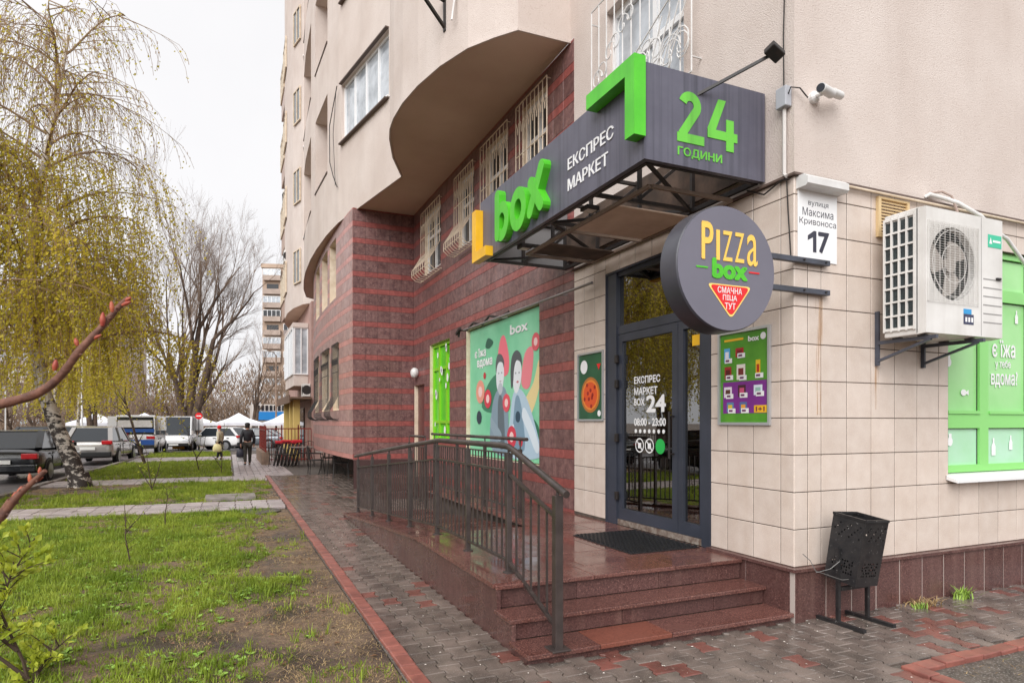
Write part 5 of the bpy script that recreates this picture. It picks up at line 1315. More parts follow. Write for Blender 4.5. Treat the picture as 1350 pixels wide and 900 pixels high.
# ---- pipes
hs_ = thing('drain_hose', 'white hose looping from the plaster down behind the air conditioner', 'hose', (1.6, -.03, 3.6))
pts = [(1.66, .0, 3.74), (1.67, -.03, 3.76), (1.85, -.06, 3.735), (1.98, -.10, 3.70), (2.17, -.19, 3.575), (2.33, -.20, 3.47), (2.56, -.20, 3.40), (2.86, -.20, 3.18), (3.2, -.15, 2.95), (3.6, -.06, 2.7)]
mb = MB(); mb.tube(pts, .019, 10); mb.build('hose', M_wpaint, hs_, smooth=True)
mb = MB(); mb.tube([(1.70, -.01, 3.78), (1.82, -.05, 3.80), (1.92, -.08, 3.76), (1.98, -.10, 3.60)], .011, 6); mb.build('hose_end', mat('grey_hose', lin(170,150,140), .6), hs_)
pp = MB(); pp.tube([(.52, -.045, 3.668), (4.5, -.045, 3.668)], .011, 8); tag(pp.build('wall_pipe', M_cream), 'thin cream pipe running along the top of the beige tiles', 'pipe')
# ---- vent
vt = thing('wall_vent', 'ochre slatted vent behind the top of the air conditioner', 'vent', (1.2, 0, 3.3))
M_och = mat('ochre_paint', lin(206,180,136), .5); mb = MB()
for (a, b, c, d) in ((.985, 1.02, 3.29, 3.65), (1.37, 1.40, 3.29, 3.65), (1.02, 1.37, 3.29, 3.31), (1.02, 1.37, 3.63, 3.65)): rectp(mb, fY(0), a, b, c, d, .001, .03)
mb.build('frame', M_och, vt)
for k in range(11):
    mb = MB(); z = 3.325+.028*k; mb.add([(1.02, -.004, z+.02), (1.37, -.004, z+.02), (1.37, -.022, z), (1.02, -.022, z), (1.02, -.022, z-.004), (1.37, -.022, z-.004), (1.37, -.004, z+.016), (1.02, -.004, z+.016)], [(0,1,2,3),(3,2,5,4),(4,5,6,7)]); mb.build('slat', M_och, vt)
# ---- house number sign
HN = thing('house_number_sign', 'white street sign with house number 17 on the tiled corner', 'sign', (.25, 0, 3.0))
mb = MB(); rectp(mb, fY(0), .035, .49, 2.995, 3.60, .002, .008); mb.build('board', M_white, HN)
mb = MB(); Fh = fY(-.008)
M_ink = mat('sign_ink', lin(52,52,66), .5)
for q in (('вулиця', .15, .385, 3.45, 3.495, 0), ('Максима', .085, .445, 3.370, 3.437, 0), ('Кривоноса', .05, .478, 3.285, 3.352, 0), ('7', .265, .395, 3.07, 3.25, .03)): write(HN, 'lettering', M_ink, q[0], Fh, *q[1:5], .001, 0, q[5])
mb = MB(); mb.prism([(.205, 3.07), (.245, 3.07), (.245, 3.25), (.215, 3.25), (.145, 3.205), (.145, 3.165), (.205, 3.195)], Fh, .0008, .0012); mb.build('lettering', M_ink, HN)
mb = MB(); mb.add([(.02,0,3.68),(.50,0,3.68),(.02,-.08,3.68),(.50,-.08,3.68),(.02,-.12,3.65),(.50,-.12,3.65),(.02,-.12,3.595),(.50,-.12,3.595),(.02,0,3.578),(.50,0,3.578),(.02,-.10,3.578),(.50,-.10,3.578)],
     [(0,1,3,2),(2,3,5,4),(4,5,7,6),(6,7,11,10),(10,11,9,8),(0,2,4,6,10,8),(1,9,11,7,5,3)])
mb.build('lamp_hood', M_wpaint, HN)
# ---- junction box, conduit and camera
JB = thing('junction_box', 'grey junction box with white conduit on the plaster corner', 'box', (-.03, .1, 4.3))
mb = MB(); mb.bbox(-.075, -.004, .02, .13, 4.27, 4.44, .008); mb.build('box', mat('grey_plastic', lin(176,178,184), .5), JB)
mb = MB(); mb.tube([(-.03, .075, 4.27), (-.03, .075, 3.72), (-.04, .04, 3.69)], .016, 8); mb.build('conduit', mat('conduit', lin(206,200,196), .5), JB)
mb = MB(); mb.tube([(-.02, .09, 4.44), (-.015, .10, 4.9), (-.015, .08, 5.5), (-.015, .09, 6.8)], .006, 6); mb.tube([(-.04, .03, 4.36), (-.06, -.02, 4.40), (.02, -.04, 4.40), (.10, -.05, 4.33)], .006, 6); mb.build('cable', M_black, JB)
CT = thing('security_camera', 'white bullet security camera on the plaster at the corner', 'camera', (.2, 0, 4.3))
mb = MB(); mb.lathe([(.05, 0), (.05, -.03), (.03, -.05)], (.21, 0, 4.37), 'Y', 14); mb.build('mount', M_wpaint, CT)
mb = MB(); mb.tube([(.20, -.05, 4.37), (.20, -.10, 4.36)], .018, 8); mb.build('arm', M_wpaint, CT)
mb = MB(); mb.tube([(.11, -.17, 4.36), (.29, -.12, 4.37)], .040, 14); mb.build('body', M_wpaint, CT, smooth=True)
mb = MB(); mb.tube([(.30, -.12, 4.385), (.44, -.085, 4.40)], .034, 12); mb.build('rear_cover', M_wpaint, CT, smooth=True)
mb = MB(); mb.tube([(.103, -.172, 4.36), (.108, -.17, 4.36)], .034, 14); mb.build('lens', mat('lens', lin(30,32,40), .1), CT)
# blue rag and loose cables under the canopy corner
cb = MB(); cb.tube([(-.02, .06, 3.66), (-.015, .05, 3.4), (-.02, .03, 3.2), (-.015, .02, 3.0)], .006, 6); cb.tube([(-.03, .5, 3.72), (-.03, .3, 3.62), (-.03, .1, 3.68), (-.03, .02, 3.66)], .008, 6)
tag(cb.build('loose_cable', M_black), 'loose black cable hanging on the tiled corner under the canopy', 'cable')
cb = MB(); cb.tube([(-1.72, 13.15, 10.33), (-1.80, 13.9, 9.6), (-1.80, 13.85, 8.6), (-1.76, 13.5, 8.1), (-1.70, 13.25, 7.75)], .012, 6); cb.tube([(-1.73, 13.2, 10.3), (-1.77, 13.45, 9.2), (-1.74, 13.3, 7.8)], .008, 5)
tag(cb.build('drooping_cable', M_black), 'dark cable drooping down the plaster beside the wide window', 'cable')
wb_ = thing('wall_bracket', 'dark steel bracket with a white drip pipe under the top of the bowed bay', 'bracket', (-1.5, 5.2, 7.3))
mb = MB(); mb.bar((-1.42, 5.0, 7.75), (-1.95, 4.75, 7.75), .05); mb.bar((-1.42, 5.0, 7.35), (-1.95, 4.75, 7.72), .04); mb.bar((-1.42, 5.0, 7.8), (-1.42, 5.0, 7.3), .05); mb.build('arm', M_black, wb_)
mb = MB(); mb.tube([(-1.36, 4.72, 7.7), (-1.42, 4.70, 7.3)], .015, 6); mb.build('drip_pipe', M_wpaint, wb_)
def stain_mat():
    m = bpy.data.materials.new('rust_stain'); m.use_nodes = True; t = m.node_tree; N = t.nodes; L = t.links; b = N['Principled BSDF']; b.inputs['Base Color'].default_value = (*lin(190,140,80), 1); b.inputs['Roughness'].default_value = .5
    g_ = N.new('ShaderNodeNewGeometry'); mp = N.new('ShaderNodeMapping'); mp.inputs['Scale'].default_value = (55, 55, 2.2); L.new(g_.outputs['Position'], mp.inputs['Vector'])
    n_ = N.new('ShaderNodeTexNoise'); n_.inputs['Scale'].default_value = 1; n_.inputs['Detail'].default_value = 4; L.new(mp.outputs[0], n_.inputs['Vector'])
    r = N.new('ShaderNodeMapRange'); r.inputs[1].default_value = .48; r.inputs[2].default_value = .75; r.inputs[4].default_value = .75; L.new(n_.outputs['Fac'], r.inputs[0]); L.new(r.outputs[0], b.inputs['Alpha']); return m
M_stain = stain_mat()
for (x0, x1, z0, z1, lb_) in ((.24, .33, 1.7, 2.70, 'rusty streak below the brackets of the round sign'), (.96, 1.03, 1.75, 2.14, 'rusty streak below the first bracket of the air conditioner')):
    mb = MB(); mb.add([(x0, -.0016, z1), (x1, -.0016, z1), (x1-.02, -.0016, z0), (x0+.02, -.0016, z0)], [(0, 1, 2, 3)]); tag(mb.build('rust_stain', M_stain), lb_, 'stain')
# ================================================================== LITTER BIN
BN = thing('litter_bin', 'tilted black perforated metal litter bin on two legs by the plinth', 'bin', (.38, -.25, 0), R_(0))
M_bin = mat('bin_paint', lin(30,30,32), 0.32, col2=lin(44,42,42), nscale=12, rough2=.5, col3=lin(120,118,116), n3scale=40, lo3=.66, hi3=.74)
def perf_panel(mb, A, B_, C_, D_, nu, nv, holes):
    """bilinear panel A-B-C-D; diamond holes in the chosen cells"""
    A, B_, C_, D_ = map(Vector, (A, B_, C_, D_))
    P = lambda u, v: (A*(1-u)+B_*u)*(1-v)+(D_*(1-u)+C_*u)*v
    for i in range(nu):
        for j in range(nv):
            u0, u1, v0, v1 = i/nu, (i+1)/nu, j/nv, (j+1)/nv
            q = [P(u0, v0), P(u1, v0), P(u1, v1), P(u0, v1)]
            if holes(i, j):
                uc, vc, h, k = (u0+u1)/2, (v0+v1)/2, (u1-u0)*.36, (v1-v0)*.36
                o_ = [P(u0, v0), P(uc, v0), P(u1, v0), P(u1, vc), P(u1, v1), P(uc, v1), P(u0, v1), P(u0, vc)]
                i_ = [P(uc+h*math.cos(a), vc+k*math.sin(a)) for a in (R_(225), R_(270), R_(315), 0, R_(45), R_(90), R_(135), R_(180))]
                mb.add(o_+i_, [(m, (m+1) % 8, (m+1) % 8+8, m+8) for m in range(8)])
            else: mb.add(q, [(0, 1, 2, 3)])
Mt = Matrix.Translation((-.03, .0, .345)) @ Matrix.Rotation(R_(7), 4, 'X') @ Matrix.Rotation(R_(4.5), 4, 'Y') @ Matrix.Rotation(R_(3), 4, 'Z')
tb, tt, hh = (.140, .140), (.146, .142), .53
c0 = [Mt @ Vector((sx*tb[0], sy_*tb[1], 0)) for sx, sy_ in ((-1,-1),(1,-1),(1,1),(-1,1))]; c1 = [Mt @ Vector((sx*tt[0], sy_*tt[1], hh)) for sx, sy_ in ((-1,-1),(1,-1),(1,1),(-1,1))]
for k in range(4):
    mb = MB(); a, b = c0[k], c0[(k+1) % 4]; c, d = c1[(k+1) % 4], c1[k]
    perf_panel(mb, a, b, c, d, 13, 22, lambda i, j: (2 <= i <= 10 and 3 <= j <= 7 and (i*3+j*5) % 7 < 5) or (1 <= i <= 11 and 15 <= j <= 19 and (i*5+j*3) % 4 == 0))
    mb.build('side_panel', M_bin, BN, world=False, recalc=False)
mb = MB(); mb.add(c0, [(0, 1, 2, 3)]); mb.build('bottom', M_bin, BN, world=False)
mb = MB()
for k in range(4): mb.bar(c1[k], c1[(k+1) % 4], .014, .02)
mb.build('rim', M_bin, BN, world=False)
for x in (-.17, .17):
    mb = MB(); mb.bar((x, 0, .02), (x, 0, .62 if x < 0 else .50), .028); mb.build('leg', M_bin, BN, world=False)
    mb = MB(); mb.bar((x, .20, .015), (x, -.24, .015), .035, .028); mb.build('foot_bar', M_bin, BN, world=False)
mb = MB(); mb.bar((-.15, 0, .29), (.15, 0, .29), .03); mb.build('cross_bar', M_bin, BN, world=False)
mb = MB(); mb.tube([(-.19, -.03, .52), (-.26, .0, .46), (-.32, .08, .42), (-.30, .16, .50), (-.34, .2, .55)], .0035, 5); mb.tube([(-.28, .12, .42), (-.2, -.06, .38), (-.1, -.14, .40)], .0035, 5); mb.build('chain', mat('chain_steel', lin(120,118,116), .4, metal=.6), BN, world=False)
# ---- weeds at the wall foot
def tuft(name, label, x, y, n, hmin, hmax, mt, lean=(.3, 1.2), spread=.05, w=.010, cat='weed'):
    tr = random.Random(int(x*1000)); mb = MB()
    for _ in range(n): blade(mb, x+tr.gauss(0, spread), y+tr.gauss(0, spread*.5), 0, tr.uniform(hmin, hmax), w, tr.uniform(*lean), tr.uniform(0, 6.28))
    return tag(mb.build(name, mt, recalc=False), label, cat)
tuft('weed', 'bright green tuft of weed at the foot of the granite plinth', 1.96, -.16, 90, .05, .12, MATS['weed_leaf'], w=.014)
tuft('dry_weed', 'dry yellowish grass tuft by the plinth right of the bin', 1.42, -.15, 150, .015, .06, M_straw, lean=(.6, 2.5), spread=.10, cat='dry grass')
tuft('weed', 'tiny green weed in the dry grass near the bin', 1.28, -.20, 40, .02, .05, MATS['weed_leaf'], spread=.04)
# ================================================================== FAR PART OF THE BUILDING
M_pink = mat('dusty_pink_wall', lin(186,152,142), 0.6, col2=lin(160,126,118), nscale=2, coords='World', streak=.2)
mb = MB(); mb.box(-1.0, 3, 25.0, 36, -.3, ZO-.002); mb.build('lower_wall', M_pink, BLD)
# rounded balcony soffit is made above; glazed loggia below it
gl_ = MB(); gl_.box(-1.62, -1.01, 26.2, 30.6, 3.25, 3.75); gl_.box(-1.66, -1.01, 26.1, 30.7, 5.85, 6.05); gl_.build('glazed_loggia', M_plaster, BLD)
wl = win(BLD, (-1.01, 26.2), (-1, 0), .6, 3.75, 5.85, .0, .05, (.5,), (), M_pvc, M_curt, name='loggia_window')
wl = win(BLD, (-1.62, 26.2), (0, 1), 4.4, 3.75, 5.85, .0, .06, (.2, .4, .6, .8), (), M_pvc, M_curt, name='loggia_window')
mb = MB(); mb.box(-1.9, -1.0, 24.6, 32, 2.62, 2.70); mb.box(-1.95, -1.9, 24.6, 32, 2.45, 2.78); mb.build('awning', mat('awning_brown', lin(110,86,70), .6), BLD)
for y in (25.2, 27.0, 30.2):
    mb = MB(); mb.bbox(-1.72, -1.45, y, y+.3, -.05, 2.6, .01); mb.build('porch_column', mat('yellow_column_%d' % int(y), lin(214,186,110), .6), BLD)
mb = MB(); mb.box(-1.06, -1.001, 27.6, 29.8, 0, 2.3); mb.build('shop_door', M_dkglass, BLD)
def ac_small(label, x, y, z):
    t = thing('air_conditioner', label, 'air conditioner', (x, y, z), group='small wall units on the far facade')
    mb = MB(); mb.bbox(-.30, 0, -.4, .4, 0, .55, .01); mb.build('casing', M_ac, t, world=False)
    mb = MB(); mb.prism(circ(-.1, .28, .2, 20), lambda u, v, d: (-.302-d, u, v), 0, .003); mb.build('fan_guard', M_black, t, world=False)
    mb = MB(); mb.prism(circ(-.15, .28, .2, 20), lambda u, v, d: (u, -.402-d, v), 0, .003); mb.build('side_vent', M_black, t, world=False)
ac_small('small white outdoor unit under the glazed loggia', -1.02, 25.6, 2.75)
ac_small('small white outdoor unit highest on the far facade', -1.40, 31.5, 13.0)
ac_small('small white outdoor unit lowest on the far bowed facade', -1.45, 30.2, 9.6)
# windows and glazed balconies on the far bow
for k in range(4):
    z = 7.9+FH*k
    p, t, n = at(UP, SUP, sy(28.9, 22)); win(BLD, (p[0]-n[0]*.02, p[1]-n[1]*.02), t, 1.7, z, z+1.5, 0.0, .05, (.33, .66), (), M_cream, M_skyglass)
    p, t, n = at(UP, SUP, sy(26.2, 22)); win(BLD, (p[0]-n[0]*.02, p[1]-n[1]*.02), t, .9, z, z+1.5, 0.0, .05, (.5,), (), M_cream, M_skyglass)
    b2 = MB(); b2.box(-1.64, -1.3, 30.8, 33.0, z-.9, z-.05); b2.build('balcony', mat('balcony_%d' % k, lin(172+5*k, 146+8*k, 132+10*k), .7), BLD)
    win(BLD, (-1.64, 30.8), (0, 1), 2.2, z-.05, z+1.4, 0.0, .06, (.33, .66), (), M_cream, M_skyglass, name='balcony_window')
# ================================================================== CAFE CORNER
M_redm = mat('red_fence_paint', lin(140,50,42), .45, col2=lin(112,40,34), nscale=5, coords='World')
M_conc = mat('concrete', lin(150,126,108), .8, col2=lin(116,96,82), nscale=4, coords='World')
RF = thing('terrace_fence', 'dark red metal fence on a low brown plinth around the cafe terrace', 'fence', (-2.9, 23.5, 0))
mb = MB(); mb.bbox(-3.12, -2.82, 22.4, 27.5, -.05, .48, .02); mb.build('plinth', M_conc, RF)
def fence_run(a, b, z0, z1, n):
    mb = MB(); mb.bar((*a, z1), (*b, z1), .05); mb.bar((*a, z0+.08), (*b, z0+.08), .04); mb.build('fence_rail', M_redm, RF)
    for k in range(n+1):
        x, y = a[0]+(b[0]-a[0])*k/n, a[1]+(b[1]-a[1])*k/n
        q = MB(); q.bar((x, y, z0), (x, y, z1+(.16 if k % 5 == 0 else -.02)), .05 if k % 5 == 0 else .025); q.build('fence_bar', M_redm, RF)
fence_run((-2.97, 22.5), (-2.97, 27.4), .48, 1.32, 30); fence_run((-2.9, 24.6), (-1.05, 24.6), .0, 1.36, 14)
def cafe_chair(label, loc, rz_, z=0):
    t = thing('cafe_chair', label, 'chair', (*loc, z), rz_, group='black metal chairs of the cafe')
    mb = MB(); mb.bbox(-.21, .21, -.21, .21, .43, .46, .01); mb.build('seat', M_black, t, world=False)
    mb = MB(); mb.tube([(-.21, .21, .44), (-.21, .25, .85), (0, .27, .9), (.21, .25, .85), (.21, .21, .44)], .014, 6)
    for k in range(4): x = -.15+.1*k; mb.tube([(x, .21, .46), (x, .26, .86)], .008, 5)
    mb.build('backrest', M_black, t, world=False)
    for sx in (-1, 1):
        for s_ in (-1, 1): q = MB(); q.tube([(sx*.19, s_*.19, .44), (sx*.22, s_*.22, 0)], .013, 6); q.build('leg', M_black, t, world=False)
        q = MB(); q.tube([(sx*.21, -.19, .44), (sx*.22, -.18, .64), (sx*.22, .2, .66)], .012, 6); q.build('armrest', M_black, t, world=False)
    return t
def cafe_table(label, loc):
    t = thing('cafe_table', label, 'table', (*loc, 0), .3, group='cafe tables')
    mb = MB(); mb.bbox(-.38, .38, -.38, .38, .70, .73, .01); mb.build('table_top', mat('grey_top_%d' % int(loc[1]*10), lin(130,122,116), .4), t, world=False)
    for sx in (-1, 1):
        for s_ in (-1, 1): q = MB(); q.tube([(sx*.15, s_*.15, .70), (sx*.30, s_*.30, 0)], .014, 6); q.build('leg', M_black, t, world=False)
cafe_table('grey topped cafe table in front of the red fence', (-1.75, 20.9)); cafe_table('grey topped cafe table under the lifted bay', (-1.35, 16.6))
cafe_chair('black metal chair beside the fence nearest the walking man', (-2.62, 21.3), 2.2)
cafe_chair('black metal chair leaning against the red cushions', (-2.2, 21.0), .4)
cafe_chair('black metal chair behind the cafe table by the fence', (-1.5, 22.0), -.5)
cafe_chair('black metal chair left of the table under the bay', (-1.75, 17.2), 1.6)
cafe_chair('black metal chair at the near side of the bay table', (-1.25, 15.5), 3.0)
cafe_chair('black metal chair farthest under the striped bay', (-1.2, 18.3), .2)
sc_ = thing('folded_seats', 'pile of folded black seats with red cushions by the fence', 'seats', (-2.35, 21.9, 0))
q = random.Random(2)
for k in range(7):
    mb = MB(); x = -2.72+.13*k; mb.bar((x, 21.75, .02), (x+.2, 22.0, .82), .05, .40, up=(0, 1, 0)); mb.build('seat_frame', M_black, sc_)
M_cush = mat('red_cushion', lin(196,30,44), .7)
for k in range(4): mb = MB(); mb.bbox(-2.66+.2*k, -2.30+.2*k, 21.72, 22.1, .82+.03*(k % 2), .93+.03*(k % 2), .03); mb.build('cushion', M_cush, sc_)
# ================================================================== PEOPLE
def skin_mesh(verts, edges, radii, root=0, sub=1):
    me = bpy.data.meshes.new('b'); me.from_pydata(verts, edges, []); o = bpy.data.objects.new('b', me); COL.objects.link(o)
    o.modifiers.new('s', 'SKIN'); sk = me.skin_vertices[0].data
    for i, r in enumerate(radii): sk[i].radius = r if isinstance(r, tuple) else (r, r); sk[i].use_root = (i == root)
    s2 = o.modifiers.new('u', 'SUBSURF'); s2.levels = sub; s2.render_levels = sub
    bpy.context.view_layer.update()
    out = bpy.data.meshes.new_from_object(o.evaluated_get(bpy.context.evaluated_depsgraph_get())); bpy.data.objects.remove(o, do_unlink=True)
    out.polygons.foreach_set('use_smooth', [True]*len(out.polygons)); return out
def mesh_obj(name, me, m, parent):
    me.materials.clear(); me.materials.append(m); o = bpy.data.objects.new(name, me); COL.objects.link(o); o.parent = parent; return o
M_skin = mat('skin', lin(206,160,136), .5)
def person(label, loc, rz_, H, coat, coat_m, trous_m, shoe_m, hat_m, hat, stride=.22, armbend=.12, hair_m=None):
    """local frame: faces +Y, right hand +X; H = height"""
    t = thing('person', label, 'person', loc, rz_); s = H/1.75
    def S(v): return tuple(c*s for c in v)
    hip, sh, nk = .92, 1.43, 1.50
    fl, bl = (.10, stride, .09), (-.10, -stride, .10)
    J = {'pel': (0,0,.95), 'sp': (0,-.01,1.15), 'ch': (0,0,1.36), 'nk': (0,.01,1.49), 'h0': (0,.03,1.58), 'h1': (0,.03,1.66), 'h2': (0,.015,1.72),
         'rs': (.17,0,1.42), 're': (.25,-.04,1.14), 'rw': (.25,.04+armbend*.3,.89), 'rh': (.25,.06+armbend*.3,.82),
         'ls': (-.17,0,1.42), 'le': (-.25,-.06,1.15), 'lw': (-.26,-.02,.89), 'lh': (-.26,.0,.82),
         'rhp': (.09,0,.90), 'rk': (.10,stride*.62,.50), 'ra': (.10,stride,.09), 'rt': (.10,stride+.15,.05),
         'lhp': (-.09,0,.90), 'lk': (-.10,-stride*.35,.49), 'la': (-.10,-stride,.13), 'lt': (-.10,-stride+.13,.04)}
    Rr = {'pel': (.14,.10), 'sp': (.13,.095), 'ch': (.15,.10), 'nk': .05, 'h0': (.065,.085), 'h1': (.075,.095), 'h2': (.055,.07), 'rs': .06, 're': .045, 'rw': .032, 'rh': (.022,.04), 'ls': .06, 'le': .045, 'lw': .032, 'lh': (.022,.04),
          'rhp': .085, 'rk': .058, 'ra': .04, 'rt': .032, 'lhp': .085, 'lk': .058, 'la': .04, 'lt': .032}
    E_ = [('pel','sp'),('sp','ch'),('ch','nk'),('nk','h0'),('h0','h1'),('h1','h2'),('ch','rs'),('rs','re'),('re','rw'),('rw','rh'),('ch','ls'),('ls','le'),('le','lw'),('lw','lh'),('pel','rhp'),('rhp','rk'),('rk','ra'),('ra','rt'),('pel','lhp'),('lhp','lk'),('lk','la'),('la','lt')]
    V = dict(J)
    fing = []
    for hnd, sg in (('rh', 1), ('lh', -1)):      # five fingers on each hand
        h = J[hnd]
        for k in range(4):
            a, b = hnd+'f%d' % k, hnd+'g%d' % k
            V[a] = (h[0]-.004*sg, h[1]-.03+.02*k, h[2]-.055); V[b] = (h[0]-.018*sg, h[1]-.026+.018*k, h[2]-.095+.008*abs(k-1.5)); Rr[a] = .0095; Rr[b] = .008; fing += [(hnd, a), (a, b)]
        a, b = hnd+'t0', hnd+'t1'; V[a] = (h[0]-.012*sg, h[1]+.045, h[2]-.01); V[b] = (h[0]-.02*sg, h[1]+.055, h[2]-.045); Rr[a] = .011; Rr[b] = .009; fing += [(hnd, a), (a, b)]
    def mk(keys, edges, gr=0.0, rad=None, over=None):
        P = dict(V); P.update(over or {})
        idx = {k: i for i, k in enumerate(keys)}; rr = []
        for k in keys:
            r = (rad or {}).get(k, Rr.get(k)); r = r if isinstance(r, tuple) else (r, r); rr.append(tuple((q+gr)*s for q in r))
        return skin_mesh([S(P[k]) for k in keys], [(idx[a], idx[b]) for a, b in edges], rr)
    keys = list(V.keys()); body = mesh_obj('body', mk(keys, E_+fing), M_skin, t)
    q = MB(); q.lathe([(.004, .03), (.016, .0), (.012, -.02)], (0, .125, 1.615), 'Z', 8)
    for x in (-.03, .03): q.lathe([(.004, .004), (.009, 0), (.004, -.004)], (x, .112, 1.645), 'Z', 8)
    q.v = [S(v) for v in q.v]; q.build('face_details', M_skin, body, world=False)
    # trousers, shoes, coat
    tk = ['pel','rhp','rk','ra','lhp','lk','la']; te = [('pel','rhp'),('rhp','rk'),('rk','ra'),('pel','lhp'),('lhp','lk'),('lk','la')]
    mesh_obj('trousers', mk(tk, te, .022), trous_m, t)
    for p, q_ in (('ra','rt'), ('la','lt')): mesh_obj('shoe', mk([p, q_], [(p, q_)], .012), shoe_m, t)
    ck = ['pel','sp','ch','nk','rs','re','rw','ls','le','lw']; ce = [('pel','sp'),('sp','ch'),('ch','nk'),('ch','rs'),('rs','re'),('re','rw'),('ch','ls'),('ls','le'),('le','lw')]
    crad = {'pel': (.175,.135), 'sp': (.165,.13), 'ch': (.17,.12), 'nk': .06, 'rs': .075, 're': .06, 'rw': .05, 'ls': .075, 'le': .06, 'lw': .05}
    if coat == 'long':
        V['hem'] = (0, .0, .62); ck.append('hem'); ce.append(('pel', 'hem')); crad['hem'] = (.20, .17)
    mesh_obj('coat', mk(ck, ce, .012, crad), coat_m, t)
    hb_ = MB()
    if hat == 'knit': hb_.lathe([(.09, 1.63), (.106, 1.66), (.108, 1.70), (.09, 1.76), (.05, 1.79), (.02, 1.80)], (0, .02, 0), 'Z', 16)
    else:
        hb_.lathe([(.094, 1.665), (.103, 1.68), (.102, 1.72), (.08, 1.765), (.03, 1.785)], (0, .015, 0), 'Z', 16)
        hb_.add([(-.07,.10,1.68),(.07,.10,1.68),(.05,.19,1.665),(-.05,.19,1.665),(-.07,.10,1.69),(.07,.10,1.69),(.05,.19,1.673),(-.05,.19,1.673)], [(0,3,2,1),(4,5,6,7),(0,1,5,4),(1,2,6,5),(2,3,7,6),(3,0,4,7)])
    hb_.v = [S(v) for v in hb_.v]; hb_.build('hat', hat_m, t, world=False, smooth=True)
    if hair_m:
        q = MB(); q.lathe([(.06, 1.56), (.088, 1.60), (.095, 1.64), (.09, 1.67)], (0, -.005, 0), 'Z', 14); q.v = [S(v) for v in q.v]; q.build('hair', hair_m, t, world=False, smooth=True)
    return t, S
M_jack = mat('black_jacket', lin(40,40,46), .6, col2=lin(28,28,32), nscale=9); M_trs = mat('dark_trousers', lin(58,54,48), .8); M_shoe = mat('dark_shoe', lin(26,24,24), .4)
M_coat = mat('cream_coat', lin(206,196,170), .8, col2=lin(184,174,150), nscale=8); M_trw = mat('black_trousers', lin(34,32,38), .8)
MANX, MANY = -3.62, 22.4
person('man in a black jacket and cap walking away along the paved path', (MANX, MANY, -.01), R_(4), 1.60, 'short', M_jack, M_trs, M_shoe, M_black, 'cap', .16, hair_m=M_black)
person('woman in a cream coat and red knitted hat on the far side path', (-4.62, 26.6, .0), R_(62), 1.46, 'long', M_coat, M_trw, M_shoe, mat('red_knit', lin(214,30,36), .9), 'knit', .18)
def carrier(name, label, loc, w, d, h, m):
    t = thing(name, label, 'bag', loc); mb = MB(); pr_ = []
    for k, (sc, z) in enumerate(((.75, 0), (1.0, .12*h), (1.02, .5*h), (.8, .85*h), (.45, h))): pr_.append([(x*w*sc/2, y*d*sc/2, z) for x, y in ((-1,-.6),(-.6,-1),(.6,-1),(1,-.6),(1,.6),(.6,1),(-.6,1),(-1,.6))])
    vs = [v for r in pr_ for v in r]; fs = [tuple(range(8))]+[(k*8+i, k*8+(i+1) % 8, (k+1)*8+(i+1) % 8, (k+1)*8+i) for k in range(4) for i in range(8)]
    mb.add(vs, fs); mb.build('bag_body', m, t, world=False, smooth=True); mb = MB(); mb.tube([(-w*.12, 0, h), (-w*.1, 0, h+.13), (w*.1, 0, h+.13), (w*.12, 0, h)], .008, 5); mb.build('handle', m, t, world=False)
carrier('shopping_bag', 'dark grey bag in the left hand of the walking man', (MANX-.26, MANY-.02, .32), .26, .2, .30, mat('dark_bag', lin(52,52,66), .5))
carrier('shopping_bag', 'white plastic bag hanging low beside the walking man', (MANX-.24, MANY+.05, .16), .24, .14, .20, mat('white_bag', lin(226,226,226), .4))
carrier('shopping_bag', 'pale yellow bag carried by the woman in the cream coat', (-4.72, 26.42, .36), .34, .2, .34, mat('yellow_bag', lin(226,214,160), .5))
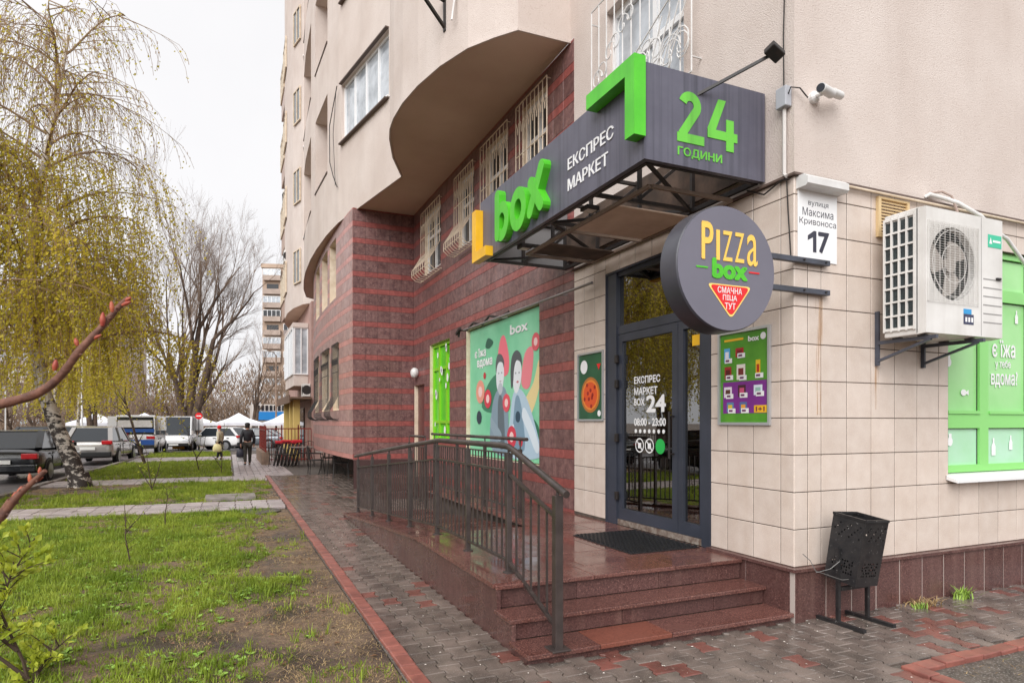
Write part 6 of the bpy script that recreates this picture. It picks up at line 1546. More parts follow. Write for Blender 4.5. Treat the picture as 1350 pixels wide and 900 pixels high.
# ================================================================== VEHICLES
M_tyre = mat('tyre', lin(28,28,28), .8); M_rim = mat('rim', lin(150,150,152), .35, metal=.7); M_tail = mat('tail_light', lin(190,24,30), .25); M_head = mat('head_light', lin(220,224,228), .15)
M_cgl = mat('car_glass', lin(40,45,50), .05, spec=.7); M_trim = mat('black_trim', lin(24,24,25), .5); M_plate = mat('number_plate', lin(230,230,226), .5)
def car(name, label, loc, rz_, paint, style='sedan', L=4.5, Wd=1.8, H=1.45, cat='car', lower=None):
    t = thing(name, label, cat, (loc[0], loc[1], loc[2] if len(loc) > 2 else -.07), rz_); hw = Wd/2; hl = L/2
    # stations from rear (-hl) to nose (+hl): y, half width, sill z, belt/deck z
    if style == 'sedan': stn = [(-hl,.78,.42,.72),(-hl+.06,.92,.30,.92),(-hl+.45,.98,.24,.98),(-hl+.95,1,.22,.96),(-.4,1,.22,.94),(.5,1,.22,.92),(hl-1.35,1,.22,.92),(hl-.6,.97,.24,.82),(hl-.12,.90,.28,.70),(hl,.76,.36,.58)]; gh = [(-hl+.42,.99),(-hl+1.15,H-.02),(-.1,H),(.55,H-.03),(hl-1.30,.93)]
    elif style == 'suv': stn = [(-hl,.84,.46,.95),(-hl+.06,.94,.34,1.02),(-hl+.4,.99,.28,1.04),(-hl+1,1,.27,1.03),(0,1,.27,1.0),(.6,1,.27,.98),(hl-1.25,1,.27,.98),(hl-.5,.97,.28,.92),(hl-.1,.90,.32,.80),(hl,.78,.42,.64)]; gh = [(-hl+.06,1.02),(-hl+.42,H-.05),(-hl+.9,H),(.45,H-.02),(hl-1.2,.98)]
    elif style == 'hatch': stn = [(-hl,.80,.44,.80),(-hl+.06,.92,.32,.96),(-hl+.4,.98,.26,1.0),(-hl+1,1,.24,.98),(0,1,.24,.95),(.6,1,.24,.93),(hl-1.25,1,.24,.93),(hl-.5,.97,.26,.84),(hl-.1,.90,.30,.72),(hl,.78,.40,.60)]; gh = [(-hl+.12,.98),(-hl+.68,H-.04),(-hl+1.2,H),(.4,H-.03),(hl-1.2,.93)]
    else: stn = [(-hl,.95,.40,1.05),(-hl+.05,.99,.32,1.10),(-hl+.4,1,.30,1.12),(-hl+1,1,.28,1.12),(0,1,.28,1.10),(.9,1,.28,1.08),(hl-.8,1,.28,1.05),(hl-.35,.97,.30,.98),(hl-.06,.92,.34,.84),(hl,.84,.42,.66)]; gh = [(-hl+.03,1.1),(-hl+.10,H-.04),(-hl+.3,H),(hl-1.3,H-.04),(hl-.55,1.02)]
    mb = MB(); n = 0; ring = []
    for (y, w, z0, z1) in stn:
        w *= hw; r = [(-w*.90, z0), (-w, z0+.12), (-w*1.0, (z0+z1)/2), (-w*.97, z1-.10), (-w*.86, z1), (w*.86, z1), (w*.97, z1-.10), (w, (z0+z1)/2), (w, z0+.12), (w*.90, z0)]; ring.append([(x, y, z) for x, z in r])
    vs = [v for r in ring for v in r]; k_ = 10
    mb.add(vs, [(i*k_+j, i*k_+(j+1) % k_, (i+1)*k_+(j+1) % k_, (i+1)*k_+j) for i in range(len(ring)-1) for j in range(k_)]+[tuple(range(k_)), tuple(reversed(range((len(ring)-1)*k_, len(ring)*k_)))])
    body = mb.build('body', paint, t, world=False, smooth=True); sm_ = body.modifiers.new('round', 'SUBSURF'); sm_.levels = 1; sm_.render_levels = 2
    g = MB(); gr_ = []
    for i, (y, z) in enumerate(gh):
        top = i in (1, 2, 3); ww = hw*(.70 if top else .86) if style != 'van' else hw*(.90 if top else .95); gr_.append((y, ww, z))
    y0, yT, yM, yF, yE = [q[0] for q in gr_]; zb0, zb1 = gh[0][1]-.02, gh[-1][1]-.02; wb = gr_[0][1]; wt = gr_[1][1]
    sec = [((-wb, y0, zb0), (wb, y0, zb0), (wb, y0, zb0), (-wb, y0, zb0))]
    prof = [(y0, zb0), (yT, gh[1][1]), (yM, gh[2][1]), (yF, gh[3][1]), (yE, zb1)]
    L3 = [(-(wt if 0 < i < 4 else wb), y, z) for i, (y, z) in enumerate(prof)]; R3 = [(-x, y, z) for x, y, z in L3]
    g.add(L3+R3, [(0,1,2,3,4), (9,8,7,6,5), (0,5,6,1), (3,8,9,4)]); gh_ = g.build('glasshouse', M_cgl, t, world=False); bv_ = gh_.modifiers.new('edge', 'BEVEL'); bv_.width = .05; bv_.segments = 3
    rf = MB(); ov = .01; zz = .012
    rf.add([(-wt-ov, yT-.02, gh[1][1]+zz), (wt+ov, yT-.02, gh[1][1]+zz), (wt+ov, yM, gh[2][1]+zz), (-wt-ov, yM, gh[2][1]+zz), (wt+ov, yF+.02, gh[3][1]+zz), (-wt-ov, yF+.02, gh[3][1]+zz),
            (-wt-ov, yT-.02, gh[1][1]-.05), (wt+ov, yT-.02, gh[1][1]-.05), (wt+ov, yF+.02, gh[3][1]-.05), (-wt-ov, yF+.02, gh[3][1]-.05)], [(0,1,2,3), (3,2,4,5), (0,6,7,1), (5,4,8,9), (1,7,8,4,2), (0,3,5,9,6)])
    for sg in (-1, 1):
        def on(y): 
            return None
        rf.bar((sg*wb*.97, y0, zb0), (sg*(wt-.01), yT, gh[1][1]), .16 if style != 'van' else .07, .06); rf.bar((sg*wb, yE, zb1), (sg*(wt+.005), yF, gh[3][1]), .06, .05)
        ym = (yT+yF)/2; rf.bar((sg*(wb+.01), ym, (zb0+zb1)/2), (sg*(wt+.012), ym, H-.03), .03, .07)
        if style == 'van': rf.bar((sg*(wb+.004), (y0+ym)/2-.3, (zb0+zb1)/2+.22), (sg*(wb-.02), (y0+ym)/2-.3, H-.05), .03, 1.5*(ym-y0)/3)
    rf.build('roof', paint, t, world=False)
    wr = .32 if style != 'suv' else .35
    for sg in (-1, 1):
        for y in (-hl+.85, hl-.85):
            a = MB(); a.lathe([(wr+.055, -.01), (wr+.05, .012)], (sg*(hw-.012), y, wr), 'X', 22); 
            if sg < 0: a.v = [(2*sg*(hw-.012)-x, yy, z) for x, yy, z in a.v]
            a.build('wheel_arch', M_trim, t, world=False)
            w_ = MB(); w_.lathe([(wr-.07, -.09), (wr-.01, -.10), (wr, -.06), (wr, .05), (wr-.02, .09), (wr-.08, .10)], (sg*(hw-.075), y, wr), 'X', 22); wo_ = w_.build('wheel', M_tyre, t, world=False)
            r_ = MB(); r_.lathe([(wr-.09, -.104), (.05, -.112), (.03, -.12)] if sg < 0 else [(.03, .12), (.05, .112), (wr-.09, .104)], (sg*(hw-.075), y, wr), 'X', 14); r_.build('rim', M_rim, wo_, world=False)
    zl = .78 if style == 'sedan' else .92
    for sg in (-1, 1):
        a = MB(); a.bbox(min(sg*hw*.52, sg*hw*.93), max(sg*hw*.52, sg*hw*.93), -hl-.01, -hl+.14, zl-.09, zl+.06, .02); a.build('tail_light', M_tail, t, world=False)
        a = MB(); a.bbox(min(sg*hw*.5, sg*hw*.88), max(sg*hw*.5, sg*hw*.88), hl-.16, hl-.01, .60, .72, .02); a.build('headlight', M_head, t, world=False)
        a = MB(); a.bbox(sg*(hw+.06)-.08, sg*(hw+.06)+.08, yF+.12, yF+.22, .95, 1.07, .02); a.build('mirror', paint, t, world=False)
    for sg in (-1, 1):
        for yy in ((yT+yF)/2-.02, hl-1.55, -hl+1.15):
            a = MB(); a.box(min(sg*hw*.985, sg*(hw+.004)), max(sg*hw*.985, sg*(hw+.004)), yy, yy+.012, .36, .86); a.build('door_seam', M_trim, t, world=False)
        for yy in ((yT+yF)/2+.12, (yT+yF)/2-.9): a = MB(); a.bbox(min(sg*hw*.99, sg*(hw+.03)), max(sg*hw*.99, sg*(hw+.03)), yy-.09, yy+.09, .80, .835, .008); a.build('door_handle', M_trim, t, world=False)
    a = MB(); a.bbox(-hw*.90, hw*.90, -hl-.05, -hl+.10, .34, .54, .03); a.build('rear_bumper', lower or M_trim, t, world=False)
    a = MB(); a.bbox(-hw*.86, hw*.86, hl-.14, hl+.03, .34, .52, .03); a.build('front_bumper', lower or M_trim, t, world=False)
    a = MB(); a.box(-.26, .26, -hl-.062, -hl-.051, .56 if style == 'sedan' else .62, .67 if style == 'sedan' else .73); a.build('number_plate', M_plate, t, world=False)
    a = MB(); a.box(-.26, .26, hl+.031, hl+.04, .38, .48); a.build('number_plate', M_plate, t, world=False)
    return t
def paint(n, c, metal=.3): return mat(n, lin(*c), .25, metal=metal, coat=.35)
PB, PS, PG, PWh = paint('paint_black', (18,20,25), 0), paint('paint_silver', (178,174,170), .5), paint('paint_grey', (120,126,132), .5), paint('paint_white', (232,232,232), 0)
car('parked_car', 'black sedan with red tail lights parked behind the birch trunk', (-9.85, 20.0), R_(-3), PB, 'sedan', 4.7, 1.85, 1.46, lower=PB)
car('parked_car', 'black car cut off by the left edge nearest the kerb', (-10.15, 12.6), R_(-3), PB, 'sedan', 4.6, 1.8, 1.45, lower=PB)
car('parked_car', 'silver estate car seen from behind on the wet road', (-9.15, 28.0), R_(-4), PS, 'hatch', 4.5, 1.78, 1.52)
car('parked_car', 'grey hatchback with red lights further along the road', (-11.2, 36.2), R_(-4), PG, 'hatch', 4.3, 1.76, 1.50)
car('parked_car', 'dark car far back between the birch and the grey hatchback', (-14.0, 40), R_(-5), PB, 'sedan', 4.5, 1.8, 1.45)
car('parked_car', 'red car partly hidden behind the silver estate car', (-9.6, 35.6), R_(-4), paint('paint_maroon', (120,40,40)), 'sedan', 4.4, 1.75, 1.42)
car('white_car', 'white car parked side-on behind the woman in the red hat', (-4.9, 42.6, -.20), R_(52), PWh, 'hatch', 4.3, 1.75, 1.5)
car('parked_car', 'dark car by the market tents behind the walking man', (-2.6, 46, -.25), R_(70), PG, 'sedan', 4.4, 1.75, 1.45)
v1 = car('delivery_van', 'white van with blue stripes on its rear doors', (-8.55, 36.4), R_(-2), PWh, 'van', 4.8, 1.9, 2.05, cat='van')
M_blue = mat('van_blue', lin(36,84,160), .4)
for (z0, z1) in ((.52, .80), (1.18, 1.36)): a = MB(); a.box(-.86, .86, -2.40-.03, -2.40-.012, z0, z1); a.build('blue_stripe', M_blue, v1, world=False)
a = MB(); a.box(-.78, .78, -2.46, -2.445, 1.44, 1.80); a.build('rear_panel', M_wpaint, v1, world=False)
car('white_van', 'white minibus facing the camera beside the large bare tree', (-7.25, 43.0, -.18), R_(178), PWh, 'van', 5.0, 1.9, 2.2, cat='van')
# ================================================================== FAR STREET
def gz(y): return -.10 if y < 36 else max(-.55, -.10-.015*(y-36))
M_tent = mat('tent_white', lin(230,230,234), .6, col2=lin(212,212,220), nscale=1.5, coords='World')
tl = ['white market tent nearest the building edge', 'white market tent second from the building', 'white market tent in the middle of the row', 'white market tent behind the red round sign', 'white market tent seen behind the stems of the big bare tree']
for k in range(5):
    x, y = 1.2-4.45*k, 69+1.0*k; t = thing('market_tent', tl[k], 'tent', (x, y, gz(y)), .1*k, group='market tents')
    mb = MB(); a = 2.1; pts = []
    mb.add([(-a,-a,2.1),(a,-a,2.1),(a,a,2.1),(-a,a,2.1),(-a*.45,-a*.45,2.55),(a*.45,-a*.45,2.55),(a*.45,a*.45,2.55),(-a*.45,a*.45,2.55),(0,0,3.15)],
           [(0,1,5,4),(1,2,6,5),(2,3,7,6),(3,0,4,7),(4,5,8),(5,6,8),(6,7,8),(7,4,8)])
    mb.build('roof', M_tent, t, world=False)
    mb = MB()
    for p, q in (((-a,-a),(a,-a)),((a,-a),(a,a)),((a,a),(-a,a)),((-a,a),(-a,-a))): mb.add([(*p,2.098),(*q,2.098),(*q,1.8),(*p,1.8)], [(0,1,2,3)])
    mb.build('valance', M_tent, t, world=False)
    for sx in (-1, 1):
        for s_ in (-1, 1): q = MB(); q.bar((sx*a*.97, s_*a*.97, 0), (sx*a*.97, s_*a*.97, 2.1), .05); q.build('leg', M_wpaint, t, world=False)
kf = thing('far_shop', 'low shop with bright blue fascia behind the market tents', 'shop', (4, 86, -.55))
mb = MB(); mb.box(-1.5, 10, 84, 92, -.55, 3.9); mb.build('wall', mat('far_shop_wall', lin(196,188,180), .7), kf)
mb = MB(); mb.box(-1.1, 2.6, 83.7, 84, 1.9, 2.95); mb.build('fascia', mat('fascia_blue', lin(20,120,190), .5), kf)
for k in range(7): mb = MB(); mb.box(-.9+.5*k, -.58+.5*k, 83.9, 84.01, 3.1, 3.75); mb.build('window', M_dkglass, kf)
def pole(name, label, x, y, h, r, m, cat='pole', sign=None):
    t = thing(name, label, cat, (x, y, gz(y))); mb = MB(); mb.lathe([(r*1.6, 0), (r*1.6, .3), (r, .35), (r*.7, h)], (0, 0, 0), 'Z', 10); mb.build('shaft', m, t, world=False)
    return t
t = pole('lamp_post', 'grey lamp post at the far corner of the building', .55, 71, 9.5, .11, M_conc, 'lamp post'); mb = MB(); mb.tube([(0, 0, 9.4), (-.3, -.3, 9.8), (-1.0, -.5, 9.9)], .05, 6); mb.build('arm', M_conc, t, world=False); mb = MB(); mb.bbox(-1.5, -.95, -.62, -.42, 9.82, 9.95, .03); mb.build('lamp_head', M_wpaint, t, world=False)
t = pole('lamp_post', 'pale slim lamp post behind the parked grey hatchback', -13.2, 47, 8, .07, M_wpaint, 'lamp post'); mb = MB(); mb.tube([(0, 0, 7.9), (.6, -.2, 8.2)], .04, 6); mb.build('arm', M_wpaint, t, world=False)
pole('sign_post', 'thin grey post beside the birch behind the cars', -17.6, 48, 4, .05, M_wpaint)
t = pole('road_sign', 'round red road sign on a thin post near the big tree', -6.05, 43.5, 2.2, .035, M_brk, 'road sign'); mb = MB(); mb.lathe([(.22, -.015), (.22, .015)], (0, -.06, 2.25), 'Y', 24); mb.build('disc', MATS['sign_red'], t, world=False); mb = MB(); mb.box(-.14, .14, -.085, -.076, 2.215, 2.285); mb.build('bar_print', M_white, t, world=False)
t = pole('notice_board', 'small orange and yellow notice board at the foot of the big tree', -7.2, 42.6, .9, .03, M_brk, 'sign'); mb = MB(); mb.bbox(-.35, .35, -.06, -.03, .1, .95, .01); mb.build('board', mat('orange_board', lin(236,160,30), .5), t, world=False); mb = MB(); mb.box(-.22, .22, -.066, -.0605, .3, .7); mb.build('print', mat('board_print', lin(214,70,40), .5), t, world=False)
# hedge and railing along the road's far side (seen in the door's reflection too)
FR = thing('street_railing', 'low black railing along the far side of the road', 'fence', (-17, 24, -.1))
mb = MB(); mb.bar((-17, 4, .95), (-17, 44, .95), .05); mb.bar((-17, 4, .15), (-17, 44, .15), .05)
for k in range(161): mb.bar((-17, 4+.25*k, .1), (-17, 4+.25*k, .95), .03)
mb.build('bars', M_black, FR, kind='stuff')
# ---- distant tower block at the end of the street
def block(label, px0, px1, ztop, dist, rzoff, floors, cols, mw, name='tower_block'):
    f0, f1 = [CAM+CF*dist+CR*((p-675)/850*dist) for p in (px0, px1)]; w = (f1-f0).length; d = 14
    t = thing(name, label, 'building', (f0.x, f0.y, -.6), math.atan2(f1.y-f0.y, f1.x-f0.x)+rzoff); h = ztop+.6
    mb = MB(); mb.box(0, w, 0, d, 0, h); mb.box(-.3, w+.3, -.3, d+.3, h, h+.9); mb.build('wall', mw, t, world=False)
    fh = h/floors; cw = w/cols
    for f in range(floors):
        for c in range(cols):
            x0, x1, z0 = c*cw+cw*.08, (c+1)*cw-cw*.08, f*fh
            b = MB(); b.box(x0, x1, -.9, -.01, z0+.15, z0+fh*.42); o = b.build('balcony', MATS['tb_%d' % ((f*3+c) % 3)], t, world=False)
            if (f+c) % 3 != 1:
                b = MB(); b.box(x0, x1, -.85, -.012, z0+fh*.421, z0+fh*.86); b.build('window', M_dkglass if (f+c) % 4 == 0 else M_curt, t, world=False)
                b = MB(); nn = 4
                for k in range(nn+1): xx = x0+(x1-x0)*k/nn; b.bar((xx, -.87, z0+fh*.42), (xx, -.87, z0+fh*.86), .10)
                b.bar((x0, -.87, z0+fh*.86), (x1, -.87, z0+fh*.86), .12); b.build('window_frame', M_pvc, t, world=False)
            else:
                b = MB(); b.box(x0+.6, x1-.6, -.06, -.02, z0+fh*.3, z0+fh*.82); b.build('window', M_dkglass, t, world=False)
for k, c in enumerate(((176,158,146), (150,138,134), (196,186,178))): mat('tb_%d' % k, lin(*c), .8, col2=tuple(q*.8 for q in lin(*c)), nscale=.6, coords='World')
M_blk = mat('tower_wall', lin(190,166,146), .85, col2=lin(168,146,128), nscale=.15, coords='World')
block('distant grey brick tower block at the end of the street', 346, 398, 37.5, 150, 0.12, 12, 2, M_blk)
block('pale panel block glimpsed behind the hanging birch foliage', -40, 138, 27, 120, -.08, 9, 6, mat('pale_panel', lin(200,190,182), .85))
# ================================================================== TREES AND SHRUBS
def rot_to(v, ax, a): return Matrix.Rotation(a, 3, ax) @ v
class TreeGen:
    def __init__(s, seed): s.r = random.Random(seed); s.trunk = MB(); s.crown = MB(); s.tips = []; s.segs = []
    def branch(s, p, d, L, r, lev, maxlev, spread, upb, nseg=5, kids=(3, 5), ratio=.62, droop=0.0, wig=.16):
        R = s.r; pts = [p.copy()]; rs = [r]; dd = d.normalized(); q = p.copy()
        for i in range(nseg):
            ax = Vector((R.uniform(-1, 1), R.uniform(-1, 1), R.uniform(-1, 1))).normalized()
            dd = (rot_to(dd, ax, R.uniform(-wig, wig)) + Vector((0, 0, upb-droop*(i+1)/nseg))).normalized()
            q = q + dd*L/nseg; pts.append(q.copy()); rs.append(max(.0035, r*(1-.62*(i+1)/nseg)))
        sides = 9 if lev == 0 else 7 if lev == 1 else 5 if lev == 2 else 3
        (s.trunk if lev < 2 else s.crown).tube(pts, rs, sides, caps=(lev < 2))
        s.segs.append((lev, pts, rs))
        if lev >= maxlev: s.tips.append((q, dd)); return
        n = R.randint(*kids)
        for k in range(n):
            f = R.uniform(.35, 1.0) if k < n-1 else 1.0
            i = min(nseg-1, int(f*nseg)); a = pts[i].lerp(pts[i+1], f*nseg-i) if f < 1 else pts[-1]
            t = (pts[min(i+1, nseg)]-pts[i]).normalized(); o = t.orthogonal().normalized(); o = rot_to(o, t, R.uniform(0, 6.283))
            nd = (t*math.cos(spread*R.uniform(.6, 1.2))+o*math.sin(spread*R.uniform(.6, 1.2))).normalized()
            s.branch(a, nd, L*ratio*R.uniform(.75, 1.15), max(.004, rs[i]*R.uniform(.5, .68)), lev+1, maxlev, spread, upb, max(3, nseg-1), kids, ratio, droop, wig*1.15)
M_bark = mat('bark', lin(98,80,66), .9, col2=lin(62,50,42), nscale=3, bump=.8, bscale=12, bdist=.05)
M_twig = mat('twig_bark', lin(138,118,102), .9, col2=lin(108,90,78), nscale=2)
M_twig2 = mat('far_twig', lin(134,112,92), .9, col2=lin(100,82,68), nscale=1.0)
# ---- big bare tree: several leaning stems from one foot
def bare_tree(name, label, loc, seed, stems, Ls, r0, maxlev, kids, group=None, tw=None, ratio=.62, spread=.55):
    t = thing(name, label, 'tree', loc, 0, group); G = TreeGen(seed); G.r = random.Random(seed)
    for (dx, dy, dz, k) in stems: G.branch(Vector((dx*.25, dy*.25, -.2)), Vector((dx, dy, dz)), Ls*k, r0*k, 0, maxlev, spread, .05, 7, kids, ratio)
    G.trunk.build('trunk', M_bark, t, world=False, smooth=True, recalc=False); G.crown.build('crown', tw or M_twig, t, world=False, recalc=False)
    return t
bt_ = bare_tree('bare_tree', 'large bare many-stemmed tree beside the white minibus', (-6.9, 45.3, -.24), 21, [(.42,-.1,1.5,1.0),(.08,.1,1.7,1.08),(-.30,.0,1.5,.92),(-.12,-.2,1.6,.85)], 7.6, .42, 5, (4, 6), ratio=.63, spread=.5)
bt_.scale = (.84, .84, 1.06)
b2_ = bare_tree('bare_tree', 'slim bare tree beyond the tents left of the tower block', (-1.6, 76, -.55), 5, [(.1,0,1.5,1.0),(-.1,.1,1.5,.9)], 6.4, .26, 4, (4, 5), ratio=.64)
b3_ = bare_tree('bare_tree', 'bare tree behind the parked cars on the far verge', (-15, 62, -.5), 9, [(-.1,0,1.5,1.0),(.25,.1,1.5,.9)], 6.2, .3, 4, (4, 6), tw=M_twig2, ratio=.64)
srcs = [b2_, b3_]; k = 0; trr = random.Random(31)
for px, dist in ((328, 96), (303, 104), (280, 92), (252, 100), (228, 84), (205, 95), (180, 80), (155, 92), (128, 78), (100, 88), (72, 72), (45, 84), (15, 76), (-20, 70), (315, 130), (270, 135), (215, 125), (165, 120), (110, 118), (60, 110)):
    p = CAM+CF*dist+CR*((px-675)/850*dist); k += 1
    o = dup(srcs[k % 2], (p.x, p.y, -.55), trr.uniform(0, 6.28), 'bare brownish tree in the row beyond the market', 'bare trees beyond the market'); s_ = trr.uniform(.75, 1.0); o.scale = (s_*1.1, s_*1.1, s_*(.62 if dist > 90 else .55))
# trees across the road to the left (they show in the door glass)
for x, y, q in ((-19, 6, 1.0), (-20, 13, .9), (-22, 20, 1.05), (-19.5, 27, .85), (-24, 34, 1.0), (-26, 10, 1.1), (-30, 22, 1.2), (-21, 41, .8)):
    k += 1; o = dup(srcs[k % 2], (x, y, -.1), trr.uniform(0, 6.28), 'bare tree on the verge across the road left of the birch', 'bare trees across the road'); o.scale = (q, q, q*.8)
# ---- undergrowth band far behind (reads as one mass)
ub_ = MB(); ur = random.Random(77)
for _ in range(36000):
    px, dist = ur.uniform(-120, 400), ur.uniform(88, 140); p = CAM+CF*dist+CR*((px-675)/850*dist)
    z0 = -.5+ur.random()**2.0*10; a = ur.uniform(0, 6.28); l = ur.uniform(.4, 1.3); d = Vector((math.cos(a)*.5, math.sin(a)*.5, 1)).normalized()*l; w = ur.uniform(.03, .09)
    b = len(ub_.v); q = p+Vector((0, 0, z0-CAM.z)); ub_.v += [(q.x-w, q.y, q.z), (q.x+w, q.y, q.z), (q.x+d.x, q.y+d.y, q.z+d.z)]; ub_.f.append([b, b+1, b+2]); ub_.m.append(0)
tag(ub_.build('undergrowth', M_twig2, recalc=False), 'brown leafless undergrowth far beyond the market', 'undergrowth', kind='stuff')
# ---- weeping birch with fresh leaves
def birch(label, loc, seed, H, trunk_pts, r0, limbs, reach, nstr, mleaf, leaf, sparse_z, groundclear=1.1):
    t = thing('birch_tree', label, 'tree', loc); R = random.Random(seed); tr = MB(); tr.tube(trunk_pts, [r0*(1-.8*i/(len(trunk_pts)-1)) for i in range(len(trunk_pts))], 12)
    tr.tube([(0, 0, -.15), (0, 0, .05), (-.03, 0, .35)], [r0*1.45, r0*1.25, r0*1.0], 12)
    tr.build('trunk', M_birch, t, world=False, smooth=True, recalc=False)
    cr_, lv, ck_ = MB(), MB(), MB(); P = [Vector(q) for q in trunk_pts]
    def on_trunk(z):
        for a, b in zip(P, P[1:]):
            if a.z <= z <= b.z: return a.lerp(b, (z-a.z)/(b.z-a.z))
        return P[-1]
    def leafq(q, s, m):
        n = Vector((R.uniform(-1, 1), R.uniform(-1, 1), R.uniform(-.6, .6))).normalized(); u = n.orthogonal().normalized()*s; w = n.cross(u).normalized()*s*.62
        b = len(m.v); m.v += [tuple(q-u), tuple(q+w), tuple(q+u), tuple(q-w)]; m.f.append([b, b+1, b+2, b+3]); m.m.append(0)
    strands = []
    for k in range(limbs):
        z = H*(.24+.72*(k+R.random())/limbs); base = on_trunk(z); az = k*2.4+R.uniform(-.5, .5); l = reach*(1.15-.75*(z/H))*R.uniform(.7, 1.15)
        d = Vector((math.cos(az), math.sin(az), R.uniform(.5, 1.1))).normalized(); pts = [base]; q = base.copy()
        for i in range(9):
            d = (d+Vector((R.uniform(-.12, .12), R.uniform(-.12, .12), -.16 if i > 2 else .0))).normalized(); q = q+d*l/7; pts.append(q.copy())
        r_ = r0*.23*(1-.6*z/H); cr_.tube(pts, [r_*(1-.85*i/9)+.006 for i in range(10)], 6, caps=False)
        for i in range(2, 10):
            for _ in range(3):
                strands.append((pts[i].lerp(pts[i-1], R.random()), (pts[i]-pts[i-1]).normalized()))
                # side shoots
            sd = rot_to((pts[i]-pts[i-1]).normalized(), Vector((0, 0, 1)), R.choice((-1, 1))*R.uniform(.5, 1.2)); sp = [pts[i]]; qq = pts[i].copy()
            for j in range(4): sd = (sd+Vector((R.uniform(-.2, .2), R.uniform(-.2, .2), -.15))).normalized(); qq = qq+sd*R.uniform(.2, .45); sp.append(qq.copy())
            cr_.tube(sp, [.014, .011, .008, .006, .004], 4, caps=False)
            for j in range(1, 5): strands += [(sp[j].lerp(sp[j-1], R.random()), sd) for _ in range(2)]
    R.shuffle(strands)
    for (p, d) in strands[:nstr]:
        L_ = R.uniform(.6, 2.9) if p.z > 4 else R.uniform(.4, 1.6); L_ = min(L_, max(.2, p.z-groundclear*R.uniform(.7, 1.6)))
        sparse = p.z > sparse_z; 
        if sparse: L_ *= .55
        q = p.copy(); v = Vector((d.x*.6+R.uniform(-.25, .25), d.y*.6+R.uniform(-.25, .25), .1)); pts = [q.copy()]; n = max(4, int(L_/.16))
        for i in range(n):
            v = (v*.78+Vector((R.uniform(-.16, .16), R.uniform(-.16, .16), -.34))).normalized(); q = q+v*L_/n; pts.append(q.copy())
            for _ in range(1 if sparse and R.random() < .35 else (0 if sparse else (3 if q.z < 6 else 2))):
                leafq(q+Vector((R.gauss(0, .05), R.gauss(0, .05), R.gauss(0, .06))), leaf*R.uniform(.6, 1.2), lv)
            if R.random() < (.35 if sparse else .12):
                a = q+Vector((R.gauss(0, .02), R.gauss(0, .02), 0)); ck_.tube([a, a+Vector((R.uniform(-.01, .01), 0, -R.uniform(.03, .07)))], .008, 3, caps=False)
        cr_.tube(pts[::2]+[pts[-1]], [.005]*len(pts[::2]+[0]), 3, caps=False)
    c = cr_.build('crown', M_btwig, t, world=False, recalc=False); lv.build('leaves', mleaf, c, world=False, recalc=False); ck_.build('catkins', M_catkin, c, world=False, recalc=False)
    return t
def birch_mat():
    m = mat('birch_bark', lin(214,206,196), .7, col2=lin(170,160,150), nscale=4, bump=.5, bscale=20)
    t = m.node_tree; N = t.nodes; L = t.links; b = N['Principled BSDF']; src = b.inputs['Base Color'].links[0].from_socket
    tcn = N.new('ShaderNodeTexCoord'); mp = N.new('ShaderNodeMapping'); mp.inputs['Scale'].default_value = (3, 3, 5); L.new(tcn.outputs['Object'], mp.inputs['Vector'])
    nz = N.new('ShaderNodeTexNoise'); nz.inputs['Scale'].default_value = 1.6; nz.inputs['Detail'].default_value = 7; nz.inputs['Roughness'].default_value = .7; L.new(mp.outputs[0], nz.inputs['Vector'])
    sx = N.new('ShaderNodeSeparateXYZ'); L.new(tcn.outputs['Object'], sx.inputs[0])
    mr = N.new('ShaderNodeMapRange'); mr.inputs[1].default_value = 0; mr.inputs[2].default_value = 3.5; mr.inputs[3].default_value = .13; mr.inputs[4].default_value = -.03; L.new(sx.outputs['Z'], mr.inputs[0])
    ad = N.new('ShaderNodeMath'); ad.operation = 'ADD'; L.new(nz.outputs['Fac'], ad.inputs[0]); L.new(mr.outputs[0], ad.inputs[1])
    r2 = N.new('ShaderNodeMapRange'); r2.inputs[1].default_value = .54; r2.inputs[2].default_value = .60; L.new(ad.outputs[0], r2.inputs[0])
    mx = N.new('ShaderNodeMix'); mx.data_type = 'RGBA'; L.new(r2.outputs[0], mx.inputs['Factor']); L.new(src, mx.inputs['A']); mx.inputs['B'].default_value = (*lin(52,44,40), 1); L.new(mx.outputs['Result'], b.inputs['Base Color'])
    return m
M_birch = birch_mat(); M_btwig = mat('birch_twig', lin(140,116,88), .8); M_catkin = mat('catkin', lin(150,116,64), .8)
M_leaf = mat('birch_leaf', lin(226,208,84), .5, col2=lin(190,182,64), nscale=.8, rnd=.28, coords='World', spec=.3)
leafy(M_leaf, .65)
birch('birch with leaning spotted trunk and hanging yellow-green foliage on the lawn', (-7.78, 15.7, -.02), 12, 12.0, [(0,0,-.1),(-.16,0,.6),(-.50,.05,1.5),(-.82,.1,2.5),(-1.0,.15,3.7),(-1.1,.2,5.2),(-.95,.25,7.4),(-.6,.25,9.6),(-.3,.2,11.6)], .22, 36, 3.35, 2700, M_leaf, .042, 8.6)
birch('taller birch outside the left edge with long hanging yellow strands', (-12.2, 14.2, -.1), 44, 12.0, [(0,0,-.1),(.1,0,2),(.0,.05,4),(.15,.1,7),(.1,.2,9.5),(0,.2,11.4)], .22, 28, 4.6, 1500, M_leaf, .044, 10.0)
birch('yellow-green young birch further along the road behind the silver car', (-11.6, 31.5, -.07), 3, 9.0, [(0,0,-.1),(.05,0,2),(.1,.05,4),(.0,.1,6.5),(.1,.2,8.6)], .13, 20, 3.0, 480, M_leaf, .055, 8.2, 1.9)
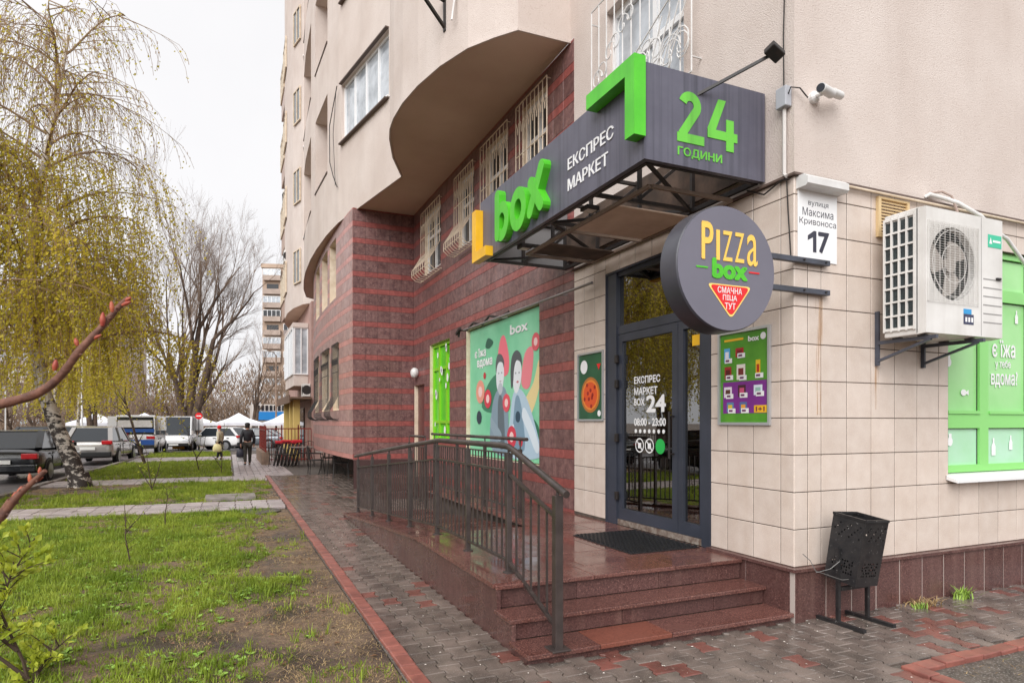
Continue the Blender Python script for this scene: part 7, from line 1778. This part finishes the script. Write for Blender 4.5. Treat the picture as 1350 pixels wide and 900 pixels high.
birch('yellow-green birch in the distance behind the parked vans', (-14.0, 50.0, -.25), 8, 8.0, [(0,0,-.1),(.05,0,2),(.1,.05,4),(.0,.1,5.8),(.1,.2,7.6)], .13, 18, 3.2, 380, M_leaf, .07, 7.6, 1.9)
# ---- thin young stems on the lawn
M_stem = mat('sapling_bark', lin(74,58,46), .8); M_yl = mat('young_leaf', lin(204,210,82), .5, col2=lin(166,180,58), nscale=6, rnd=.2, coords='World')
leafy(M_yl, .4)
def leaf_at(mb, q, d, s, R):
    u = d.normalized()*s; w = u.cross(Vector((R.uniform(-1, 1), R.uniform(-1, 1), R.uniform(-1, 1)))).normalized()*s*.36; n = u.cross(w).normalized()*s*.12
    b = len(mb.v); mb.v += [tuple(q), tuple(q+u*.5+w+n), tuple(q+u), tuple(q+u*.5-w+n)]; mb.f += [[b, b+1, b+2], [b, b+2, b+3]]; mb.m += [0, 0]
def sapling(name, label, loc, stems, seed, nleaf, ls, rad, cat='sapling', tw=2):
    t = thing(name, label, cat, loc); R = random.Random(seed); st_, lf_ = MB(), MB()
    for pts in stems:
        P = [Vector(p) for p in pts]; st_.tube(P, [rad*(1-.7*i/(len(P)-1)) for i in range(len(P))], 6)
        for k in range(len(P)*tw):
            i = R.randint(max(1, len(P)//2), len(P)-1); a = P[i-1].lerp(P[i], R.random()); d = Vector((R.uniform(-1, 1), R.uniform(-1, 1), R.uniform(.2, 1.2))).normalized(); l = R.uniform(.08, .22)*rad/.012
            b = a+d*l; st_.tube([a, a+d*l*.5+Vector((0, 0, .01)), b], [rad*.35, rad*.28, rad*.15], 4, caps=False)
            for _ in range(nleaf):
                q = a.lerp(b, R.uniform(.4, 1.05)); dd = (d+Vector((R.uniform(-1, 1), R.uniform(-1, 1), R.uniform(-.4, .9)))).normalized(); leaf_at(lf_, q, dd, ls*R.uniform(.6, 1.2), R)
    st_.build('stem', M_stem, t, world=False, smooth=True, recalc=False)
    if nleaf: lf_.build('leaves', M_yl, t, world=False, recalc=False)
sapling('sapling', 'thin dark sapling standing alone in the near lawn', (-5.36, 4.8, -.03), [[(0,0,0),(-.02,0,.15),(-.05,0,.32),(-.045,.0,.5),(-.06,0,.72)], [(-.05,0,.36),(.02,.02,.46),(.10,.03,.55)]], 2, 2, .018, .010)
sapling('sapling', 'thin leafless sapling close to the slab path', (-5.23, 7.8, -.03), [[(0,0,0),(.0,0,.2),(.03,0,.4),(.02,0,.62)]], 4, 0, .02, .010)
sapling('sapling', 'bushy dark sapling on the middle lawn strip near the birch', (-5.95, 13.6, -.03), [[(0,0,0),(-.05,0,.3),(-.1,0,.7),(-.15,0,1.1)], [(0,0,.1),(.12,0,.5),(.2,0,.9)], [(0,0,.05),(-.2,.1,.4),(-.35,.1,.7)]], 6, 3, .05, .014)
sapling('sapling', 'reddish-brown leaning sapling with sparse leaves past the second path', (-7.2, 24.4, -.03), [[(0,0,0),(-.15,0,.5),(-.35,0,1.2),(-.5,0,1.8),(-.7,0,2.6)]], 8, 3, .10, .07)
sapling('sapling', 'dark twiggy sapling on the strip before the woman', (-5.2, 20.5, -.03), [[(0,0,0),(-.1,0,.5),(-.3,0,1.0),(-.35,0,1.5)], [(-.1,0,.4),(.15,0,.8),(.2,0,1.2)]], 9, 4, .05, .02)
sapling('sapling', 'thin dark sapling near the path edge before the man', (-4.5, 18.8, -.03), [[(0,0,0),(.03,0,.5),(.05,0,1.0),(.1,0,1.6)], [(0,0,.2),(-.3,0,.7)]], 10, 3, .04, .014)
sapling('lawn_shrub', 'young shrub with bright yellow-green leaves at the lower left corner', (-5.47, 1.05, -.03), [[(0,0,0),(-.03,.0,.15),(-.10,.02,.32),(-.16,.02,.50),(-.10,.04,.70),(.02,.05,.92)], [(-.06,0,.22),(-.2,.02,.36),(-.30,.04,.52),(-.30,.04,.75),(-.26,.05,.93)], [(0,0,.03),(-.15,-.02,.2),(-.28,-.03,.42),(-.42,0,.6)], [(-.3,.03,.5),(-.45,.05,.7),(-.5,.05,.88)], [(.02,.0,.0),(.06,.05,.1),(.14,.1,.2)]], 13, 14, .052, .013, cat='shrub', tw=6)
# ---- budding branch close to the camera, growing from a bush just left of the view
def atpx(px, py, d): return CAM+CF*d+CR*((px-675)/850*d)+Vector((0, 0, (556-py)/850*d))
BT = thing('budding_bush', 'bare brown branches with red buds reaching in from the left edge', 'bush', (CAM+CF*.75-CR*1.15-Vector((0, 0, 1.64))))
M_nb = mat('near_bark', lin(124,82,64), .7, col2=lin(84,54,44), nscale=60, bump=.6, bscale=160, bdist=.003); M_bud = mat('bud_red', lin(150,58,46), .5, col2=lin(176,92,60), nscale=90)
foot = CAM+CF*.75-CR*1.15+Vector((0, 0, -1.64))
trunkp = [foot, foot+Vector((.03, .02, .5)), foot+Vector((0, .05, 1.0)), foot+Vector((.06, .05, 1.45))]
mb = MB(); mb.tube(trunkp, [.022, .020, .017, .013], 10); mb.build('stem', M_nb, BT, smooth=True)
def bpath(pts, rad):
    P = [Vector(p) for p in pts]; out = []; rs = []
    for i in range(len(P)-1):
        p0, p1, p2, p3 = P[max(0, i-1)], P[i], P[i+1], P[min(len(P)-1, i+2)]
        for k in range(6):
            t_ = k/6; q = .5*((2*p1)+(p2-p0)*t_+(2*p0-5*p1+4*p2-p3)*t_*t_+(3*p1-p0-3*p2+p3)*t_**3); out.append(q); f = (i+t_)/(len(P)-1); rs.append((rad[0]*(1-f)+rad[1]*f)*(1+.06*math.sin(i*9+k*2.1)))
    out.append(P[-1]); rs.append(rad[1]); return out, rs
NEAR = []
def bud(q, d, l, r):
    m_ = MB(); d = Vector(d).normalized(); l *= .85; r *= .62; m_.tube([q-d*l*.1, q+d*l*.15, q+d*l*.4, q+d*l*.7, q+d*l*.92, q+d*l], [r*.55, r*.85, r, r*.75, r*.4, r*.08], 10); m_.build('bud', M_bud, BT, smooth=True)
A = [trunkp[2], atpx(-300, 545, .84), atpx(-120, 548, .86), atpx(-40, 543, .86), atpx(0, 533, .86), atpx(50, 518, .86), atpx(80, 495, .86), atpx(105, 462, .86), atpx(135, 430, .87), atpx(158, 403, .88), atpx(170, 393, .88)]
pts, rs = bpath(A, (.0085, .0032)); NEAR.append((pts, rs)); mb = MB(); mb.tube(pts, rs, 12); mb.build('branch', M_nb, BT, smooth=True)
for (px, py, dx, dz, l, r) in ((72, 487, .15, 1, .016, .006), (102, 455, -.3, 1, .012, .005), (135, 428, .05, 1, .020, .006), (122, 447, 1, .5, .016, .004), (148, 410, -.1, 1, .016, .005), (162, 402, 1, .45, .014, .0045), (166, 396, 1, .6, .010, .004)):
    bud(atpx(px, py, .865), CR*dx+Vector((0, 0, dz)), l, r)
A = [trunkp[1]+Vector((0, 0, .35)), atpx(-30, 720, .80), atpx(0, 684, .80), atpx(22, 655, .80), atpx(40, 638, .80), atpx(60, 620, .80)]
pts, rs = bpath(A, (.0065, .0026)); NEAR.append((pts, rs)); mb = MB(); mb.tube(pts, rs, 10); mb.build('branch', M_nb, BT, smooth=True)
for (px, py, dx, dz, l, r) in ((18, 658, .3, 1, .012, .005), (24, 652, .4, .9, .014, .005), (40, 636, -.1, 1, .014, .004), (46, 634, 1, .5, .014, .0035), (52, 624, .1, 1, .010, .0035)):
    bud(atpx(px, py, .803), CR*dx+Vector((0, 0, dz)), l, r)
# knobbly nodes on the near branches
nr_ = random.Random(19)
for (pp_, rr_) in NEAR:
    for i in range(8, len(pp_)-2, 3):
        q = pp_[i]+Vector((nr_.uniform(-1, 1), nr_.uniform(-1, 1), nr_.uniform(-1, 1))).normalized()*rr_[i]*.8; d = (q-pp_[i]).normalized()
        m_ = MB(); m_.tube([q-d*.002, q+d*rr_[i]*.35, q+d*rr_[i]*.7], [rr_[i]*.5, rr_[i]*.38, rr_[i]*.1], 7); m_.build('node', M_nb, BT, smooth=True)
